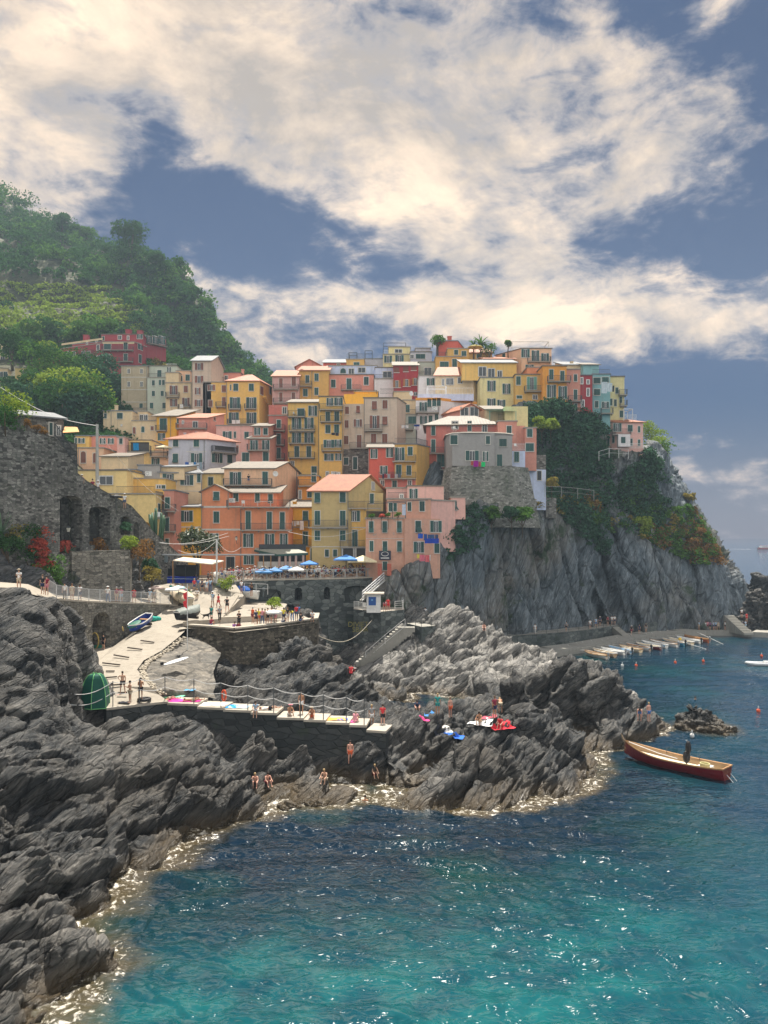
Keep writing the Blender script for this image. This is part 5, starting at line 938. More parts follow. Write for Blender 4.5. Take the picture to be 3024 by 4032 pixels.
# slipway slope below the ramp, tilted bedding planes
S=loft([[zr(700,2512,8.2),zr(760,2505,8.0),zr(820,2530,7.6),zr(870,2570,7.0)],[zr(560,2604,6.8),zr(640,2600,6.9),zr(760,2610,6.6),zr(840,2640,5.9)],[zr(545,2640,6.5),zr(650,2660,6.2),zr(760,2670,5.8),zr(850,2690,5.4)],[zr(600,2712,5.7),zr(680,2715,5.55),zr(770,2715,5.3),zr(840,2720,5.0)],[zr(640,2745,5.0),zr(700,2745,4.9),zr(790,2745,4.7),zr(850,2745,4.6)]],160,160)
q=S@np.array([.55,.75,.3]); dd=.16*np.abs((q*1.3+.8*vn(S*.5,3))%1-.5)+.10*fbm(S*1.2,4,71); S[...,2]+=dd-.12
SLAB=rock_mat('slipway_rock',(.09,.085,.075),(.25,.22,.18),(.19,.16,.12),alg=False,scale=.8,rot=(0,0,.9),bumpd=.12)
tag(link('rock_slope',grid_mesh('rock_slope',S,SLAB)),kind='structure')
# timbers laid across the ramp
for (x0,y0,x1,y1,z) in [(1150,667,1258,682,7.3),(1042,725,1160,740,7.0),(930,785,1052,806,6.7),(838,850,980,866,6.45),(866,917,935,917,6.3),(862,970,956,963,6.15),(866,1034,1000,1026,5.9),(960,1095,1038,1090,5.7)]:
    rz2=lambda y: float(np.interp(2200+y/2.0738,[2490,2545,2597,2640,2705,2750],[8.45,7.6,6.95,6.5,6.0,5.45]))+.07
    a=G(*rg(11,x0,y0),rz2(y0)); b=G(*rg(11,x1,y1),rz2(y1)); m=MB()
    m.bar(a+Vector((0,0,.0)),b,.13,.1); o=m.build('skid_timber',M('tarred_wood',(.06,.045,.035)))
    tag(o,['slipway timber beside the blue boat','slipway timber just below the bow of the blue boat','long slipway timber in the middle of the ramp','slipway timber reaching the left edge of the ramp','short stub of slipway timber at the rock','slipway timber above the bathers','slipway timber behind the tall bather in black shorts','slipway timber between the feet of the bathers'][TI if 'TI' in globals() else 0],'timber','slipway timbers'); TI=(TI if 'TI' in globals() else 0)+1
# bastion
BT=[(700,2470,81.5),(739,2464,78.7),(830,2470,76.6),(922,2478,75.4),(1080,2461,79.2),(1250,2438,84.6)]
wall_path('bastion_wall',BT+[(1256,2418,92)],2.2,[],.6,BAST,cap=CAPM,label='broad stone bastion wall with a pale coping under the viewing terrace')
m=MB(); pts=[G(x,y+2,8.75) for x,y in [(700,2478),(739,2472),(830,2478),(922,2488),(1080,2470),(1248,2446)]]+[G(1180,2418,8.75),G(1110,2405,8.75),G(900,2412,8.75),G(740,2425,8.75)]
m.face(pts,[(p.x,p.y) for p in pts]); tag(m.build('terrace_floor',PAVE),kind='structure')
# upper quay behind it (step up)
m=MB(); up=[G(720,2449,9.25),G(870,2436,9.25),G(1000,2430,9.25),G(1110,2412,9.25),G(1130,2378,9.25),G(1020,2345,9.6),G(940,2345,10.95),G(905,2399,9.75),G(770,2440,9.1)]
m.face(up,[(p.x,p.y) for p in up])
for a,b in zip(up[:4],up[1:5]): m.face([a-Vector((0,0,.7)),b-Vector((0,0,.7)),b,a])
tag(m.build('quay',PAVE),kind='structure')
wall_path('kerb_wall',[(868,2430,82.6),(1000,2426,84.4),(1110,2406,88.5)],8.5,[],.4,CAPM,label='low pale step wall behind the people on the viewing terrace')
# the square
FR=[(880,2297,97),(940,2290,99.6),(1009,2286.5,102),(1134,2284,103.6),(1303,2281,105.5),(1400,2278,107.4),(1491,2275,109.6),(1560,2273,110.9)]
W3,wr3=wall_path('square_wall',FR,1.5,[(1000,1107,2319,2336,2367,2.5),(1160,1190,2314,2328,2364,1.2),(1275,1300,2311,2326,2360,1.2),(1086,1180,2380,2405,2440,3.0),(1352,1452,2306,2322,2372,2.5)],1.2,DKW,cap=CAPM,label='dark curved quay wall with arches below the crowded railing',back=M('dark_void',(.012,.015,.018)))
m=MB(); f=[P(x,y,Y)+Vector((0,.5,.02)) for x,y,Y in FR]; bk=[Vector((p.x*(118/p.y)-1,120,12.6)) for p in f]
for i in range(len(f)-1): m.face([f[i],f[i+1],bk[i+1],bk[i]])
a=P(600,2305,95.5); m.face([a,f[0],bk[0],Vector((-34,120,12.6))])
tag(m.build('square',PAVE),kind='structure')
# kiosk platform and its lower walks
def block(name,pts,ztop,zbot,mat,label=None,cat=None,kind=None,top=None):
    m=MB(); T=[Vector((x,y,ztop)) for x,y in pts]; B_=[Vector((x,y,zbot)) for x,y in pts]; U=0
    m.face(T,[(p.x,p.y) for p in T],1 if top else 0)
    for i in range(len(T)):
        j=(i+1)%len(T); L=(T[j]-T[i]).length; m.face([B_[i],B_[j],T[j],T[i]],[(U,zbot),(U+L,zbot),(U+L,ztop),(U,ztop)]); U+=L
    o=m.build(name,[mat]+([top] if top else []))
    if label: tag(o,label,cat)
    if kind: o['kind']=kind
    return o
def gxy(px,py,z): g=G(px,py,z); return (g.x,g.y)
block('platform',[gxy(1392,2398,8.35),gxy(1500,2408,8.35),gxy(1592,2400,8.35),gxy(1590,2375,8.35),gxy(1398,2372,8.35)],8.35,.3,DKW,'dark stone quay block carrying the white kiosk','platform',top=CAPM)
block('landing',[gxy(1252,2634,.85),gxy(1380,2634,.85),gxy(1432,2612,.85),gxy(1440,2600,.85),gxy(1262,2612,.85)],.85,-.8,PAVE2,'pale concrete bathing landing at the foot of the rock stairs','landing',top=PAVE)
LW=[gxy(1592,2452,6.6),gxy(1660,2468,6.6),gxy(1740,2462,6.6),gxy(1745,2440,6.6),gxy(1592,2432,6.6)]
block('ledge_walk',LW,6.6,2.5,DKW,'short dark walkway between the kiosk platform and the pale rock','walkway',top=PAVE2)
m=MB()
for k in range(16):
    t=k/15; a=G(1590-150*t,2455+150*t,6.6-5.6*t) if 0 else P(1600-165*t,2470+135*t,98.5-.5*t); m.box(a.x-1.1,a.x+1.1,a.y-.3,a.y+.9,a.z-.6,a.z)
tag(m.build('rock_stairs',PAVE2),'worn stairs going down the rock to the bathing landing','stairs')
# mole along the cliff
def strip(name,pts,z,width,zb,mat,label=None,cat=None,kind=None,top=None):
    F_=[Vector((*gxy(x,y,z),z)) for x,y in pts]; m=MB(); U=0
    for i,(a,b) in enumerate(zip(F_,F_[1:])):
        d=(b-a).normalized(); n=Vector((-d.y,d.x,0))*width; L=(b-a).length
        m.face([a,b,b+n,a+n],[(U,0),(U+L,0),(U+L,width),(U,width)],1 if top else 0); m.face([(a.x,a.y,zb),(b.x,b.y,zb),b,a],[(U,zb),(U+L,zb),(U+L,z),(U,z)]); U+=L
    a=F_[0]; d=(F_[1]-a).normalized(); n=Vector((-d.y,d.x,0))*width; m.face([(a.x,a.y,zb),a,a+n,(a.x+n.x,a.y+n.y,zb)])
    o=m.build(name,[mat]+([top] if top else []))
    if label: tag(o,label,cat)
    if kind: o['kind']=kind
    return F_
MOLE=strip('mole',[(2110,2568),(2200,2560),(2310,2546),(2440,2523),(2560,2500),(2680,2486),(2780,2482),(2900,2484),(2960,2488),(3100,2494)],.95,4.2,-.6,PAVE2,kind='structure',top=PAVE2)
WALK=strip('cliff_walk',[(1940,2503),(2040,2502),(2130,2496),(2230,2488),(2330,2478),(2400,2466),(2440,2462)],2.15,3.6,-.4,DKW,'raised dark walkway with wire railing at the foot of the grey cliff','walkway',top=PAVE2)
m=MB()
for k in range(8):
    a=G(2425+k*6,2470+k*5,2.0-k*.14); m.box(a.x-.5,a.x+.7,a.y-.2,a.y+2.4,a.z-1,a.z)
tag(m.build('quay_steps',PAVE2),'steps joining the raised cliff walk to the low mole','stairs')
BACKW=[Vector((p.x,p.y+3.6,2.6)) for p in MOLE[4:9]]
m=MB()
for a,b in zip(BACKW,BACKW[1:]): m.obox((a.x,a.y,.5),(b.x-a.x,b.y-a.y,0),(0,.5,0),(0,0,2.1))
tag(m.build('parapet_wall',DKW),'long low dark wall behind the people at the end of the mole','wall')
m=MB(); a=G(2955,2492,1.0); 
for k in range(12): m.box(a.x-1.2-k*.12,a.x+.6-k*.12,a.y+k*.42,a.y+k*.42+.6,.6,1.0+k*.24)
tag(m.build('stone_steps',PAVE2),'stone steps rising beside the craggy stack at the right end of the mole','stairs')
# stepped sea wall
def SY(px): return float(np.interp(px,[419,659,1000,1443,1520],[57.8,60.2,59,58,57.6]))
blocks=[(419,659,5.13),(659,777,5.0),(777,880,4.78),(880,988,4.66),(988,1090,4.52),(1090,1196,4.19),(1196,1283,4.07),(1283,1375,3.92),(1375,1443,3.77),(1443,1520,3.42)]
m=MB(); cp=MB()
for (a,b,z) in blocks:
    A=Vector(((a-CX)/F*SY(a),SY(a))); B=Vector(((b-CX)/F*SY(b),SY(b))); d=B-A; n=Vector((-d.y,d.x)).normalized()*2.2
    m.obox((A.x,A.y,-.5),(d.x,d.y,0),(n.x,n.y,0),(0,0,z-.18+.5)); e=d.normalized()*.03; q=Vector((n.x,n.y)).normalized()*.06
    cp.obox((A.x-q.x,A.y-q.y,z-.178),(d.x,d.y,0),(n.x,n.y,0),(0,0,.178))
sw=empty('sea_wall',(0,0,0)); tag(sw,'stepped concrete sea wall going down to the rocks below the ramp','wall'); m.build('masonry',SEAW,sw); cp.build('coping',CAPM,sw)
def swz(px):
    for a,b,z in blocks:
        if a<=px<=b: return z
    return 5.13 if px<419 else 3.4
# handrail of posts and white ropes
rl=empty('rope_railing',(0,0,0)); tag(rl,'white rope railing on thin posts along the stepped sea wall','railing')
posts=[(R,x) for R,x in [(12,165),(12,347),(12,523),(12,722),(12,908),(12,1093),(12,1271),(12,1454),(12,1612)]]; px_=[rg(R,x,0)[0] for R,x in posts]+[rg(13,460,0)[0],rg(13,583,0)[0]]
tops=[]; 
for x in px_:
    Y=SY(x)+.12; z=swz(x); X=(x-CX)/F*Y; m=MB(); m.tube([(X,Y,z),(X,Y,z+1.95)],.035,6); m.build('post',IRON,rl); tops.append(Vector((X,Y,z+1.95)))
a0=P(*rg(11,540,1115),56); tops=[a0+Vector((0,0,.2))]+tops
for dz in (-.05,-.85):
    m=MB()
    for a,b in zip(tops,tops[1:]):
        pts=[a.lerp(b,k/8)+Vector((0,0,dz-.55*math.sin(math.pi*k/8)*(.35 if a is not tops[0] else .8))) for k in range(9)]; m.tube(pts,.028,5,cap=False)
    m.build('rope',WHITE,rl)
# railings made of posts along a line of points
def rail_line(name,pts,h,label,mat=IRON,gap=1.6,bars=.16,cross=False,wires=0,cat='railing',pw=.06,rw=.05):
    root=empty(name,pts[0]); tag(root,label,cat); o=pts[0]; pts=[Vector(p)-o for p in pts]; U=[0]
    for a,b in zip(pts,pts[1:]): U.append(U[-1]+(b-a).length)
    def at(u):
        for i in range(len(U)-1):
            if u<=U[i+1]+1e-6: return pts[i].lerp(pts[i+1],(u-U[i])/(U[i+1]-U[i]))
        return pts[-1]
    n=max(1,round(U[-1]/gap)); ps=[at(U[-1]*k/n) for k in range(n+1)]; m=MB()
    for p in ps:
        q=MB(); q.bar(p-Vector((0,0,.1)),p+Vector((0,0,h)),pw); q.build('post',mat,root)
    for a,b in zip(ps,ps[1:]):
        up=Vector((0,0,1)); m.bar(a+up*h,b+up*h,rw)
        if cross: m.bar(a+up*.12,b+up*(h-.05),.05); m.bar(a+up*(h-.05),b+up*.12,.05); m.bar(a+up*.1,b+up*.1,.05)
        elif wires:
            for k in range(1,wires+1): m.bar(a+up*h*k/(wires+1),b+up*h*k/(wires+1),.03)
        else:
            m.bar(a+up*.12,b+up*.12,.04); nb=max(1,int((b-a).length/bars))
            for k in range(1,nb): c=a.lerp(b,k/nb); m.bar(c+up*.12,c+up*h,.022)
    m.build('rails',mat,root); return root
GALV=M('galvanised_steel',(.55,.56,.57),rough=.45,spec=.4); LGREY=M('pale_grey_wood',(.36,.35,.33))
rail_line('railing',[P(x,y,Y)+Vector((0,.1,.16)) for x,y,Y in [(187,2340,67.5)]+TOPA[:5]],1.15,'pale steel railing along the arcade walk',GALV,gap=1.9)
rail_line('railing',[P(x,y,Y)+Vector((0,.25,.16)) for x,y,Y in FR[:7]],1.2,'pale criss-cross wooden railing round the crowded square',LGREY,gap=1.85,cross=True,pw=.16,rw=.09)
rail_line('railing',[p+Vector((0,.1,0)) for p in WALK],1.1,'thin wire railing on the raised walk below the grey cliff',IRON,gap=2.4,wires=2,pw=.05,rw=.035)
rail_line('railing',[Vector((*gxy(x,y,8.35),8.35)) for x,y in [(1555,2402),(1588,2399),(1588,2378)]],1.15,'white tube railing at the corner of the kiosk platform',WHITE,gap=1.4,wires=3,pw=.07)
rail_line('railing',[Vector((*gxy(x,y,8.35),8.35)) for x,y in [(1394,2396),(1445,2404)]],1.0,'white bars railing left of the kiosk',WHITE,gap=1.0)
rail_line('railing',[Vector((*gxy(x,y,6.6),6.6)) for x,y in [(1592,2452),(1660,2467),(1738,2461)]],1.1,'dark railing on the short walk beside the pale rock',IRON,gap=1.6,wires=2)
rail_line('railing',[P(1595,2470,98.2),P(1520,2530,98),P(1440,2600,97.8)],1.1,'handrail going down beside the rock stairs',WHITE,gap=4,wires=0,bars=9)
rail_line('railing',[P(*rg(5,20,1030-85),66) if 0 else P(*rg(1,-60,905),72),P(*rg(1,205,1085),75)],1.2,'white railing of the upper stair path at the left edge',WHITE,gap=1.5)
rail_line('railing',[P(*rg(1,400,858),77),P(*rg(1,480,960),78),P(*rg(1,560,1100),79.4)],1.2,'dark stair railing on top of the great stone wall',IRON,gap=1.4)
rail_line('railing',[P(*rg(6,545,1000),97),P(*rg(6,735,1012),96)],1.2,'small grey tube railing behind the white motorboat',GALV,gap=1.6,wires=1)
rail_line('railing',[P(*rg(4,1305,955),152),P(*rg(4,1480,950),153),P(*rg(4,1670,965),154)],1.6,'weathered wooden fence across the vegetated headland',LGREY,gap=3,wires=2)
rail_line('railing',[P(*rg(4,905,1085),122),P(*rg(4,1060,1090),124),P(*rg(4,1225,1110),126)],1.6,'rough timber rails on the ledge right of the blue white house',LGREY,gap=3,wires=1)
rail_line('railing',[P(*rg(4,1258,850),137),P(*rg(4,1320,830),137),P(*rg(4,1450,835),138)],1.6,'white zigzag stair rail below the lone pink house',WHITE,gap=2,wires=1)
# rockfall net on the headland
root=empty('rockfall_net',P(*rg(8,960,350),146)); tag(root,'sagging rockfall net on leaning posts across the headland','net')
m=MB(); tp_=[rg(8,x,y) for x,y in [(985,275),(1060,262),(1180,232),(1250,250),(1300,245),(1375,320)]]; bt_=[rg(8,x,y) for x,y in [(985,330),(1060,350),(1180,330),(1250,320),(1320,340),(1395,372)]]
Ys=[145,147,149,151,153,156]; T=[P(x,y,Y)-root.location for (x,y),Y in zip(tp_,Ys)]; Bq=[P(x,y,Y)-root.location for (x,y),Y in zip(bt_,Ys)]
for i in range(5):
    for k in range(13):
        a=T[i].lerp(T[i+1],k/12); b=Bq[i].lerp(Bq[i+1],min(1,(k+4)/12)); c=Bq[i].lerp(Bq[i+1],max(0,(k-4)/12)); m.bar(a,b,.05); m.bar(a,c,.05)
    m.bar(T[i],T[i+1],.08)
m.build('mesh_net',LGREY,root)
for i in (0,2,4,5):
    q=MB(); q.bar(T[i]+Vector((0,0,.3)),Bq[i]-Vector((.5,0,1.5)),.14); q.build('post',LGREY,root)
# ---------------------------------------------------------------- plants
NR=np.random.default_rng(5)
def leaf_mesh(name,blobs,size,mat,shape=1.0,core=True,flat=.0,up=.25):
    """blobs: rows x,y,z,rx,ry,rz,n -> one mesh of many small leaves gathered in uneven clumps"""
    V=[];
    for (x,y,z,rx,ry,rz,n) in blobs:
        n=int(n); d=NR.normal(size=(n,3)); d/=np.linalg.norm(d,axis=1,keepdims=True); d[:,2]=np.where(d[:,2]<-.3,-d[:,2],d[:,2])
        q=d*np.array([rx,ry,rz]); w=fbm(q/max(rx,.01)*1.7+x,2,3)
        r=(.62+.42*NR.random(n)**.5)*(1+.28*w); c=np.array([x,y,z])+q*r[:,None]
        t1=np.cross(d,NR.normal(size=(n,3))); t1/=np.linalg.norm(t1,axis=1,keepdims=True)+1e-9; nn=d+NR.normal(size=(n,3))*.7+np.array([0,0,up]); nn/=np.linalg.norm(nn,axis=1,keepdims=True)
        a=np.cross(nn,t1); a/=np.linalg.norm(a,axis=1,keepdims=True)+1e-9; b=np.cross(nn,a); s=size*(.6+.8*NR.random(n))[:,None]
        V.append(np.stack([c-a*s,c+b*s*.55*shape,c+a*s,c-b*s*.55*shape],1))
    V=np.concatenate(V); m=len(V); me=bpy.data.meshes.new(name); co_=V.reshape(-1,3)
    me.vertices.add(m*4); me.vertices.foreach_set('co',co_.ravel().astype(np.float32)); me.loops.add(m*4); me.loops.foreach_set('vertex_index',np.arange(m*4,dtype=np.int32)); me.polygons.add(m); me.polygons.foreach_set('loop_start',np.arange(0,m*4,4,dtype=np.int32)); me.update(calc_edges=True); me.materials.append(mat); return me
L_DARK=leaf_mat('dark_foliage',(.036,.092,.032)); L_MID=leaf_mat('green_foliage',(.07,.15,.035)); L_LIGHT=leaf_mat('light_foliage',(.20,.27,.05)); L_BLUE=leaf_mat('shade_ivy',(.042,.10,.062),trans=.1); L_DRY=leaf_mat('dry_scrub',(.20,.11,.045)); L_RED=leaf_mat('red_flowers',(.42,.09,.07),var=.35); L_OCH=leaf_mat('ochre_scrub',(.24,.20,.06)); L_AG=leaf_mat('agave_leaf',(.12,.20,.13),var=.25,trans=.05,spec=.5)
BARK=M('bark',(.10,.075,.05),rough=.9)
def tree(name,c,r,label,mat,n=900,size=.28,trunk=2.5,blobs=7,cat='tree',group=None,flat=.75,seed=0,conic=0):
    rr=random.Random(int(c[0]*31+c[1]*7+c[2]*3+seed)); base=Vector(c)-Vector((0,0,r*flat+trunk)); o=empty(name,base); tag(o,label,cat,group); B=[]
    for k in range(blobs):
        a=rr.random()*6.28; q=rr.random()**.5*r*.62; h=(rr.random()-.45)*r*flat*1.1; s=r*(.34+.28*rr.random()); s*= (1-conic*(.5+h/(r*flat*1.2)) if conic else 1)
        B.append((q*math.cos(a),q*math.sin(a),trunk+r*flat+h,s,s,s*.85,n/blobs))
    B.append((0,0,trunk+r*flat,r*.55,r*.55,r*.5*flat,n/blobs))
    link('crown',leaf_mesh('crown',B,size,mat),None,o); tk=1 if cat=='tree' else .35; m=MB(); m.tube([(0,0,-1.5),(rr.uniform(-.2,.2)*r*.3,0,trunk*.6),(0,0,trunk+r*flat)],[(r*.07+.06)*tk,(r*.05+.05)*tk,(r*.02+.02)*tk],7)
    for k in range(4):
        b=B[k]; m.tube([(0,0,trunk*.7),(b[0]*.6,b[1]*.6,(trunk+b[2])/2),(b[0],b[1],b[2])],[r*.03+.03,r*.02+.02,.02],5)
    m.build('trunk',BARK,o,smooth=True); return o
def scr(S): 
    return CX+F*S[...,0]/S[...,1], HZ+F*(CH-S[...,2])/S[...,1]
HX,HY=scr(H3); H_ok=np.ones(H3.shape[:2],bool); H_ok[205:]=False
def on(S,SX,SY_,px,py,rows=None):
    d=(SX-px)**2+(SY_-py)**2
    if rows is not None: d=np.where(rows,d,1e12)
    k=np.unravel_index(np.argmin(d+S[...,1]*.3),d.shape); return S[k]
# wood on the hill
B=[];Bl=[]
for k in range(1500):
    i=NR.integers(12,203); j=NR.integers(40,415); p=H3[i,j]; x,y=HX[i,j],HY[i,j]
    if x<-40 or x>1120 or y>1560: continue
    if x<520 and 1120<y<1350 and NR.random()<.96-.3*(x>400): continue
    s=p[1]/300*(2.2+3.2*NR.random()**2)
    (Bl if NR.random()<.25 else B).append((p[0],p[1],p[2]+s*.35,s,s,s*.95,190 if s>3.5 else 120))
tag(link('wood',leaf_mesh('wood',B,.62,L_DARK)),kind='stuff'); tag(link('bright_wood',leaf_mesh('bright_wood',Bl,.62,L_MID)),kind='stuff')
B=[]
for py in list(range(1135,1350,24)):
    x=-30
    while x<560-(py<1180)*150:
        x+=10+NR.random()*8
        if NR.random()<.15: continue
        p=on(H3[20:200:2,::2],HX[20:200:2,::2],HY[20:200:2,::2],x,py+6*math.sin(x*.03+py)+ (x*.03)); B.append((p[0],p[1],p[2]+.9,1.9,1.5,1.3,34))
tag(link('vineyard',leaf_mesh('vineyard',B,.5,L_LIGHT)),kind='stuff')
for (x,y,r,lab,mt) in [(250,905,7,'rounded pine alone on the steep left ridge',L_DARK),(320,945,6,'open pine beside the rounded one on the ridge',L_MID),(345,955,5,'small ridge pine right of the open pine',L_DARK),(520,1000,9,'broad oak on the knob of the ridge',L_DARK),(648,1085,6,'dark tree on the overhanging shoulder of the ridge',L_DARK)]:
    p=on(H3,HX,HY,x,y+22,H_ok); tree('pine_tree' if 'pine' in lab else 'oak_tree',(p[0],p[1],p[2]+r*.9),r,lab,mt,n=1500,size=.6,trunk=r*.5)
# trees round the red block and down the slope
R1T=[(90,200,7.5,'tall dark tree at the left edge above the cream house',L_DARK,188),(240,100+30,11,'large round tree above the small yellow house',L_MID,225),(390,130,13,'big dark tree above the left end of the red block',L_DARK,228),(590,120,9,'light green tree behind the roof of the red block',L_MID,222),(720,80,11,'tree behind the red block roof terrace',L_MID,228),
 (225,255,7.5,'bushy dark tree between the long cream house and the red annex',L_DARK,192),(370,250,4.5,'yellow green bush behind the red annex',L_LIGHT,194),(1140,275,6,'magnolia tree with bright leaves right of the red block',L_OCH,182),(1290,330,4,'small green tree behind the weathered block',L_MID,170),
 (300,490,8.5,'wide dark hedge tree on the slope under the red annex',L_MID,160),(420,500,7.5,'dark rounded tree under the red block',L_DARK,158),(600,480,6.5,'dark tree below the arches of the red block',L_DARK,160),(760,470,6,'ivy covered tree beside the weathered block',L_BLUE,158),(660,560,6.5,'shaded tree above the light green tree',L_BLUE,152),(570,650,7.5,'light green spreading tree in the middle of the slope',L_LIGHT,142),(330,640,5.5,'pale vine covered bush on the slope left',L_LIGHT,144),(720,680,6,'green tree beside the low cream arched house',L_MID,142),(450,720,6.5,'dark tree under the spreading light one',L_DARK,140),(640,760,6,'dark low tree above the pink row',L_DARK,134),(230,610,6,'dark tree at the left end of the slope',L_DARK,150),(840,560,5,'dark bush at the wall of the weathered block',L_BLUE,156),(180,700,5,'dark bush above the stone terrace house',L_BLUE,130),(520,780,5,'dark shrub mass over the stairs',L_BLUE,132)]
EX0,EY0=scr(E3)
for (x,y,r,lab,mt,Y) in R1T:
    if Y<183:
        q=rg(1,x,y); p=on(E3,EX0,EY0,q[0],q[1]+r*6); k=p[1]/Y; r*=k*.95; p=Vector((p[0],p[1],p[2]+r*.7))
    else: p=P(*rg(1,x,y),Y); r*=.6 if Y>200 else .8
    tree('tree',p,r*.85,lab,mt,n=1500,size=.33 if Y<200 else .5,trunk=.8,blobs=10,flat=.8)
B=[]
for k in range(900):
    x=-20+NR.random()*520; y=1490+NR.random()*330; i=NR.integers(40,120); 
    Ev=E3[50:130:2,::2]; 
    if k==0: EX,EY=scr(Ev)
    p=on(Ev,EX,EY,x,y); B.append((p[0],p[1],p[2]+.3,2.2,2.0,1.2,50))
tag(link('undergrowth',leaf_mesh('undergrowth',B,.42,L_DARK)),kind='stuff')
# headland cover
KX,KY=scr(C3)
def cover(name,poly,n,r,mat,size,dens,thr=0,seed=1):
    pts=np.array(poly,float); B=[]; m=C3[150:,:]; sx_,sy_=KX[150:,:],KY[150:,:]
    ins=np.zeros(sx_.shape,bool); j=len(pts)-1
    for i in range(len(pts)):
        xi,yi=pts[i]; xj,yj=pts[j]; c=((yi>sy_)!=(yj>sy_))&(sx_<(xj-xi)*(sy_-yi)/(yj-yi+1e-9)+xi); ins^=c; j=i
    nz=fbm(m*.11,3,seed); ins&=nz>thr; idx=np.argwhere(ins)
    if len(idx)==0: return
    for k in NR.choice(len(idx),min(n,len(idx)),replace=False):
        p=m[tuple(idx[k])]; s=r*(.5+NR.random()); B.append((p[0],p[1]-.2,p[2],s,s,s*.85,dens))
    tag(link(name,leaf_mesh(name,B,size,mat)),kind='stuff')
cover('ivy',[(2085,1600),(2200,1590),(2330,1650),(2440,1760),(2560,1780),(2600,1860),(2640,1950),(2600,2060),(2450,2120),(2330,2080),(2180,2010),(2080,1950),(2060,1700)],900,1.3,L_BLUE,.26,110,-.25)
cover('scrub',[(2200,1930),(2400,1900),(2560,1900),(2660,1930),(2760,2060),(2830,2170),(2760,2230),(2600,2160),(2450,2120),(2250,2020)],330,.9,L_MID,.22,70,-.05,3)
cover('dry_scrub',[(2380,1920),(2600,1900),(2690,1950),(2760,2060),(2840,2170),(2850,2220),(2700,2220),(2500,2100),(2260,1960)],260,.8,L_DRY,.2,60,.0,5)
cover('ochre_scrub',[(2080,1940),(2300,1960),(2560,1990),(2700,2060),(2700,2150),(2520,2120),(2350,2060),(2100,2000)],160,.8,L_OCH,.2,60,-.05,7)
cover('cliff_ivy',[(1720,2000),(1900,1990),(1960,2040),(1900,2120),(1830,2330),(1760,2300),(1730,2150)],200,.6,L_BLUE,.2,50,.0,8)
cover('ledge_scrub',[(2180,2010),(2330,2060),(2380,2110),(2420,2230),(2360,2200),(2260,2080)],120,.8,L_BLUE,.22,70,-.3,9)
for (R,x,y,Y,r,lab,mt,nm) in [(4,1600,670,165,3.4,'bright green reed clump on the edge of the headland','L','reed_clump'),(4,1640,740,163,4.4,'tall pale bush leaning over the sea edge of the headland','L','bush'),(4,1625,830,160,3.6,'rounded green bush below the reeds on the headland','M','bush'),(4,1495,905,149,1.7,'small bright green bush beside the wooden fence','L','bush'),(4,1575,920,149,1.5,'small green bush in the middle of the wooden fence','M','bush'),
  (4,885,615,134,1.7,'bright creeper spilling over the terrace behind the coral house','L','creeper_bush'),(4,945,620,136,1.6,'bright creeper at the end of the terrace behind the coral house','L','creeper_bush'),(4,820,470,147,1.9,'dark shrub below the ochre yellow house','B','bush'),(8,940,255,144,2.6,'pale feathery bush at the foot of the rockfall net','L','bush'),(8,1290,330,150,2.2,'dark green bush on the brow below the net','M','bush'),(8,1240,300,149,2.0,'rust coloured bush inside the rockfall net','D','bush'),(8,1190,380,148,2.4,'brown scrub bush under the net','D','bush'),(8,1155,480,148,1.0,'small yellow green tuft on the bare brown rock','L','bush'),
  (8,1210,175,152,1.8,'rust red bush on the right skyline of the headland','D','bush'),(8,1195,85,153,1.4,'spiky dry shrub on the skyline above the rust bush','O','bush'),(4,950,1000,127,1.2,'ochre bush beside the lowest blue white house','O','bush')]:
    p=P(*rg(R,x,y),Y); tree(nm,p,r,lab,{'L':L_LIGHT,'M':L_MID,'D':L_DRY,'B':L_BLUE,'O':L_OCH}[mt],n=1100,size=.2,trunk=.4,blobs=8,cat='bush')
for (R,x,y,Y,r,lab) in [(4,200,80,170,1.7,'leafy roof tree left of the red cube house'),(3,1500,85,168,1.8,'small tree on the roof terrace beside the red cube house'),(4,665,98,162,1.2,'potted tree on the roof of the big salmon house'),(4,540,130,164,2.2,'round green roof bush right of the palms')]:
    tree('tree',P(*rg(R,x,y),Y),r,lab,L_MID,n=500,size=.2,trunk=.8)
def palm(name,c,r,label,n=22,mat=None,trunk=2.0,cat='palm',w=.16,droop=.9):
    o=empty(name,Vector(c)-Vector((0,0,trunk))); tag(o,label,cat); m=MB(); rr=random.Random(int(c[0]*100))
    for k in range(n):
        a=rr.random()*6.28; el=rr.uniform(.2,1.4); L=r*rr.uniform(.75,1.1); prev=None; p=Vector((0,0,trunk)); d=Vector((math.cos(a)*math.cos(el),math.sin(a)*math.cos(el),math.sin(el))); s=Vector((-math.sin(a),math.cos(a),0))
        for i in range(5):
            ww=w*(1-i/5)**.6*r*.5; q=p+d*L/4
            if i<4: m.face([p-s*ww,p+s*ww,q+s*ww*.8,q-s*ww*.8])
            p=q; d=(d+Vector((0,0,-droop*.28))).normalized()
    m.build('fronds',mat or L_MID,o)
    if trunk>.3: q=MB(); q.tube([(0,0,-1),(0,0,trunk)],[.2,.14],7); q.build('trunk',BARK,o)
    return o
palm('palm_tree',P(*rg(4,487,95),164),2.6,'palm tree rising over the brown attic roofs at the summit'); palm('palm_tree',P(*rg(4,440,100),165),1.8,'smaller palm left of the summit palm')
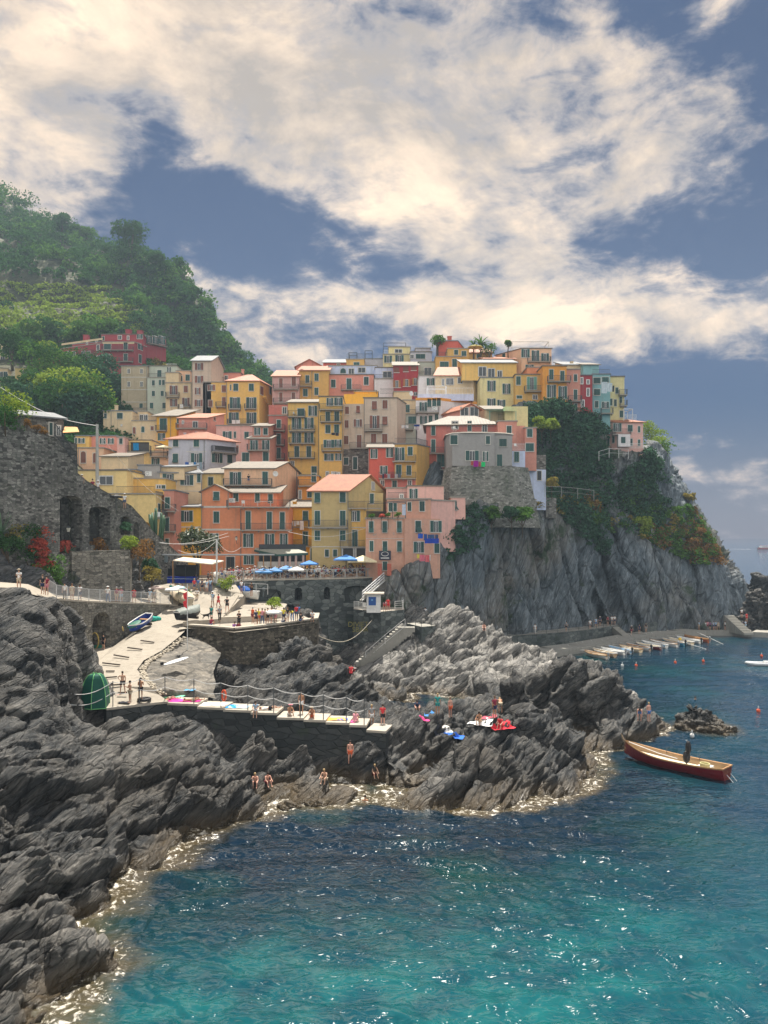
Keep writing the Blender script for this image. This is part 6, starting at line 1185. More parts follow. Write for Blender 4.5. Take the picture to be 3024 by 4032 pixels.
# garden bank on the left
bk=loft([[(-200,2345,66.5),(0,2345,68.5),(110,2345,71),(232,2350,76.1),(300,2350,77.8),(480,2348,86),(520,2346,88),(600,2345,92.5)],[(-200,2200,68),(0,2200,70),(100,2210,72.5),(200,2230,76.5),(300,2300,78.5),(480,2310,85.5),(520,2250,88.5),(600,2290,93.5)],[(-200,2000,70.5),(0,2020,72.5),(90,2060,74.5),(180,2110,77.5),(300,2290,79.5),(480,2300,87.5),(530,2210,90.5),(610,2280,95.5)],[(-200,1880,73.5),(0,1930,75.5),(80,1980,77.5),(180,2080,80.5),(300,2285,80.5),(480,2295,89.5),(535,2180,92.5),(610,2275,97.5)],[(-200,1870,79.5),(0,1925,80.5),(80,1975,82.5),(180,2070,84.5),(300,2290,84.5),(480,2300,93.5),(535,2185,97.5),(610,2290,101.5)]],120,260)
N=normals(bk); N*=np.sign(-N[...,1:2]+1e-9); bk=bk+N*(1.1*fbm(bk*.3,4,81)+.25*strata(bk,(.3,.2,.9),83,1.6))[...,None]
BANK=rock_mat('bank_rock',(.07,.075,.08),(.20,.20,.20),(.14,.12,.09),alg=False,scale=.8,veg=(.035,.055,.02))
tag(link('rock_bank',grid_mesh('rock_bank',bk,BANK)),kind='structure')
BX,BY=scr(bk)
def onbank(x,y): p=on(bk,BX,BY,x,y); return Vector(p)
for (x,y,r,lab) in [(35,390,1.5,'large spiky agave at the left edge, topmost'),(45,490,1.4,'agave under the topmost one at the left edge'),(190,590,1.3,'agave among the red shrubs'),(100,650,1.1,'agave below the ochre shrub'),(255,680,1.0,'agave on the lip above the rock by the walk'),(515,640,1.2,'agave alone beside the buttress wall'),(150,330,1.0,'agave below the tall round bush')]:
    q=rg(5,x,y); p=onbank(*q); palm('agave',(p.x,p.y-.9,p.z+.35),r*1.5,lab,n=26,mat=L_AG,trunk=.25,cat='agave',w=.12,droop=.25)
for (x,y,r,lab,mt) in [(30,130,2.3,'tall rounded green bush at the left edge under the wall','M'),(20,260,1.5,'green shrub below the tall round bush','L'),(235,320,.8,'coral red flowering shrub, highest of the red ones','R'),(305,505,1.25,'largest bright red flowering shrub of the garden bank','R'),(280,570,.8,'small red shrub under the largest one','R'),(320,620,.75,'salmon red shrub just above the lowest one','R'),(335,685,.8,'lowest red shrub near the walk','R'),(470,585,.8,'red shrub beside the lone agave','R'),(140,115,.8,'dull red shrub high against the stone wall','R'),(150,310,.8,'orange shrub beside the highest red one','D'),
  (135,460,1.2,'golden orange shrub in the middle of the bank','O'),(90,560,1.2,'dark green shrub between the left agaves','B'),(200,480,1.2,'dark green shrub left of the largest red shrub','B'),(250,640,1.1,'dark shrub above the rock by the walk','B'),(380,740,1.2,'green shrub hanging over the walk','M'),(60,330,1.3,'dark shrub between the upper agave and the bush','B'),(200,200,1.3,'dark creeper on the wall left of the tall niche','B'),(400,800,1.0,'low green tuft beside the walk','M')]:
    q=rg(5,x,y); p=onbank(*q); tree('shrub',(p.x,p.y-.9,p.z+.1),r*1.5,lab,{'R':L_RED,'M':L_MID,'D':L_DRY,'B':L_DARK,'O':L_OCH,'L':L_LIGHT}[mt],n=1300,size=.11,trunk=.3,cat='shrub',blobs=8)
for (x,y,Y,r,lab,mt) in [(1010,590,85,2.0,'big rust and green shrub hanging beside the buttress wall','D'),(960,540,85.5,1.4,'yellow green shrub on top of the buttress wall','L'),(1105,760,89,1.4,'ochre shrub beside the blue bar','O'),(910,420,88,.9,'green fern growing in the third niche','B'),(1050,400,98,.7,'brown tuft on the sloping top of the great wall','D'),(700,560,84,1.2,'brown creeper under the second niche','D'),(1100,690,90,1.2,'dark shrub over the rock left of the blue bar','B')]:
    p=P(*rg(5,x,y),Y-.5); tree('shrub',p,r,lab,{'D':L_DRY,'L':L_LIGHT,'O':L_OCH,'B':L_BLUE}[mt],n=900,size=.12,trunk=.3,cat='shrub',blobs=8)
tree('magnolia_tree',P(*rg(5,1430,530),106),3.2,'dark glossy magnolia tree in front of the deep yellow house',leaf_mat('magnolia_leaf',(.035,.055,.018),spec=.6),n=2400,size=.2,trunk=2,blobs=12,cat='tree',flat=.75)
o=empty('cactus',P(*rg(5,1137,470),101)); tag(o,'clump of tall green columnar cactus above the sloping wall','cactus'); m=MB()
for k in range(11): a=RN.uniform(-1,1); m.tube([(a*.7,RN.uniform(-.4,.4),-.6),(a,RN.uniform(-.4,.4),1.6),(a*1.1,0,3.2-abs(a)*1.1+RN.random()*.5)],[.17,.19,.10],7)
m.build('stems',M('cactus_green',(.05,.11,.06)),o,smooth=True)
tree('bush',P(*rg(6,400,930),95),1.3,'bright green bush at the left end of the square railing',L_LIGHT,n=700,size=.12,trunk=.2,cat='bush'); tree('bush',P(*rg(6,790,1095),86),1.1,'yellow green bush at the edge of the quay behind the group',L_LIGHT,n=600,size=.12,trunk=.2,cat='bush')

for k,(x,y,lab) in enumerate([(330,1190,'dark bush at the left foot of the tower base'),(450,1225,'ragged bush under the middle of the tower base'),(560,1200,'bush below the right part of the tower base'),(690,1195,'bush between the tower base and the lowest blue white house'),(760,1215,'low bush beneath the lowest blue white house')]):
    tree('bush',P(*rg(4,x,y),117.5),1.7,lab,L_BLUE if k%2 else L_MID,n=1100,size=.2,trunk=.3,blobs=9,cat='bush',flat=.9)
# ---------------------------------------------------------------- people
def skin_mesh(name,pts,edges,mat,sub=1):
    """pts: name -> (x,y,z,rx[,ry]); grows one continuous surface round the bones"""
    ks=list(pts); me=bpy.data.meshes.new('t'); me.from_pydata([pts[k][:3] for k in ks],[(ks.index(a),ks.index(b)) for a,b in edges],[]); ob=bpy.data.objects.new('t',me); COL.objects.link(ob)
    md=ob.modifiers.new('s','SKIN'); md.use_smooth_shade=True
    for i,k in enumerate(ks):
        v=me.skin_vertices[0].data[i]; p=pts[k]; v.radius=(p[3],p[4] if len(p)>4 else p[3]); v.use_root=(i==0)
    s=ob.modifiers.new('u','SUBSURF'); s.levels=sub; s.render_levels=sub
    dg=bpy.context.evaluated_depsgraph_get(); ev=ob.evaluated_get(dg); r=bpy.data.meshes.new_from_object(ev); r.name=name; bpy.data.objects.remove(ob); bpy.data.meshes.remove(me)
    r.materials.clear(); r.materials.append(mat); return r
SK={k:M('skin_'+k,c,rough=.6,var=.06) for k,c in {'light':(.55,.33,.23),'tan':(.42,.22,.13),'brown':(.25,.12,.07),'pinkish':(.60,.33,.25)}.items()}
CL={k:M('cloth_'+k,c,rough=.9,var=.1) for k,c in {'white':(.75,.75,.74),'black':(.02,.02,.025),'navy':(.03,.045,.10),'red':(.60,.04,.05),'blue':(.08,.20,.48),'light blue':(.35,.50,.65),'teal':(.03,.28,.26),'green':(.07,.25,.12),'yellow':(.70,.58,.06),'beige':(.50,.42,.31),'pink':(.65,.28,.33),'grey':(.25,.26,.27),'orange':(.70,.13,.05),'purple':(.22,.09,.28),'denim':(.08,.12,.22),'maroon':(.25,.03,.06)}.items()}
HA={k:M('hair_'+k,c,rough=.7,var=.1) for k,c in {'dark':(.03,.02,.015),'brown':(.12,.07,.04),'fair':(.40,.28,.14),'grey':(.35,.34,.33)}.items()}
def pose(nm,ar,al,legs,lean=0,pel=.95,rot=None):
    """ar/al: elbow and hand offsets from the shoulder; legs: knee, ankle for both sides relative to the hip"""
    tz=pel; up=Vector((0,-math.sin(lean),math.cos(lean))); Cn=Vector((0,0,tz)); ch=Cn+up*.30; nk=Cn+up*.52; fw=Vector((0,-math.cos(lean),-math.sin(lean)))
    hd=nk+up*.13+fw*.03; tp=hd+up*.10
    p={'pel':(*Cn,.13,.10),'wst':(*(Cn+up*.16),.115,.09),'ch':(*ch,.145,.10),'nk':(*nk,.052,.05),'hd':(*hd,.078,.09),'tp':(*tp,.062,.07)}; e=[('pel','wst'),('wst','ch'),('ch','nk'),('nk','hd'),('hd','tp')]
    sp={}; 
    for s,a,sd_ in (('r',ar,-1),('l',al,1)):
        sh_=nk-up*.06+Vector((sd_*.165,0,0)); el=sh_+Vector((sd_*a[0][0],a[0][1],a[0][2])); ha=el+Vector((sd_*a[1][0],a[1][1],a[1][2])); d=(ha-el).normalized()
        p['sh'+s]=(*sh_,.06); p['el'+s]=(*el,.042); p['wr'+s]=(*ha,.028); p['hn'+s]=(*(ha+d*.09),.036,.02); e+=[('ch','sh'+s),('sh'+s,'el'+s),('el'+s,'wr'+s),('wr'+s,'hn'+s)]
        for i,q in enumerate((-.02,0,.02)): p['f%d%s'%(i,s)]=(*(ha+d*(.165-.01*abs(i-1))+Vector((q,0,0))),.009); e.append(('hn'+s,'f%d%s'%(i,s)))
        lg=legs[0 if s=='r' else 1]; hp=Cn+Vector((sd_*.095,0,-.05)); kn=hp+Vector((sd_*lg[0][0],lg[0][1],lg[0][2])); an=kn+Vector((sd_*lg[1][0],lg[1][1],lg[1][2])); sk_=(an-kn).normalized(); td=Vector((0,-.15,-.03)) if abs(sk_.z)>.5 else Vector((0,-.03,.14))
        p['hp'+s]=(*hp,.088); p['kn'+s]=(*kn,.056); p['an'+s]=(*an,.036); p['to'+s]=(*(an+td),.038,.025); e+=[('pel','hp'+s),('hp'+s,'kn'+s),('kn'+s,'an'+s),('an'+s,'to'+s)]
    body=skin_mesh('body',p,e,SK['light'])
    def sub(keys,grow,cut=None):
        q={}
        for k in keys:
            v=p[k]; q[k]=(*v[:3],*(x+grow for x in v[3:]))
        if cut:
            for k,(a,b,f,gr) in cut.items(): A,B=Vector(p[a][:3]),Vector(p[b][:3]); ra=p[a][3]; rb=p[b][3]; m_=A.lerp(B,f); q[k]=(*m_,ra+(rb-ra)*f+gr)
        return q
    q=sub(['wst','pel','ch','shr','shl'],.016,{'cr':('shr','elr',.6,.02),'cl':('shl','ell',.6,.02)}); shirt=skin_mesh('shirt',q,[('wst','pel'),('wst','ch'),('ch','shr'),('ch','shl'),('shr','cr'),('shl','cl')],CL['white'])
    q=sub(['pel','hpr','hpl'],.018,{'cr':('hpr','knr',.62,.022),'cl':('hpl','knl',.62,.022)}); shorts=skin_mesh('shorts',q,[('pel','hpr'),('pel','hpl'),('hpr','cr'),('hpl','cl')],CL['navy'])
    q=sub(['pel','hpr','hpl','knr','knl'],.014,{'cr':('knr','anr',.92,.018),'cl':('knl','anl',.92,.018)}); trous=skin_mesh('trousers',q,[('pel','hpr'),('pel','hpl'),('hpr','knr'),('hpl','knl'),('knr','cr'),('knl','cl')],CL['navy'])
    m=MB(); c=hd+up*.045-fw*.022; m.ell(c,(.088,.105,.10),10,6); hair=m.mesh('hair',[HA['dark']],smooth=True)
    m=MB(); m.ell(hd+up*.10,(.10,.11,.06),12,5); m.ell(hd+up*.085,(.20,.21,.014),14,4); hat=m.mesh('hat',[CL['white']],smooth=True)
    m=MB(); b=ch-fw*.17-up*.06; m.ell(b,(.15,.10,.21),10,6); pack=m.mesh('backpack',[CL['black']],smooth=True)
    return dict(body=body,shirt=shirt,shorts=shorts,trousers=trous,hair=hair,hat=hat,backpack=pack,seat=0)
ST=((.01,0,-.43),(.0,.02,-.42)); dn=((.05,.02,-.27),(.0,-.06,-.23))
PO={'stand':pose('s',dn,dn,(ST,ST)),
 'phone':pose('p',((.04,-.05,-.27),(-.10,-.20,.12)),((.04,-.05,-.27),(-.10,-.20,.12)),(((.03,0,-.43),(.0,.02,-.42)),ST)),
 'lean':pose('l',((.06,-.14,-.22),(-.05,-.22,-.04)),((.06,-.14,-.22),(-.03,-.22,-.02)),(((.0,-.02,-.43),(.0,.06,-.42)),ST),lean=.30),
 'walk':pose('w',((.04,.12,-.25),(0,.05,-.23)),((.04,-.10,-.25),(0,-.14,-.20)),(((.0,-.20,-.39),(.0,.06,-.42)),((.0,.14,-.41),(.0,.22,-.36)))),
 'hips':pose('h',((.19,.05,-.20),(-.16,-.06,-.15)),dn,(((.04,-.02,-.43),(.02,.02,-.42)),((.06,-.04,-.43),(.05,.02,-.42)))),
 'sit':pose('t',((.05,-.14,-.22),(-.02,-.20,-.05)),((.05,-.14,-.22),(-.02,-.20,-.05)),(((.02,-.36,.22),(.0,-.14,-.38)),((.04,-.36,.20),(.02,-.16,-.36))),lean=.35,pel=.16),
 'ledge':pose('g',((.05,-.12,-.22),(-.08,-.20,-.02)),((.05,-.12,-.22),(-.08,-.20,-.02)),(((.02,-.42,.02),(.0,.0,-.42)),((.02,-.40,.02),(.02,-.06,-.42))),lean=.25,pel=.14),
 'bend':pose('b',((.03,-.10,-.26),(0,-.05,-.24)),((.03,-.12,-.25),(0,-.08,-.22)),(((.03,-.06,-.42),(.0,.10,-.41)),((.03,-.06,-.42),(.0,.10,-.41))),lean=1.15,pel=.92)}
LIE=pose('y',((.10,.05,.22),(-.12,.05,.12)),((.08,.02,-.26),(.05,.02,-.24)),(((.03,-.22,-.36),(.0,.20,-.38)),((.02,-.02,-.43),(.02,.0,-.42))),pel=0)
for k,me in LIE.items():
    if k!='seat': me.transform(Matrix.Translation((0,0,.13))@Matrix.Rotation(math.radians(-90),4,'X')@Matrix.Rotation(math.radians(0),4,'Z'))
PO['lie']=LIE
USED=set(); NP=[0]
ORD=lambda n: '%d%s'%(n,'th' if 10<=n%100<=20 else {1:'st',2:'nd',3:'rd'}.get(n%10,'th'))
def slotcol(o,mat):
    o.material_slots[0].link='OBJECT'; o.material_slots[0].material=mat
def person(loc,pose_,top,bot,where,rz=0,hair='dark',hat=None,pack=None,skin='light',group=None,h=1.0,long=False,extra='',sink=0):
    D=PO[pose_]; root=empty('person',(loc[0],loc[1],loc[2]-sink),rz); root.scale=(h,h,h)
    def add(k,mat):
        o=bpy.data.objects.new({'shirt':'shirt','shorts':'shorts','trousers':'trousers','hair':'hair','hat':'hat','backpack':'backpack','body':'body'}[k],D[k]); COL.objects.link(o); o.parent=root; slotcol(o,mat); return o
    add('body',SK[skin])
    if top: add('shirt',CL[top])
    if bot: add('trousers' if long else 'shorts',CL[bot])
    add('hat',CL[hat]) if hat else None
    add('hair',HA[hair])
    if pack: add('backpack',CL[pack])
    v={'stand':'standing','phone':'holding a phone','lean':'leaning forward','walk':'walking','hips':'standing','sit':'sitting','ledge':'sitting','bend':'bending over','lie':'lying'}[pose_]
    b='trousers' if long else 'shorts'
    if not extra: extra=('person in %s top'%top if top else 'bare chested person')+(' and %s %s'%(bot,b) if bot else '')+(' with %s hat'%hat if hat else '')+(' and %s backpack'%pack if pack else '')
    lab=' '.join((extra+' '+where).split()); k=2
    ws=lab.split()
    if len(ws)>16: lab=' '.join((extra.replace(' and %s %s'%(bot,b),'')+' '+where).split())
    if len(lab.split())>16: lab=' '.join((extra.replace(' and %s %s'%(bot,b),'').replace(' and %s backpack'%pack,'')+' '+where).split())
    if len(lab.split())>16: lab='person '+where
    if lab in USED: lab2=lab.replace('person',v+' person',1); lab=lab2
    USED.add(lab); tag(root,lab,'person',group); NP[0]+=1; return root
TOPS=['white','white','white','black','navy','red','blue','light blue','beige','pink','grey','green','maroon','teal','white','black']; BOTS=['black','navy','denim','beige','grey','white','black','denim']
rp=random.Random(5)
def rnd(): return dict(hair=rp.choice(['dark','dark','brown','brown','fair','grey']),hat=rp.choice([None,None,None,'white','beige','black']),pack=rp.choice([None,None,None,'black','grey']),skin=rp.choice(['light','light','tan','pinkish','brown']),long=rp.random()<.25,h=rp.uniform(.9,1.04))
# crowd along the railing of the square
nrail=66
for k in range(nrail):
    u=W3.u[-2]*(.06+.93*k/(nrail-1))+rp.uniform(-.12,.12); q,n=W3.at(u); off=.75+rp.random()*.35
    person((q.x-n.x*off,q.y-n.y*off,q.z+.16 if 0 else q.z+.03),rp.choice(['lean','lean','stand','phone','hips']),rp.choice(TOPS),rp.choice(BOTS),'%s from the left at the square railing'%ORD(k+1),rz=rp.choice([0,0,.4,-.5,3.1]),group='people lined up at the railing of the square',**rnd())
for k in range(80):
    u=W3.u[-2]*(.10+.89*k/79)+rp.uniform(-.3,.3); q,n=W3.at(u); off=1.9+rp.random()*3.5*(.4+.6*(k>30))
    person((q.x-n.x*off,q.y-n.y*off,12.4),rp.choice(['walk','stand','phone','hips']),rp.choice(TOPS),rp.choice(BOTS),'%s from left behind the railing crowd'%ORD(k+1),rz=rp.uniform(-3,3),group='people strolling behind the railing of the square',**rnd())
# railed walk above the arcade
def onwalk(R,x,dep=1.0):
    px,_=rg(R,x,0)
    if px<230: a=P(px,np.interp(px,[0,95,233],[2321,2334,2364]),np.interp(px,[0,95,233],[60,63.5,69.6])); return a+Vector((0,dep,0.05))
    u=W2.find(px); q,n=W2.at(u); return Vector((q.x-n.x*dep,q.y-n.y*dep,q.z+.06))
for (x,ps,top,bot,wh,kw) in [(95,'phone','white','beige','in a beige cap at the left edge of the walk',dict(hat='beige',pack='black')),(272,'stand','black','navy','in front of the first rock by the walk',dict(hair='brown')),(302,'stand','maroon','pink','with long dark hair beside the rock by the walk',dict()),
  (540,'stand','white','black','on the walk left of the one in a beige dress',dict(pack='black',hat='black',long=True)),(592,'stand','beige','beige','in a beige dress between two in white on the walk',dict(hair='brown',skin='tan')),(645,'phone','white','navy','in white on the walk reading something',dict(skin='brown',pack='black')),(845,'hips','white','denim','with a sun hat on the middle of the walk',dict(hat='white',long=True)),(905,'stand','maroon','beige','in the shade half way along the walk',dict(hair='grey')),(937,'phone','pink','light blue','with a white cap beside the one in maroon',dict(hat='white')),(1030,'hips','red','red','alone in red near the right part of the walk',dict()),(1143,'stand','light blue','white','in a pale dress at the end of the railed walk',dict(hat='white')),(1172,'stand','grey','beige','last on the railed walk',dict(pack='grey'))]:
    person(onwalk(5,x),ps,top,bot,wh,group='walkers on the railed path above the arcade',**kw)
# ramp head, quay and viewing terrace
def zq(py): return float(np.interp(py,[2285,2291,2345,2370,2400,2440,2470,2490],[12.3,12.25,11.0,10.3,9.75,9.2,8.78,8.75]))
LQ=[(5,1240,920,'stand','teal','teal','under the white umbrella at the top of the ramp'),(5,1272,925,'hips','beige','maroon','second from the left under the umbrellas'),(5,1300,925,'stand','maroon','maroon','in a patterned dress under the pale umbrella'),(5,1325,928,'phone','grey','beige','beside the mast with the red flags'),(5,1378,962,'walk','green','black','behind the bow of the covered boat'),
 (5,1410,888,'stand','red','denim','left one of the five before the blue bar'),(5,1438,886,'stand','blue','grey','second of the five before the blue bar'),(5,1467,890,'walk','navy','navy','middle one of the five before the blue bar'),(5,1500,890,'stand','light blue','white','fourth of the five before the blue bar'),(5,1527,888,'stand','light blue','denim','rightmost of the five before the blue bar'),(5,1430,958,'phone','white','beige','alone in the middle of the pale quay'),
 (6,285,1112,'hips','light blue','white','with a sun hat left of the red dress'),(6,332,1132,'walk','red','red','in a bright red beach dress by the motorboat'),(6,402,1160,'hips','black','black','all in black under the white motorboat bow'),(6,275,1230,'stand','teal','teal','slim in teal beside the dog'),(6,342,1240,'walk','grey','black','carrying a black backpack right of the dog'),
 (6,500,1285,'phone','black','black','broad in black taking a picture on the viewing terrace'),(6,612,1252,'stand','orange','brown' if 0 else 'maroon','left end of the group on the viewing terrace'),(6,638,1268,'stand','navy','black','in navy second in the terrace group'),(6,660,1264,'stand','yellow','orange','with an orange skirt in the terrace group'),(6,690,1264,'hips','pink','denim','in pink in the terrace group'),(6,712,1260,'phone','beige','beige','beside the pink one in the terrace group'),(6,735,1258,'stand','white','black','behind the centre of the terrace group'),(6,765,1250,'stand','white','grey','under the white parasol on the terrace'),(6,797,1256,'stand','pink','pink','in a long pink skirt with backpack on the terrace'),
 (6,865,1246,'hips','yellow','navy','in bright yellow standing on the terrace'),(6,898,1246,'stand','black','white','with a white skirt next to the bright yellow one'),(6,935,1238,'bend','yellow','blue','bending in yellow near the terrace corner'),(6,968,1232,'stand','red','denim','in red near the terrace corner'),(6,985,1228,'hips','blue','grey','behind the red one near the terrace corner'),
 (6,520,1008,'stand','white','denim','standing behind the blue tarpaulin'),(6,602,1030,'phone','black','black','in black behind the white motorboat'),(6,20,1050,'stand','maroon','maroon','left of the mast at the ramp head'),(6,90,1070,'walk','green','denim','right of the mast at the ramp head'),(6,62,1062,'stand','purple','black','behind the mast at the ramp head'),
 (6,420,880,'stand','orange','beige','in orange at the left start of the railing'),(6,250,900,'stand','grey','black','in the shade left of the grey post'),(6,280,898,'walk','white','navy','beside the grey post near the bar'),(6,340,890,'hips','white','beige','right of the grey post near the bar'),(6,362,892,'stand','blue','denim','between the grey post and the orange one'),(6,140,905,'stand','navy','black','in the doorway of the bar')]
for (R,x,y,ps,top,bot,wh) in LQ:
    px,py=rg(R,x,y); kw=rnd(); kw['h']=min(1.0,kw['h'])
    if 'backpack' in wh: kw['pack']='black'
    if 'hat' in wh: kw['hat']='white'
    elif kw['hat']: kw['hat']=None
    if 'skirt' in wh or 'dress' in wh: kw['long']=False
    py=max(py,2296); person(G(px,py,zq(py)),ps,top,bot,wh,rz=rp.uniform(-.8,.8) if 'picture' not in wh else -.3,group='visitors on the quay and terrace',**kw)
for (x,y,top,wh,hh) in [(1100,1219,'white','in white sitting on the right corner of the terrace wall',.1),(1000,1233,'black','in black crouched taking a picture at the terrace wall',0),(858,1246,'white','in white seated on the terrace wall back to the sea',0),(455,1290,'purple','head just over the terrace wall, left one',-.25),(490,1288,'maroon','head just over the terrace wall beside the black one',-.25),(268,1272,'maroon','seated by the dog on the terrace',0)]:
    px,py=rg(6,x,y); person(G(px,py,zq(min(2478,py)))+Vector((0,0,hh)),'ledge' if hh>0 else 'sit',top,'denim',wh,rz=0 if hh>0 else 2.8,skin='tan',group='visitors on the quay and terrace')
# kiosk, ledge, cliff walk, mole
for (R,x,y,z,ps,top,bot,wh,kw) in [(7,652,1152,8.38,'bend','pink','red','bending beside the white kiosk',{}),(7,682,1150,8.38,'hips','red','red','behind the bending one at the kiosk',{}),(13,915,140,6.63,'stand',None,'black','on the short dark walk near the kiosk',dict(skin='tan')),(13,1003,155,6.63,'hips','white','navy','on the short walk beside the rock top',{}),(7,625,905,11.0,'stand','yellow','black','coming down the quay stairs',{}),
 (8,305,880,2.18,'stand','white','white','tall in white at the left end of the cliff walk',dict(long=True)),(8,487,866,2.18,'walk','grey','black','alone in the middle of the cliff walk',{}),(8,625,852,2.18,'stand','white','grey','in white under the crack of the cliff',{}),(8,660,842,2.18,'hips','light blue','blue','in light blue on the cliff walk',{}),(8,683,834,2.18,'stand','navy','black','with white cap on the cliff walk',dict(hat='white')),(8,728,830,2.18,'stand','maroon','black','behind the steps of the cliff walk',{}),(8,752,828,2.18,'walk','white','grey','near the steps of the cliff walk',{}),(8,768,826,2.18,'stand','white','navy','last at the steps of the cliff walk',{}),
 (8,866,886,1.0,'walk','black','maroon','walking on the mole with a red bag',dict(hat='white')),(8,911,878,1.0,'stand','navy','navy','dark figure on the mole under the crack',{}),(8,950,870,1.0,'stand','black','grey','dark figure on the mole next to the crack',{})]:
    person(G(*rg(R,x,y),z),ps,top,bot,wh,group='people on the quayside walks',**kw)
for k,(x,top,bot) in enumerate([(1258,'light blue','beige'),(1295,'white','white'),(1308,'pink','maroon'),(1322,'purple','black'),(1342,'light blue','denim'),(1356,'light blue','navy'),(1370,'beige','beige'),(1410,'white','black'),(1430,'grey','white'),(1456,'navy','black'),(1470,'black','black'),(1486,'yellow','black'),(1500,'light blue','navy'),(1512,'navy','navy'),(1528,'light blue','light blue')]):
    person(G(*rg(8,x,856),1.0),rp.choice(['stand','hips','walk','phone']),top,bot,'%s from the left on the far mole'%ORD(k+1),rz=rp.uniform(-1,1),group='people queuing at the end of the mole',**{**rnd(),'long':False,'hat':None})
person(Vector((*P(*rg(8,1506,790),142.5).xy,3.1)),'stand','white','black','highest on the steps by the stack',group='people queuing at the end of the mole'); person(Vector((*P(*rg(8,1535,806),142).xy,2.4)),'stand','red','red','in bright red on the steps by the stack',group='people queuing at the end of the mole')
# bathers
def gr(R,x,y,up=0): p=raycast_ground(*rg(R,x,y)); return p+Vector((0,0,up))
def rz_(x,y,z): return G(x,y,z)
BA=[(11,1000,1100,6.0,'hips',None,'black','tall bare chested man in black shorts on the ramp',dict(rz=.3)),(11,1062,1178,5.35,'phone',None,'beige','bather in beige trunks seen from the side on the ramp',dict(rz=-.8)),(11,1148,1150,5.4,'phone',None,'black','bearded bather in dark trunks right of the trio on the ramp',dict(rz=.6,skin='tan')),
 (11,885,1100,5.35,'sit','blue','black','seated against the rock beside the green tent',dict(rz=1.4)),(11,940,1140,5.3,'lie','pink','pink','lying near the pink towel by the tent',dict(rz=2.2))]
for (R,x,y,z,ps,top,bot,lab,kw) in BA: px,py=rg(R,x,y); person(G(px,py,z),ps,top,bot,'',extra=lab,group='bathers on the ramp and rocks',**kw)
def onwall(x12,y12,R=12): px,py=rg(R,x12,y12); return px
WA=[(12,548,'lie','green','beige','sunbather lying on the pale green mat',1.5,.9),(12,715,'lie',None,'beige','sunbather lying flat behind the pink towel',1.4,.8),(12,1148,'ledge','light blue','white','man in light shirt sitting with legs over the sea wall',0,.12),(12,1240,'lie','white','black','sunbather lying on the sea wall beside the light shirt',1.57,.9),(12,1378,'sit',None,'white','seated bather with pink hat on the sea wall',.5,.9),(12,1460,'stand',None,'white','tanned bather standing behind a railing post',.2,1.4),(12,1535,'sit',None,'orange','bather in straw hat hunched on the sea wall',0,.8),(13,520,'sit','pink','pink','broad bather in pink seated at the end of the railing',2.9,.8)]
for (R,x,ps,top,bot,lab,rz,off) in WA:
    px=rg(R,x,0)[0]; Y=SY(px)+off; person(((px-CX)/F*Y,Y,swz(px)+.01-(.14 if ps=='ledge' else 0)+(.14 if ps=='ledge' else 0)),ps,top,bot,'',rz=rz,extra=lab,hat={1378:'pink',1535:'beige'}.get(x),skin='tan' if not top else 'light',group='bathers on the ramp and rocks')
RO=[(13,635,888,'stand','grey','white','woman in a grey dress below the end of the sea wall','fair'),(13,711,888,'stand','red','black','man in red shirt seen from behind below the sea wall','dark'),(13,487,1145,'stand',None,'orange','man in orange red trunks standing on the low dark rock','dark'),(13,316,1262,'sit',None,'beige','pale bather sitting with feet in the foam','fair'),(13,648,1225,'sit',None,'maroon','bather sitting at the water below the red trunks man','fair'),(13,945,775,'sit','navy','beige','man in navy shirt sitting on the rock above the pool','dark'),(13,1088,808,'stand','teal','teal','woman in teal bikini seen from behind by the pool','fair'),(13,1175,828,'stand',None,'orange','man in coral trunks standing beside the pool','brown'),(13,1380,862,'sit',None,'beige','bather sitting on the white towel on the rock','dark'),(13,1480,832,'stand','maroon','navy','woman in dark bikini standing on the rock','brown'),(13,1520,800,'bend',None,'beige','bather bending down behind the woman in dark bikini','fair'),(13,1525,892,'sit','red','red','bather crouching on the red towel','dark'),(13,1408,225,'sit',None,'black','sunbather hunched at the top of the pale rock','dark'),(13,492,528,'sit','red','red','person in red life jacket behind the brown boulder','dark'),
 (14,912,352,'bend',None,'blue','boy bending on the tip of the rock','dark'),(14,966,354,'stand',None,'blue','boy in blue shorts on the tip of the rock','fair'),(15,1112,208,'sit',None,'black','left one of the couple sitting low on the rocks','fair'),(15,1162,205,'sit',None,'maroon','right one of the couple sitting low on the rocks','dark')]
for (R,x,y,ps,top,bot,lab,hr) in RO:
    person(gr(R,x,y),ps,top,bot,'',rz=rp.uniform(-.6,.6) if 'behind' not in lab else 3.1,extra=lab,hair=hr,skin=rp.choice(['light','tan','pinkish']),group='bathers on the ramp and rocks')
for (R,x,y,lab) in [(13,1120,742,'swimmer in the rock pool'),(14,1236,228,'swimmer beyond the low black rock'),(15,1590,278,'swimmer near the foam below the red trunks man')]:
    g_=G(*rg(R,x,y),0); person(g_,'phone',None,'black','',extra=lab,sink=1.35,skin='tan',group='bathers on the ramp and rocks')
for (R,x,y,Y,top,lab) in [(2,1067,1118,120,'black','person in black on the balcony of the peach house'),(1,5,1010,73,'white','person in white on the upper stair path at the left edge'),(1,80,1040,74,'white','stooping walker with sun hat on the upper stair path'),(1,172,1085,75,'white','broad person in white at the end of the upper stair path'),(5,595,100,81,'pink','person in straw hat on top of the great wall'),(5,672,130,83,'maroon','person in patterned shirt on top of the great wall'),(5,712,140,84,'white','person in sun hat beside the concrete pole'),(5,905,232,88,'white','lone hat of a walker low on the great wall')]:
    p=P(*rg(R,x,y),Y)-Vector((0,0,.75 if R==5 else .1)); person(p,'stand',top,'denim','',extra=lab,hat='white' if 'hat' in lab else None,group=None)
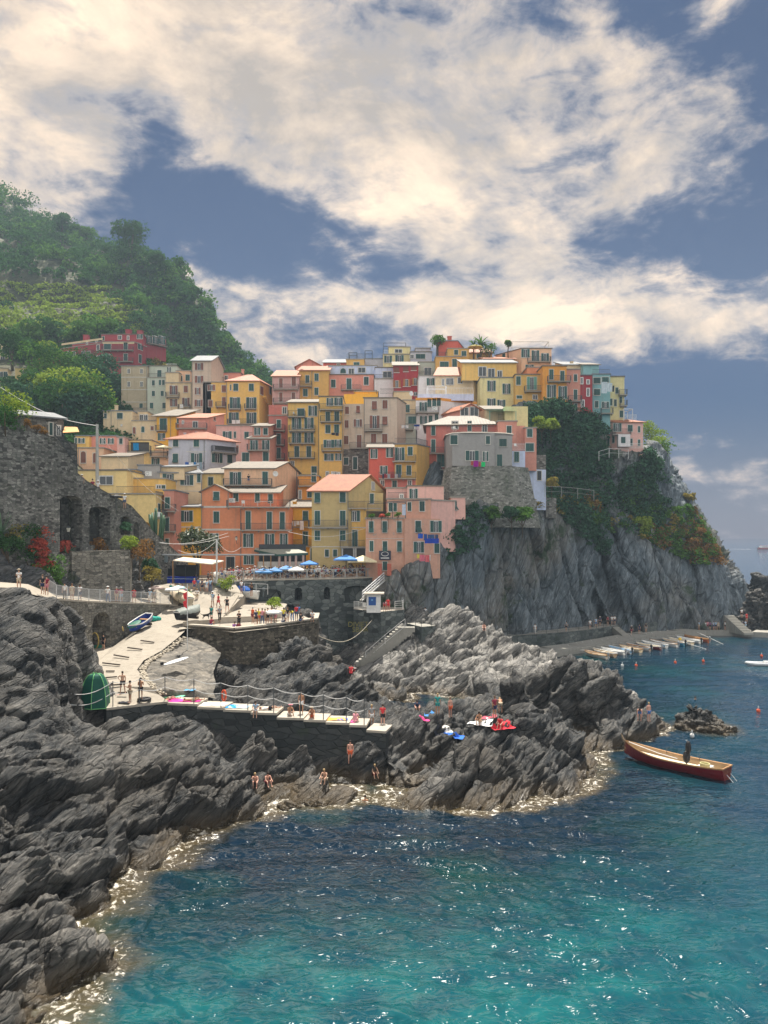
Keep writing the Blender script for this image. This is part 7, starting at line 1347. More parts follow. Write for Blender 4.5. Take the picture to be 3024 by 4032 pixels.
# ---------------------------------------------------------------- boats
def hull(root,L,B,Hh,cout,cin,cgun,sheer=.35,transom=.55,cdeck=None,stripe=None,n=15):
    """open boat: x forward (bow +), shell, inner lining, gunwale; keel at z=0"""
    st=[]
    for i in range(n):
        t=i/(n-1)*2-1; bw=B/2*(1-max(0,t)**2.4)*(1-(1-transom)*max(0,-t)**2.5)+.015; sh_=Hh+sheer*(max(0,t)**2)+sheer*.3*max(0,-t)**2; kl=.0+Hh*.55*max(0,t)**4
        st.append((t*L/2+(.10*L*max(0,t)**6)*0,bw,sh_,kl))
    def sec(x,b,s,k,f,inn=0):
        pts=[]
        for j in range(9):
            a=-1+j/4; y=b*(abs(a)**.62)*(1 if a>0 else -1)*f; z=k+(s-k)*(abs(a)**1.7)
            if inn: z=max(z,k+.22 if s-k>.3 else z)
            pts.append(Vector((x,y,z)))
        return pts
    m=MB(); g=[sec(x,b,s,k,1) for x,b,s,k in st]
    for i in range(n-1):
        for j in range(8): m.face([g[i][j],g[i+1][j],g[i+1][j+1],g[i][j+1]],m=1 if (stripe and j in(0,7)) else 0)
    m.face(g[0]); sm=m.build('hull',[cout]+([stripe] if stripe else []),root)
    m=MB(); g2=[sec(x,b,s-.02,k,.88,1) for x,b,s,k in st]
    for i in range(n-1):
        for j in range(8): m.face([g2[i][j+1],g2[i+1][j+1],g2[i+1][j],g2[i][j]])
    m.face(g2[0][::-1]); m.build('lining',cin,root)
    m=MB()
    for i in range(n-1):
        for j in (0,8):
            a,b=g[i][j],g[i+1][j]; c,d=g2[i+1][j],g2[i][j]; up=Vector((0,0,.05)); m.face([a+up,b+up,c+up,d+up]); m.face([a-up,b-up,b+up,a+up]); m.face([d-up,d+up,c+up,c-up])
    m.obox((-L/2-.04,-st[0][1],st[0][2]-.05),(.1,0,0),(0,st[0][1]*2,0),(0,0,.1)); m.build('gunwale',cgun,root)
    return st
def thwarts(root,L,B,Hh,mat,xs=(-.25,.1,.3)):
    for x in xs: m=MB(); w=B*.42*(1-max(0,x*2)**2.2); m.box(x*L-.12,x*L+.12,-w,w,Hh*.72,Hh*.72+.04); m.build('thwart',mat,root)
def outboard(root,L,Hh,cowl):
    m=MB(); m.ell((-L/2-.18,0,Hh+.35),(.22,.17,.28),8,5); m.box(-L/2-.27,-L/2-.12,-.06,.06,Hh-.6,Hh+.15); m.build('outboard_engine',cowl,root)
WOOD=M('varnished_wood',(.36,.20,.09),rough=.4); DKB=M('boat_dark_red',(.17,.006,.012),rough=.3,spec=.5,var=.08); CRM=M('boat_cream',(.62,.55,.42),rough=.5); BW=M('boat_white',(.70,.70,.68),rough=.35); BLK=M('black_rubber',(.02,.02,.022),rough=.5); BLU=M('boat_blue',(.02,.055,.26),rough=.35); TAN=M('canvas_tan',(.50,.42,.31),rough=.9); ORG=M('buoy_orange',(.75,.12,.05),rough=.4); BTP=M('blue_tarp',(.02,.11,.42),rough=.5); GTP=M('green_net',(.02,.30,.24),rough=.8)
def boat_root(name,label,pc,ph,z,group=None,sink=.2):
    """pc centre, ph point toward the bow (Vectors)"""
    d=(ph-pc); o=empty(name,(pc.x,pc.y,z-sink),math.atan2(d.y,d.x)); tag(o,label,'boat',group); return o
# red launch
b0=G(2462,2979); b1=G(2859,3071); c=(b0+b1)/2; L=(b1-b0).length*1.02
r=boat_root('launch','dark red wooden launch with cream deck moored alone off the rocks',c,b0,0,sink=.22)
hull(r,L,2.35,1.0,DKB,M('boat_inside',(.40,.27,.15),rough=.6),WOOD,sheer=.55,transom=.72,n=25)
m=MB(); m.v=[];
for i in range(14):
    t0,t1=-.42+i*.06,-.42+(i+1)*.06; w=lambda t:.80*(1-max(0,t*2)**2.4)*(1 if t>-.3 else .94); z=lambda t:.62+.42*max(0,t*2)**2
    m.face([(t0*L,-w(t0),z(t0)),(t1*L,-w(t1),z(t1)),(t1*L,w(t1),z(t1)),(t0*L,w(t0),z(t0))])
m.build('deck',CRM,r)
m=MB(); m.tube([(L*.47,0,1.1),(L*.52,0,1.75),(L*.535,0,2.05)],[.12,.10,.06],6); m.build('stem_post',M('weathered_wood',(.20,.15,.10)),r)
m=MB(); m.box(-L*.36,-L*.25,-.45,.45,.62,.95); m.build('engine_box',BW,r)
m=MB(); m.ell((-L*.14,.2,1.35),(.28,.3,.5),9,6); m.tube([(-L*.14,.2,.6),(-L*.15,.25,2.6)],.05,6); m.ell((-L*.16,.25,2.1),(.22,.26,.55),8,5); m.build('covered_steering_post',BLK,r)
m=MB()
for k in range(5): m.tube([(-L*.33+.35*math.cos(a*.628),.55+.3*math.sin(a*.628),1.0+k*.07) for a in range(11)],.035,4,cap=False)
m.build('rope_coil',M('yellow_rope',(.62,.58,.30)),r)
for (x,h) in ((-.10,.5),(.12,.45)): m=MB(); m.ell((x*L,-1.22,.62),(.13,.13,.28),8,6); m.build('fender',BLK,r)
m=MB(); m.box(-.07*L-.14,-.07*L+.14,-1.24,-1.12,.30,.86); m.build('fender',BW,r)
for sx_,a,b in ((1,-.25,.35),):
    m=MB(); 
    for t0 in (-.20,-.05,.12,.28): m.tube([(t0*L,-.95,.95),(t0*L,-.95,1.35)],.025,5)
    m.build('rail_post',IRON,r)
m=MB(); m.tube([(L*.45,0,1.5),(L*.1,.8,1.35),(-L*.1,1.0,1.3)],.03,4,cap=False); m.build('bow_rope',WHITE,r)
m=MB(); m.box(-L/2-.75,-L/2-.02,-.35,.35,.05,.10); m.tube([(-L/2-.7,-.3,.1),(-L/2-.1,-.3,.7)],.025,5); m.tube([(-L/2-.7,.3,.1),(-L/2-.1,.3,.7)],.025,5); m.build('swim_ladder',GALV,r)
m=MB(); w_=G(2435,2980,0)
# moored row
RB=[('white boat with a tan canvas patch, leftmost of the moored row',BW,TAN,None),('tan wooden boat second in the moored row',M('boat_tan',(.50,.36,.22)),TAN,None),('white boat third in the moored row with grey engine',BW,BW,None),('white and pale blue boat fourth in the moored row',BW,M('boat_pale_blue',(.25,.42,.58)),None),('cream boat fifth in the moored row',CRM,CRM,None),('white boat with brown seats, sixth in the moored row',BW,WOOD,None),('dark red boat in the middle of the moored row',DKB,CRM,None),('bright blue edged white boat right of the dark red one',BW,BW,M('boat_azure',(.03,.30,.55))),('white boat ninth in the moored row with black engine',BW,BW,None),
 ('long azure boat with tan deck in the moored row',M('boat_azure2',(.04,.30,.50)),TAN,None),('cream boat carrying a yellow float in the moored row',CRM,CRM,None),('white boat just left of the orange one',BW,BW,None),('orange brown boat, rightmost of the moored row',M('boat_orange',(.55,.14,.04)),WOOD,M('boat_rust',(.42,.05,.03)))]
A=G(*rg(8,648,1012),0); Bq_=G(*rg(8,1232,918),0); qd=(Bq_-A).normalized(); hd_=Vector((-.42,.90,0)).normalized()
for k,(lab,co_,ci,stp) in enumerate(RB):
    c=A.lerp(Bq_,k/12)+Vector((RN.uniform(-.3,.3),RN.uniform(-.5,.5),0)); L=RN.uniform(4.9,5.9); h2=(hd_+Vector((RN.uniform(-.12,.12),0,0)))
    r=boat_root('moored_boat',lab,c,c+h2,0,'small boats moored in a row along the mole',sink=.12); hull(r,L,1.75,.62,co_,ci,BW if k%4 else WOOD,sheer=.22,stripe=stp); thwarts(r,L,1.75,.62,BW if k%3 else WOOD)
    if k%3!=1: outboard(r,L,.62,BLK if k%2 else M('engine_grey',(.30,.32,.34)))
    m=MB(); m.tube([(L/2,0,.8),(L/2+2.5,.2,.55),(L/2+4.0,.2,1.2)],.025,4,cap=False); m.build('mooring_rope',WHITE,r)
    if 'yellow' in lab: m=MB(); m.ell((0,.1,.85),(.3,.3,.25),8,5); m.build('float',M('float_yellow',(.75,.50,.05)),r)
c=G(*rg(8,1625,1066),0); r=boat_root('dinghy','grey inflatable dinghy with an engine cut by the right edge',c,c+Vector((-1,.15,0)),0,sink=.05); m=MB(); GR=M('dinghy_grey',(.50,.52,.54),rough=.5)
m.tube([(-2.0,.62,.35),(1.0,.62,.35),(1.9,.3,.42),(2.1,0,.45),(1.9,-.3,.42),(1.0,-.62,.35),(-2.0,-.62,.35)],.24,8); m.build('tube',GR,r,smooth=True); m=MB(); m.box(-1.8,1.4,-.45,.45,.15,.3); m.build('floor',M('dinghy_floor',(.35,.36,.36)),r); m=MB(); m.box(-.9,-.2,-.3,.3,.3,.75); m.build('seat',BW,r); outboard(r,4.2,.5,M('cowl_red',(.45,.05,.05)))
c=P(3035,2166,1200); r=empty('ferry',(c.x,c.y,0),0); tag(r,'distant red and white passenger boat at the right edge of the sea','ferry'); hull(r,42,8,3.2,M('ferry_red',(.45,.05,.06)),BW,BW,sheer=1.0); m=MB(); m.box(-17,12,-3,3,3.0,5.6); m.build('cabin',BW,r); m=MB(); m.box(-15,6,-3,3,5.61,6.0); m.build('upper_deck',M('ferry_pink',(.55,.20,.20)),r); m=MB(); m.box(-15,8,-3.05,-3.0,3.9,4.8); m.build('window_band',GLASS,r); r.rotation_euler[2]=math.pi
r.rotation_euler[2]=0
m=MB(); a=G(2955,2162.5,.0); b=G(3010,2164,0); m.face([(a.x,a.y-8,.05),(b.x,b.y-16,.05),(b.x,b.y+16,.05),(a.x,a.y+8,.05)]); m.face([(a.x-60,a.y,.06),(a.x,a.y-5,.06),(a.x,a.y+5,.06)]); tag(m.build('wake',M('foam_white',(.75,.76,.76))),kind='stuff')
for (R,x,y,lab,mt) in [(8,812,1068,'white buoy in the harbour under the moored boats',BW),(8,893,1068,'orange buoy right of the white one',ORG),(8,1120,1050,'orange buoy in mid harbour',ORG),(8,1283,1042,'orange buoy below the orange brown boat',ORG),(8,1622,1012,'pale red buoy above the grey dinghy',ORG),(14,1603,300,'red and white buoy near the right edge beyond the black rock',ORG),(14,1218,445,'white buoy on a stick behind the red launch',BW)]:
    g_=G(*rg(R,x,y),0); o=empty('buoy',g_); tag(o,lab,'buoy'); m=MB(); m.ell((0,0,.12),(.21,.21,.23),10,7); m.build('float',mt,o,smooth=True); m=MB(); m.tube([(0,0,.4),(0,0,.62)],[.07,.05],6); m.build('top_ring',BW,o)
# boats ashore
def shore_boat(lab,R,a,b,z0,z1,B,Hh,co_,ci,cover=None,stripe=None,name='rowing_boat',**k):
    p=G(*rg(R,*a),z0); q=G(*rg(R,*b),z1); c=(p+q)/2; d=p-q; L=d.length; r=empty(name,(c.x,c.y,(z0+z1)/2+.38)); r.rotation_euler=d.normalized().to_track_quat('X','Z').to_euler(); tag(r,lab,'boat'); hull(r,L,B,Hh,co_,ci,k.get('gun',BW),sheer=.3,stripe=stripe)
    if cover:
        m=MB(); n=12
        for i in range(n):
            t0,t1=-.5+i/n,-.5+(i+1)/n
            def rg_(t): 
                w=B*.56*(1-max(0,t*2)**2.4)*(1-.4*max(0,-t*2)**2.5); s_=Hh+.3*max(0,t*2)**2+.04
                return [Vector((t*L,w*math.cos(math.pi*j/6),s_-.18*(abs(math.cos(math.pi*j/6))>.9)+.42*math.sin(math.pi*j/6)*(1-abs(t*2)**3*.6)+.05*math.sin(t*40+j))) for j in range(7)]
            A_,B_=rg_(t0),rg_(t1)
            for j in range(6): m.face([A_[j],A_[j+1],B_[j+1],B_[j]])
        m.build('cover',cover,r,smooth=True)
    else: thwarts(r,L,B,Hh,k.get('th',WOOD))
    for s in (-.25,.2): m=MB(); m.box(s*L-.12,s*L+.12,-B*.4,B*.4,-.14,.10); m.build('chock',M('tarred_wood'),r)
    return r
r=shore_boat('blue rowing boat with white rim resting on the ramp',5,(948,1222),(1095,1118),7.75,8.9,1.75,.72,BLU,BLU,name='rowing_boat'); m=MB(); m.ell((.8,0,.75),(.95,.6,.18),10,5); m.build('fishing_net',M('net_green',(.03,.13,.09)),r)
m=MB(); m.ell((1.9,-.55,.75),(.12,.06,.3),8,5); m.build('fender',M('fender_tan',(.48,.36,.15)),r)
shore_boat('cream boat under a buttoned canvas cover at the head of the ramp',5,(1250,945),(1375,1018),10.3,9.6,2.0,.95,CRM,CRM,cover=TAN)
shore_boat('boat under a black and grey tarpaulin by the terrace corner',5,(1455,1085),(1285,1118),9.2,9.0,1.7,.75,BLK,BLK,cover=M('grey_tarp',(.20,.22,.20)))
r=shore_boat('white motorboat with a bright blue tarpaulin on the quay',6,(372,1055),(655,1082),10.0,9.6,2.1,.95,BW,BW,name='motorboat'); m=MB(); m.ell((.3,0,1.15),(1.6,.85,.55),8,4); m.build('tarpaulin',BTP,r); outboard(r,5.6,1.0,M('engine_dark_grey',(.08,.10,.11)))
shore_boat('small boat with a pale blue cover beside the blue bar',5,(1150,850),(1245,862),11.4,11.4,1.6,.7,BW,BW,cover=M('azure_tarp',(.10,.28,.50)))
shore_boat('white and green rowing boat behind the quay bush',5,(1555,868),(1640,888),11.4,11.2,1.6,.7,M('boat_sage',(.30,.45,.40)),BW)
shore_boat('white upturned looking boat with a tan cover near the grey post',6,(300,930),(385,940),11.9,11.9,1.6,.7,BW,BW,cover=M('pale_cover',(.50,.50,.46)))
shore_boat('small red canoe afloat behind the brown boulder',13,(425,510),(525,540),.3,.3,.9,.4,M('canoe_red',(.55,.05,.04)),M('canoe_red',(.55,.05,.04)),name='canoe')
p=G(*rg(11,1330,892),6.75); q=G(*rg(11,1540,822),7.2); m=MB(); c=(p+q)/2
o=empty('paddle_board',c+Vector((0,0,.22))); o.rotation_euler=(q-p).normalized().to_track_quat('X','Z').to_euler(); tag(o,'white paddle board lying upturned on the tilted rock slope','paddle board'); m.ell((0,0,0),((q-p).length/2,.42,.12),16,8); m.build('board',BW,o,smooth=True); m=MB(); m.box(-1.5,-1.2,-.02,.02,.05,.3); m.build('fin',BLK,o)
# pop-up tent
tp=G(*rg(11,780,1200),5.2)-Vector((0,0,.1)); o=empty('pop_up_tent',tp); tag(o,'green pop-up changing tent with lime edging on the sea wall','tent'); m=MB(); e=MB(); TG=M('tent_green',(.005,.085,.06),rough=.6); cor=[(-.98,-.5),(0,-.85),(.98,-.5),(.85,.7),(-.85,.7)]
def tent_arc(a,k=9): 
    return [Vector((a[0]*(1-(i/k)**1.8*.80),a[1]*(1-(i/k)**1.8*.80),2.55*math.sin((i/k)*math.pi/2)**.9)) for i in range(k+1)]
arcs=[tent_arc(a) for a in cor]
for i in range(5):
    A_,B_=arcs[i],arcs[(i+1)%5]
    for j in range(9): m.face([A_[j],B_[j],B_[j+1],A_[j+1]])
m.face([a[-1] for a in arcs]); m.build('panels',TG,o)
for a in arcs: e.tube(a,.03,5)
e.tube([arcs[0][-1],arcs[0][-1].lerp(arcs[1][-1],.5)+Vector((0,0,.12)),arcs[1][-1]],.03,5); e.tube([arcs[1][-1],arcs[1][-1].lerp(arcs[2][-1],.5)+Vector((0,0,.12)),arcs[2][-1]],.03,5)
for i in range(5): e.tube([arcs[i][0],arcs[(i+1)%5][0]],.03,5)
e.build('piping',M('lime_piping',(.20,.55,.20)),o)
# towels, mats, bags
def towel(lab,R,x,y,w,d,mat,rz=0,z=None,wall=False,cat='towel',name='towel'):
    px,py=rg(R,x,y)
    if wall: Y=SY(px)+.9; c=Vector(((px-CX)/F*Y,Y,swz(px)+.02))
    elif z is not None: c=G(px,py,z+.03)
    else: c=raycast_ground(px,py)+Vector((0,0,.12))
    m=MB(); n=8
    for i in range(n):
        for j in range(4):
            def v(a,b):
                x_,y_,dz=w*(a/n-.5),d*(b/4-.5),.025*math.sin(a*1.7+b)+.02
                if not wall and z is None:
                    q=BV.ray_cast(Vector((c.x+x_*math.cos(rz)-y_*math.sin(rz),c.y+x_*math.sin(rz)+y_*math.cos(rz),c.z+3)),Vector((0,0,-1)))[0]
                    if q is not None: dz+=max(-.2,min(.22,q.z+.03-c.z))
                return (x_,y_,dz)
            m.face([v(i,j),v(i+1,j),v(i+1,j+1),v(i,j+1)])
    o=m.build(name,mat,loc=c,rz=rz); tag(o,lab,cat); return o
for (lab,R,x,y,w,d,c,kw) in [('long magenta towel on the sea wall below the ramp',12,645,730,2.9,1.0,(.70,.06,.35),dict(wall=1)),('white rumpled towel on the third step of the sea wall',12,835,745,2.6,1.1,(.75,.74,.72),dict(wall=1)),('bright blue towel draped over the fourth step of the sea wall',12,950,750,1.6,1.2,(.02,.25,.62),dict(wall=1)),('pale blue towel beside the bright blue one on the sea wall',12,1030,745,1.6,.9,(.35,.52,.66),dict(wall=1)),('coral towel edge on the ramp end of the sea wall',12,450,728,2.2,.5,(.62,.20,.14),dict(wall=1)),('pink towel among bags beside the green tent',11,960,1155,1.3,.8,(.72,.10,.35),dict(z=5.2)),('dark bag left at the feet of the bathers',11,1015,1172,.9,.5,(.03,.03,.04),dict(z=5.25)),
   ('pale green swim mat at the edge of the ramp',12,550,683,2.6,.9,(.20,.55,.38),dict(z=4.95)),('blue striped towel on the ledge behind the sea wall',12,680,640,1.2,.8,(.05,.32,.60),dict(z=5.3)),('orange and yellow towel near the lower end of the sea wall',13,370,838,2.0,.9,(.72,.36,.08),dict(wall=1)),('blue towel by the orange one on the sea wall',13,435,828,.8,.7,(.05,.12,.42),dict(wall=1)),('pink seat towel near the end of the sea wall',13,490,855,.7,.8,(.70,.12,.35),dict(wall=1)),
   ('blue and white towel on the flat dark rock',13,1215,958,1.9,1.1,(.04,.16,.62),dict(rz=-.3)),('red towel on the highest part of the dark rock ledge',13,1530,893,1.9,1.1,(.70,.04,.06),dict(rz=.4)),('white towel under the seated bather on the rock',13,1385,868,2.0,1.0,(.75,.75,.75),dict(rz=-.4)),('pink towel behind the man in navy shirt',13,995,843,.9,.6,(.62,.06,.22),{}),('blue towel by the man in navy shirt',13,1030,810,.8,.6,(.06,.22,.52),{}),('pile of dark clothes between the towels on the rock',13,1090,950,.9,.5,(.04,.045,.06),{}),('pale clothes beside the dark pile on the rock',13,1155,920,.9,.7,(.60,.58,.54),{}),('pink and black bags behind the red towel',13,1440,830,1.3,.5,(.45,.10,.14),{})]:
    towel(lab,R,x,y,w,d,M('towel_'+lab.split()[0]+lab.split()[1]+str(int(x)),c,rough=.95),cat='bag' if 'bag' in lab else ('mat' if 'mat' in lab else ('clothes' if 'clothes' in lab else 'towel')),name='bag' if 'bag' in lab else ('swim_mat' if 'mat' in lab else ('clothes_pile' if 'clothes' in lab else 'towel')),**kw)
px=rg(11,1178,0)[0]; g_=G(px,rg(11,0,1160)[1],5.25); o=empty('tyre_float',g_+Vector((0,0,.12))); tag(o,'black rubber ring lying by the bathers','rubber ring'); m=MB(); m.tube([(.42*math.cos(a*math.pi/8),.42*math.sin(a*math.pi/8),0) for a in range(17)],.13,8,cap=False); m.build('ring',BLK,o,smooth=True)
px=rg(12,928,0)[0]; Y=SY(px)+.35; o=empty('life_ring',((px-CX)/F*Y,Y,swz(px)+1.0)); tag(o,'orange life ring hanging on the rope railing','life ring'); m=MB(); m.tube([(.10*math.sin(a*math.pi/8),.05,.36*math.cos(a*math.pi/8)) if 0 else (.34*math.sin(a*math.pi/8)*.45,0,.40*math.cos(a*math.pi/8)) for a in range(17)],.085,7,cap=False); m.build('ring',ORG,o,smooth=True)
# ---------------------------------------------------------------- canopies, kiosk, poles
def slope_canopy(name,lab,pts,mat,thick=.12,cat='awning',posts=(),pm=None):
    o=empty(name,pts[0]); tag(o,lab,cat); q=[Vector(p)-Vector(pts[0]) for p in pts]; m=MB(); up=Vector((0,0,thick)); m.face([v+up for v in q]); m.face(q[::-1])
    for i in range(len(q)): a,b=q[i],q[(i+1)%len(q)]; m.face([a,b,b+up,a+up])
    m.build('canopy',mat,o)
    for (x,y,z0,z1) in posts: m=MB(); b=Vector((x,y,0))-Vector((pts[0][0],pts[0][1],pts[0][2])); m.bar((b.x,b.y,z0-pts[0][2]),(b.x,b.y,z1-pts[0][2]),.12); m.build('post',pm or WOOD,o)
    return o
def cor_(R,l,Y): return [P(*rg(R,x,y),Y+d) for x,y,d in l]
q=cor_(5,[(1255,662,-1.5),(1540,690,-2.5),(1625,665,1),(1330,640,3)],98); slope_canopy('bar_awning','wide pale sloping awning over the blue harbour bar',q,M('awning_cream',(.66,.58,.47)),posts=[(q[0].x,q[0].y,12.2,q[0].z),(q[1].x,q[1].y,12.2,q[1].z),(q[2].x,q[2].y,12.2,q[2].z)])
bar=empty('harbour_bar',P(*rg(5,1300,838),99)); tag(bar,'dark open bar wrapped below in bright blue cloth at the ramp head','bar')
def bp(name,x0,x1,y0,y1,Y,dep,mat):
    a=P(*rg(5,x0,y1),Y); b=P(*rg(5,x1,y0),Y); m=MB(); m.box(a.x-bar.location.x,b.x-bar.location.x,Y-bar.location.y,Y+dep-bar.location.y,a.z-bar.location.z,b.z-bar.location.z); return m.build(name,mat,bar)
bp('back_wall',1165,1440,690,780,101,.3,M('bar_dark',(.015,.017,.02))); bp('counter',1190,1430,775,842,98.6,.5,M('bright_blue_cloth',(.005,.035,.40),rough=.6)); bp('glass_front',1180,1420,715,768,98.8,.05,GLASS)
for x in (1180,1262,1345,1425): bp('mullion',x,x+5,700,842,98.55,.08,IRON)
m=MB(); a=P(*rg(5,1200,790),98.5)-bar.location; b=P(*rg(5,1425,795),98.5)-bar.location; m.tube([a.lerp(b,k/12)+Vector((0,-.03,.06*abs(math.sin(k*1.5)))) for k in range(13)],.04,5); m.build('light_trim',M('trim_blue_white',(.45,.60,.75)),bar)
bp('side_panel',1115,1215,615,672,97.8,.3,M('galv_panel',(.16,.20,.22)))
# steel beam on poles across the harbour
pl=empty('power_pole',P(*rg(6,318,900),97)); tag(pl,'grey steel pole carrying a long horizontal pipe before the salmon house','pole'); a=P(*rg(6,318,570),97)-pl.location; m=MB(); m.tube([(0,0,-.5),(0,0,a.z)],.12,8); m.build('post',GALV,pl)
m=MB(); a=P(*rg(5,1115,620),97.2)-pl.location; b=P(*rg(6,790,690),97.2)-pl.location; a.z=b.z=(a.z+b.z)/2; m.tube([a,b],.10,7); m.build('beam',M('grey_pipe',(.24,.26,.28)),pl)
cp_=empty('utility_pole',P(*rg(1,705,1215),86)); tag(cp_,'tall pale concrete utility pole standing behind the great stone wall','pole'); a=P(*rg(1,705,775),86)-cp_.location; m=MB(); m.tube([(0,0,-2),(0,0,a.z)],[.21,.15],9); m.build('post',M('pole_concrete',(.46,.45,.42)),cp_); m=MB(); m.bar((-.5,0,a.z-.5),(.2,0,a.z-.5),.08); m.build('crossarm',IRON,cp_)
def cable(lab,a,b,sag,r=.02,mat=WHITE):
    m=MB(); m.tube([a.lerp(b,k/14)-Vector((0,0,sag*math.sin(math.pi*k/14))) for k in range(15)],r,4,cap=False); tag(m.build('cable',mat),lab,'cable')
cable('pale cable sagging from the upper left down to the utility pole',P(*rg(1,0,505),76),P(*rg(1,705,785),86),.8,.03)
cable('thin cable from the utility pole to the salmon house',P(*rg(1,715,840),86),P(*rg(5,1300,300),104),1.0,.018)
for k,(a,b,lab) in enumerate([((5,980,485),(6,420,540),'upper of the pale wires over the magnolia'),((5,980,500),(6,410,515),'second pale wire over the magnolia'),((6,0,655),(6,318,578),'wire reaching the steel pole from the left'),((6,318,578),(6,520,630),'wire from the steel pole to the salmon corner'),((6,900,505),(7,500,475),'wire strung across the olive house front')]):
    cable(lab,P(*rg(*a),96 if k!=4 else 110),P(*rg(*b),98 if k!=4 else 110.5),1.0,.02)
cable('mooring line drooping from the terrace corner to the kiosk platform',P(*rg(13,268,268),84),P(*rg(13,638,158),97),1.6,.035,M('rope_tan',(.42,.38,.30)))
cable('long mooring line running from the mole into the harbour',G(*rg(8,1245,868),1.0),G(*rg(8,1400,940),0),.0,.03); cable('mooring line right of the white boats',G(*rg(8,1190,935),.6),G(*rg(8,1300,968),0),.0,.03)
# restaurant veranda on the salmon house
q=cor_(6,[(815,690,-3.4),(1062,680,-3.0),(905,625,2.0),(640,628,2.0),(628,655,-.6)],112.5); q=[P(*rg(6,x,y),Y) for x,y,Y in [(628,655,112.6),(815,692,109.8),(1064,682,110.2),(905,628,114.2),(640,630,114.2)]]
v=slope_canopy('veranda_roof','green edged sloping roof of the restaurant veranda on the salmon house',q,M('veranda_canvas',(.30,.30,.25)),cat='canopy')
m=MB(); 
for a,b in zip(q[:2],q[1:3]): m.bar(a-q[0]-Vector((0,0,.1)),b-q[0]-Vector((0,0,.1)),.25)
m.build('edge_trim',M('dark_green_trim',(.03,.09,.08)),v)
for x in (648,700,760,830,880,915,965,1025):
    a=P(*rg(6,x,782),110.2)-q[0]; b=P(*rg(6,x,690),110.2)-q[0]; m=MB(); m.tube([(a.x,a.y,a.z-1),(b.x,b.y,b.z)],.16 if x>800 else .07,8); m.build('column',M('pink_column',(.50,.36,.32)) if x>800 else WOOD,v)
m=MB(); a=P(*rg(6,645,800),110.4)-q[0]; b=P(*rg(6,1035,800),110.4)-q[0]; m.box(a.x,b.x,a.y,a.y+.15,a.z-1.2,a.z+.9); m.build('low_wall',M('veranda_wall',(.45,.43,.40)),v)
m=MB(); m.box(a.x,b.x,a.y+2,a.y+2.1,a.z,a.z+3.4); m.build('window_band',GLASS,v)
def parasol(lab,R,x,y,Y,r,mat,h=2.4,sq=True,tilt=0):
    c=P(*rg(R,x,y),Y); o=empty('parasol',(c.x,c.y,c.z-h)); tag(o,lab,'parasol'); m=MB(); n=4 if sq else 8; o0=math.pi/4 if sq else 0
    ring=[Vector((r*math.cos(o0+k*2*math.pi/n),r*math.sin(o0+k*2*math.pi/n),h-.55*r*.5+tilt*math.cos(o0+k*2*math.pi/n))) for k in range(n)]; top=Vector((0,0,h))
    for k in range(n):
        a,b=ring[k],ring[(k+1)%n]; mid=(a+b)/2*.93; mid.z=(a.z+b.z)/2; m.face([top,a,mid]); m.face([top,mid,b]); m.face([a,a-Vector((0,0,.18)),mid-Vector((0,0,.18)),mid]); m.face([mid,mid-Vector((0,0,.18)),b-Vector((0,0,.18)),b])
    m.build('canopy',mat,o); m=MB(); m.tube([(0,0,0),(0,0,h)],.04,6); m.build('pole',IRON,o); return o
PB=M('parasol_blue',(.07,.22,.55),rough=.8); PC=M('parasol_cream',(.68,.58,.38),rough=.8); PW=M('parasol_white',(.74,.74,.72),rough=.8)
for a in [('large blue square parasol on the square',6,1375,690,108,2.4,PB),('large cream square parasol right of the blue one',6,1510,697,108.5,2.9,PC),('small blue parasol between veranda and crowd',6,1075,738,107,1.7,PB),('azure parasol leftmost behind the railing',6,700,800,103.5,1.9,M('parasol_azure',(.02,.16,.40))),('azure parasol behind the railing, second from left',6,790,795,104,1.7,M('parasol_azure',(.02,.16,.40))),('azure parasol third behind the railing',6,885,780,105,1.7,M('parasol_azure',(.02,.16,.40))),('white parasol over the crowd at the railing',6,970,790,104.5,1.5,PW)]: parasol(*a)
for a in [('white hand umbrella held over the terrace group',6,785,1140,79.5,.85,PW),('dark rimmed hand umbrella at the ramp head',5,1132,838,88,.85,M('umb_pink',(.50,.38,.34))),('white hand umbrella at the ramp head',5,1250,850,88,.9,PW),('pale blue hand umbrella behind the white one',5,1295,838,90,.85,M('umb_blue',(.42,.62,.66))),('black umbrella of a walker low on the great wall',5,843,178,86,.75,BLK),('cream garden parasol on the cream terrace of the village',2,450,835,131,1.5,PC),('yellow roof parasol near the summit palms',4,450,95,160,1.6,M('parasol_yellow',(.62,.50,.16)))]: parasol(*a,h=2.0,sq=False)
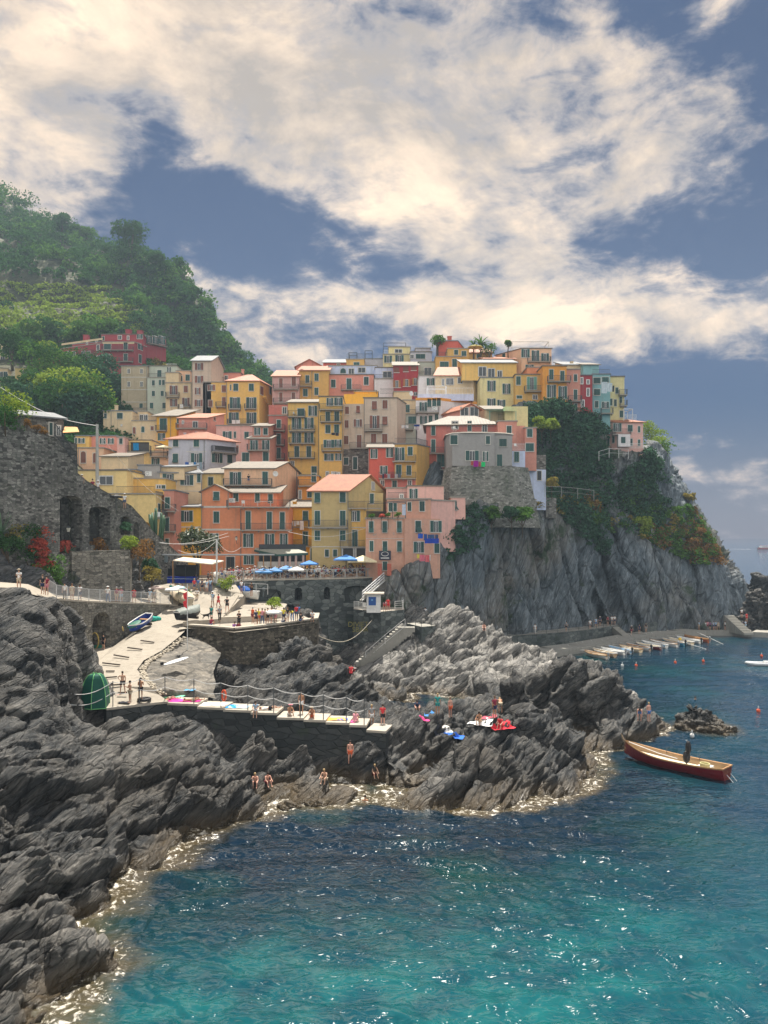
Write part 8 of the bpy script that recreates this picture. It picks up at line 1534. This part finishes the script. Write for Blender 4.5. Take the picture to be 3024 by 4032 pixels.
# kiosk
kf=P(*rg(7,505,1128),98.5); kr=empty('kiosk',(kf.x,kf.y,8.36)); tag(kr,'white life guard kiosk with flat roof on the quay platform','kiosk'); kx=P(*rg(7,588,1128),98.5).x-kf.x; m=MB(); m.box(0,kx+.5,0,2.2,0,2.35); m.build('wall',WHITE,kr); m=MB(); m.box(-.35,kx+.95,-.35,2.6,2.36,2.52); m.build('roof',CAPM,kr); m=MB(); m.box(.25,kx-.1,-.05,-.01,.95,2.05); m.build('window',M('kiosk_blue',(.03,.10,.32)),kr); m=MB(); m.box(.15,kx,-.09,-.052,.85,.94); m.box(.15,kx,-.09,-.052,2.06,2.15); m.build('window_frame',BW,kr)
m=MB(); m.box(.6,kx-.5,-.08,-.055,1.55,1.75); m.build('notice',M('notice_blue',(.15,.35,.62)),kr)
def chair(lab,c,rz,mat):
    o=empty('plastic_chair',c,rz); tag(o,lab,'chair'); m=MB(); m.box(-.22,.22,-.22,.22,.42,.46); m.build('seat',mat,o); m=MB(); m.box(-.22,.22,.2,.24,.46,.88); m.build('backrest',mat,o)
    for x in (-.2,.17):
        for y in (-.2,.17): m=MB(); m.box(x,x+.03,y,y+.03,0,.42); m.build('leg',mat,o)
chair('white plastic chair left of the kiosk',G(*rg(7,492,1142),8.36),.4,BW); chair('red chair right of the kiosk',G(*rg(7,680,1140),8.36),-.4,M('chair_red',(.55,.08,.06)))
m=MB(); g_=G(*rg(7,790,1075),9.5); m.ell((0,0,0),(.6,.5,.2),10,5); tag(m.build('heap_of_net',M('net_red',(.35,.06,.04)),loc=G(*rg(7,782,1120),8.4)+Vector((0,1.2,.9))),'red folded net on a barrel behind the kiosk railing','net')
# metal stair from the square to the platform
sr=empty('metal_stair',P(*rg(7,640,845),106)); tag(sr,'grey metal staircase from the square down to the kiosk','staircase'); m=MB(); m2=MB(); T0=P(*rg(7,648,900),106.5)-sr.location; T1=P(*rg(7,470,1060),100)-sr.location
for k in range(18):
    c=T0.lerp(T1,k/17); m.box(c.x-.3,c.x+.3,c.y-.9,c.y+.9,c.z-.05,c.z); 
m.build('treads',PAVE2,sr)
for s in (-.9,.9):
    o_=Vector((0,s,0)); m2.bar(T0+o_-Vector((0,0,.1)),T1+o_-Vector((0,0,.1)),.14); 
    for h in (.35,.7,1.05): m2.bar(T0+o_+Vector((0,0,h)),T1+o_+Vector((0,0,h)),.05)
    for k in range(6): c=T0.lerp(T1,k/5)+o_; m2.bar(c,c+Vector((0,0,1.05)),.05)
m2.build('handrail',GALV,sr)
# street lamp on the great wall, house lamp
def lantern(lab,c):
    o=empty('wall_lantern',c); tag(o,lab,'lamp'); m=MB(); m.tube([(0,.6,-.5),(0,0,-.25),(0,0,0)],.035,6); m.build('bracket',IRON,o); m=MB(); a=[(-.16,-.16),(.16,-.16),(.16,.16),(-.16,.16)]
    for i in range(4): p,q=a[i],a[(i+1)%4]; m.face([(p[0]*.6,p[1]*.6,0),(q[0]*.6,q[1]*.6,0),(*q,.42),(*p,.42)])
    m.build('lamp_glass',M('lamp_glass',(.62,.60,.52),rough=.2),o); m=MB()
    for i in range(4): p,q=a[i],a[(i+1)%4]; m.face([(p[0]*1.2,p[1]*1.2,.42),(q[0]*1.2,q[1]*1.2,.42),(0,0,.66)])
    m.build('cap',IRON,o)
lantern('old style lantern in front of the tallest niche',P(*rg(5,497,450),79.5)); lantern('lantern on the corner of the salmon house',P(*rg(6,478,575),112.6))
# flag mast
fm_=G(706,2600-0,6.6) if 0 else P(*rg(11,1530,640),73.5); o=empty('flag_mast',(fm_.x,fm_.y,fm_.z)); tag(o,'slender white mast with two red pennants by the terrace corner','flag mast'); zt=P(*rg(11,1528,205),73.5).z-fm_.z; m=MB(); m.tube([(0,0,-1.5),(0,0,zt)],.04,6); m.build('pole',BW,o)
for y in (315,380): z=P(*rg(11,0,y),73.5).z-fm_.z; m=MB(); m.face([(-.03,0,z+.55),(-.42,-.02,z+.35),(-.35,.02,z-.1),(-.03,0,z-.35)]); m.build('pennant',M('pennant_red',(.65,.04,.05)),o)
# green net heap, hose coil and gear by the arcade
c=G(*rg(11,1262,505),9.0); m=MB(); 
for k in range(7): m.ell((RN.uniform(-.6,.6),RN.uniform(-.3,.3),.2),(.5,.35,.3),8,5)
tag(m.build('net_heap',GTP,loc=c,smooth=True),'heap of turquoise fishing net at the foot of the arcade','net')
c=G(*rg(11,742,755),6.6); o=empty('hose_coil',c+Vector((0,.9,.9))); tag(o,'big coil of yellow hose leaning at the arcade','hose'); m=MB()
for k in range(4): m.tube([(.42*math.cos(a*math.pi/8),.05*k,.85*math.sin(a*math.pi/8)) for a in range(17)],.05,5,cap=False)
m.build('coil',M('hose_yellow',(.50,.36,.10)),o)
person(G(*rg(11,882,715),6.85)+Vector((0,.6,0)),'hips','black','black','',extra='fisherman in black overalls under the arcade arch',rz=1); person(G(*rg(11,830,760),6.7)+Vector((0,.5,0)),'stand','black','black','',extra='dark clad diver beside the hose coil',rz=-.5)
for (x,y,w_,d_,h_,c_,lab) in [(790,715,.8,.6,.7,(.45,.05,.04),'red crate beside the hose coil'),(785,745,.8,.5,.4,(.03,.30,.20),'green crate in front of the red crate'),(905,700,.9,.7,.35,(.62,.62,.60),'white crate behind the fisherman')]:
    c=G(*rg(11,x,y),6.65)+Vector((0,.8,0)); m=MB(); 
    for s in range(3): m.box(-w_/2,w_/2,-d_/2,-d_/2+.04,s*h_/3+.02,s*h_/3+h_/3-.03); m.box(-w_/2,w_/2,d_/2-.04,d_/2,s*h_/3+.02,s*h_/3+h_/3-.03); m.box(-w_/2,-w_/2+.04,-d_/2+.05,d_/2-.05,s*h_/3+.02,s*h_/3+h_/3-.03); m.box(w_/2-.04,w_/2,-d_/2+.05,d_/2-.05,s*h_/3+.02,s*h_/3+h_/3-.03)
    m.box(-w_/2+.05,w_/2-.05,-d_/2+.05,d_/2-.05,0,.04); tag(m.build('crate',M('crate_'+lab.split()[0],c_),loc=c),lab,'crate')
# dog
dg=G(*rg(6,232,1222),9.3); o=empty('dog',dg,math.pi*.08); tag(o,'black and white dog standing on the quay','dog')
pts={'ch':(.22,0,.46,.13,.15),'md':(0,0,.48,.12,.12),'rp':(-.26,0,.47,.11,.12),'nk':(.36,0,.62,.08),'hd':(.46,0,.70,.075),'mz':(.60,0,.66,.04),'tl':(-.40,0,.52,.03),'te':(-.62,0,.66,.02),'ea':(.44,.06,.80,.02),'eb':(.44,-.06,.80,.02)}
ed=[('ch','md'),('md','rp'),('ch','nk'),('nk','hd'),('hd','mz'),('rp','tl'),('tl','te'),('hd','ea'),('hd','eb')]
for s,y in (('l',.08),('r',-.08)):
    pts['f1'+s]=(.24,y,.28,.045); pts['f2'+s]=(.26,y,.04,.028); pts['h1'+s]=(-.20,y,.32,.07); pts['h2'+s]=(-.36,y,.20,.035); pts['h3'+s]=(-.31,y,.03,.028); ed+=[('ch','f1'+s),('f1'+s,'f2'+s),('rp','h1'+s),('h1'+s,'h2'+s),('h2'+s,'h3'+s)]
link('body',skin_mesh('dog_body',pts,ed,M('dog_fur',(.03,.028,.026),rough=.9)),None,o); m=MB(); m.ell((.31,0,.44),(.10,.12,.16),8,5); m.build('white_bib',M('dog_white',(.65,.63,.60)),o,smooth=True)
# washing
def washing(lab,R,items,Y,line=True,name='laundry'):
    o=None; allp=[]
    for (x0,x1,y0,y1,c) in items:
        a=P(*rg(R,x0,y0),Y); b=P(*rg(R,x1,y0),Y); z1=P(*rg(R,x0,y1),Y).z
        if o is None: o=empty(name,a); tag(o,lab,'laundry')
        m=MB(); n=5; l=a-o.location; w_=b.x-a.x; h=a.z-z1
        for i in range(n):
            for j in range(3):
                def v(i,j): return (l.x+w_*i/n,l.y+.06*math.sin(i*2.1+j)+.02*j,l.z-h*j/3*(1-.05*math.sin(i*3)))
                m.face([v(i,j),v(i,j+1),v(i+1,j+1),v(i+1,j)])
        nm='cloth_'+str(c); m.build('cloth',M('laundry_%d_%d_%d'%tuple(int(k*100) for k in c),c,rough=.95),o); allp.append((a,b))
    m=MB(); a=allp[0][0]-o.location; b=allp[-1][1]-o.location; m.bar(a+Vector((-.3,0,.02)),b+Vector((.3,0,.02)),.02); m.build('line',IRON,o)
Wt=(.75,.75,.74); Bl_=(.03,.08,.38)
washing('washing line of towels on the pale grey house, blue towel leftmost',2,[(606,632,958,1008,(.04,.12,.42)),(634,666,960,1010,Wt),(668,686,957,990,(.04,.20,.45)),(690,706,962,1012,(.55,.62,.70)),(710,730,958,1010,(.30,.38,.45)),(735,745,955,1010,(.20,.20,.24))],129.2)
washing('white washing on the yellow house between salmon and olive houses',6,[(905,940,418,455,Wt),(944,966,418,460,(.60,.58,.60)),(968,992,418,450,Wt),(996,1028,416,490,(.74,.70,.72))],117.5)
washing('blue tarpaulin and jeans hanging on the peeling pink house',7,[(925,965,520,560,(.02,.10,.50)),(972,1000,525,575,(.03,.09,.30)),(980,1096,560,600,(.02,.06,.40)),(1004,1060,528,560,(.05,.10,.22)),(1064,1090,528,570,(.04,.07,.15))],107.6)
washing('yellow pink and white washing above the brown shuttered door',7,[(916,936,688,722,(.68,.60,.10)),(938,980,694,746,(.62,.16,.22)),(984,1018,696,752,(.60,.14,.16)),(1019,1028,694,740,Wt)],107.5)
washing('magenta and green washing below the windows of the tower',4,[(422,438,855,882,(.45,.10,.08)),(439,470,852,892,(.35,.02,.30)),(472,486,860,890,(.45,.12,.10)),(490,515,862,892,(.02,.60,.18))],120.1)
washing('two big white sheets hanging on the teal house',4,[(1275,1312,338,412,(.55,.62,.66)),(1314,1345,345,402,(.55,.62,.66)),(1347,1358,362,402,(.04,.05,.06))],143.5)
washing('white sheet on the balcony of the big yellow house',2,[(945,972,652,680,Wt),(976,1004,652,678,Wt)],158.6)
washing('dark washing along the balcony of the red coral house',3,[(1048,1062,1172,1212,(.04,.05,.10)),(1064,1082,1172,1200,(.30,.05,.07)),(1090,1112,1174,1212,(.30,.32,.36)),(1118,1140,1172,1206,(.25,.05,.05)),(1150,1172,1174,1210,(.40,.40,.42)),(1176,1200,1172,1205,(.10,.12,.16))],123.4)
washing('navy and white washing on the white house below the railed terrace',3,[(1308,1352,770,786,(.02,.06,.25)),(1308,1320,788,808,Wt),(1325,1345,788,815,(.60,.50,.55)),(1352,1365,772,812,Wt)],137.5)
washing('white washing on the grey green balcony beside the beige building',3,[(1205,1225,775,800,Wt),(1228,1240,775,802,(.55,.55,.58)),(1242,1262,775,800,Wt)],136.8)
washing('bright blue cloth hanging on the cream terrace house',2,[(228,270,820,872,(.01,.22,.48))],131.5)
washing('dark washing under a window of the second tall yellow house',3,[(632,662,838,856,(.02,.02,.03)),(664,692,838,862,(.05,.05,.07))],132.8)
washing('white towel on the second balcony of the house with brown shutters',2,[(568,592,538,566,Wt)],165.5)
washing('white striped towel on the pergola terrace of the pink house',7,[(795,824,282,370,(.55,.62,.74))],107.5)
# roof terrace pergola of the peeling pink house
o=empty('pergola',P(*rg(7,515,392),108.4)); tag(o,'thin black pergola over the plant filled roof terrace of the peeling pink house','pergola'); m=MB(); Q=[P(*rg(7,x,y),108.5+d)-o.location for x,y,d in [(515,392,0),(515,275,0),(716,388,0),(716,270,0),(824,386,0),(824,266,0)]]
for i in (0,2,4): m.bar(Q[i]-Vector((0,0,.2)),Q[i+1],.08)
m.bar(Q[1],Q[5],.08); m.bar(P(*rg(7,668,262),111)-o.location,P(*rg(7,1004,246),111)-o.location,.10); m.build('frame',IRON,o)
for (x,y,lab) in [(545,385,'potted plants at the left corner of the pink roof terrace'),(625,380,'pink flowering pots on the pink roof terrace'),(680,375,'leafy pots in the middle of the pink roof terrace'),(760,378,'pots at the right of the pink roof terrace')]:
    p=P(*rg(7,x,y),108.9); tree('potted_plant',p+Vector((0,0,.1)),.55,lab,L_MID if 'pink flow' not in lab else L_RED,n=260,size=.09,trunk=.1,cat='potted plant',blobs=4)
# furniture
for k,(R,x,y,Y,lab) in enumerate([(3,325,818,135.4,'white sun chair, left one on the third balcony'),(3,395,818,135.4,'white sun chair in the middle of the third balcony'),(3,465,818,135.4,'white sun chair, right one on the third balcony'),(3,330,705,135.3,'white chair on the top balcony of the yellow house'),(6,535,298,113.9,'white chair on the salmon house terrace'),(4,315,660,124,'white chair on the roof of the tower house'),(4,715,775,123,'white chair on the small terrace right of the tower')]):
    chair(lab,P(*rg(R,x,y),Y-.5),.3,BW)
m=MB(); 
tt=empty('terrace_table',P(*rg(6,705,298),113.4)); tag(tt,'white table on the salmon house terrace','table'); m=MB(); m.box(-1.1,1.1,-.4,.4,.70,.75); m.build('top',BW,tt)
for x in (-1,.95):
    for y in (-.35,.3): m=MB(); m.box(x,x+.05,y,y+.05,0,.7); m.build('leg',BW,tt)
def ac(lab,R,x,y,Y,w=.9,h=.65):
    c=P(*rg(R,x,y),Y); o=empty('air_conditioner',c); tag(o,lab,'air conditioner'); m=MB(); m.box(-w/2,w/2,-.3,0,0,h); m.build('casing',BW,o); m=MB(); m.tube([(.28*h*1.2*math.cos(a*math.pi/6)-.1,-.31,h/2+.28*h*1.2*math.sin(a*math.pi/6)) for a in range(13)],.02,4,cap=False); m.build('fan_guard',IRON,o)
for a in [('air conditioner stacked on the salmon terrace, left',6,445,268,114.5),('air conditioner on the dark roof beside the slanting one',1,1080,1150,113),('air conditioner under the second tall yellow house',3,650,1185,133.5),('air conditioner right of the first one under the tall yellow house',3,685,1188,133.5),('air conditioner on the balcony of the blank yellow house',5,1145,340,106),('air conditioner on the white house with orange band',4,185,525,138.2)]: ac(*a)
def dish(lab,R,x,y,Y):
    c=P(*rg(R,x,y),Y); o=empty('satellite_dish',c,.5); tag(o,lab,'satellite dish'); m=MB()
    for k in range(10):
        a,b=k*math.pi/5,(k+1)*math.pi/5; m.face([(0,.12,0),(.45*math.cos(a),0,.45*math.sin(a)),(.45*math.cos(b),0,.45*math.sin(b))])
    m.build('reflector',BW,o); m=MB(); m.tube([(0,.12,0),(0,.5,-.2)],.03,5); m.tube([(0,-.4,-.1),(0,.1,-.3)],.02,4); m.build('arm',IRON,o)
dish('white satellite dish on the right wall of the peach house',2,1262,1042,120.5); dish('satellite dish on the cream gabled upper house',3,1285,518,145); dish('satellite dish on the front of the big dark red block',1,460,300,201)
# sign and lettering
sg=empty('shop_sign',P(*rg(7,655,698),108.7)); tag(sg,'small dark hanging sign with white letters on the pink house','sign'); m=MB(); m.box(-.85,.85,-.08,0,-.65,.65); m.build('board',M('sign_dark',(.04,.045,.07)),sg); m=MB(); m.tube([(.5*math.cos(a*math.pi/6),-.1,.2+.3*math.sin(a*math.pi/6)) for a in range(13)],.04,4,cap=False); m.box(-.6,.6,-.11,-.085,-.45,-.32); m.build('emblem',BW,sg)
for (x,lab) in ((612,'striped postcard rack left of the pink house door'),(690,'postcard rack right of the pink house door')):
    c=P(*rg(7,x,800),107.6); o=empty('postcard_rack',(c.x,c.y,12.4)); tag(o,lab,'rack'); m=MB(); m.box(-.3,.3,-.25,.25,.3,2.0); m.build('cards',M('cards_red',(.42,.12,.08),var=.6,scale=12),o); m=MB(); m.tube([(0,0,0),(0,0,.3)],.04,5); m.build('stand',IRON,o)
for i,(txt,dz) in enumerate((('DIVIETO DI',.55),('SBARCO',-.15))):
    cu=bpy.data.curves.new('writing','FONT'); cu.body=txt; cu.size=.95; cu.extrude=.01; cu.align_x='CENTER'; to=bpy.data.objects.new('t',cu); COL.objects.link(to); dg_=bpy.context.evaluated_depsgraph_get(); me=bpy.data.meshes.new_from_object(to.evaluated_get(dg_)); bpy.data.objects.remove(to); me.materials.clear(); me.materials.append(M('faded_yellow_paint',(.22,.20,.06)))
    if i==0: wo2=empty('painted_writing',P(*rg(13,592,265),100.0)); tag(wo2,'faded yellow capital letters painted on the dark quay wall','writing'); wo2.location=Vector((*gxy(1440,2403,8.35),P(*rg(13,592,265),97).z)); wo2.location.y-=.12
    o=link('lettering',me,None,wo2,(0,0,dz)); o.rotation_euler=(math.radians(90),0,math.radians(-8) if 0 else 0)
# terrace cottage on top of the great wall
h=House(1,'low grey stone cottage with flower pots on top of the great wall',68,(150,462,0,2.5),712,850,'stone',roof='sh',ridge=690,rc='grey',down=1,deep=5,name='stone_cottage'); h.wins('0S22,90@810:370 0P26,70@820:425')
q=[P(*rg(1,x,y),Y) for x,y,Y in [(455,838,77.5),(575,832,78.5),(560,798,81),(470,795,81)]]; slope_canopy('orange_awning','orange awning at the end of the stone cottage',q,M('awning_orange',(.62,.30,.10)),thick=.04)
for (x,y,lab) in [(195,770,'potted orange plant left on the cottage roof'),(265,805,'potted plant in the middle of the cottage wall'),(320,830,'potted plant right on the cottage wall')]: tree('potted_plant',P(*rg(1,x,y),76.5),.6,lab,L_DRY,n=260,size=.08,trunk=.1,cat='potted plant',blobs=5)
tree('bush',P(*rg(1,60,650),74),2.2,'bright green bush on top of the great wall at the left edge',L_LIGHT,n=900,size=.12,trunk=.2,cat='bush'); tree('bush',P(*rg(1,40,760),72),1.8,'dark bush with orange flowers above the stair railing',L_DARK,n=800,size=.11,trunk=.2,cat='bush')
# little boulders awash near the swimmers
for (R,x,y,r_,lab) in [(15,1385,292,.9,'low black boulder awash near the swimmer'),(15,1250,310,.6,'small wet boulder left of the low black one'),(13,700,748,1.1,'brown boulder lying in the rock pool'),(13,690,770,.8,'second brown boulder in the rock pool')]:
    c=G(*rg(R,x,y),0); crag('boulder',[(c.x,c.y,r_,r_*.5),(c.x+r_*.7,c.y,r_*.7,r_*.35)],r_*1.6,int(x),lab=lab,am=.22,blk=.5,n=50)
print('people',NP[0])
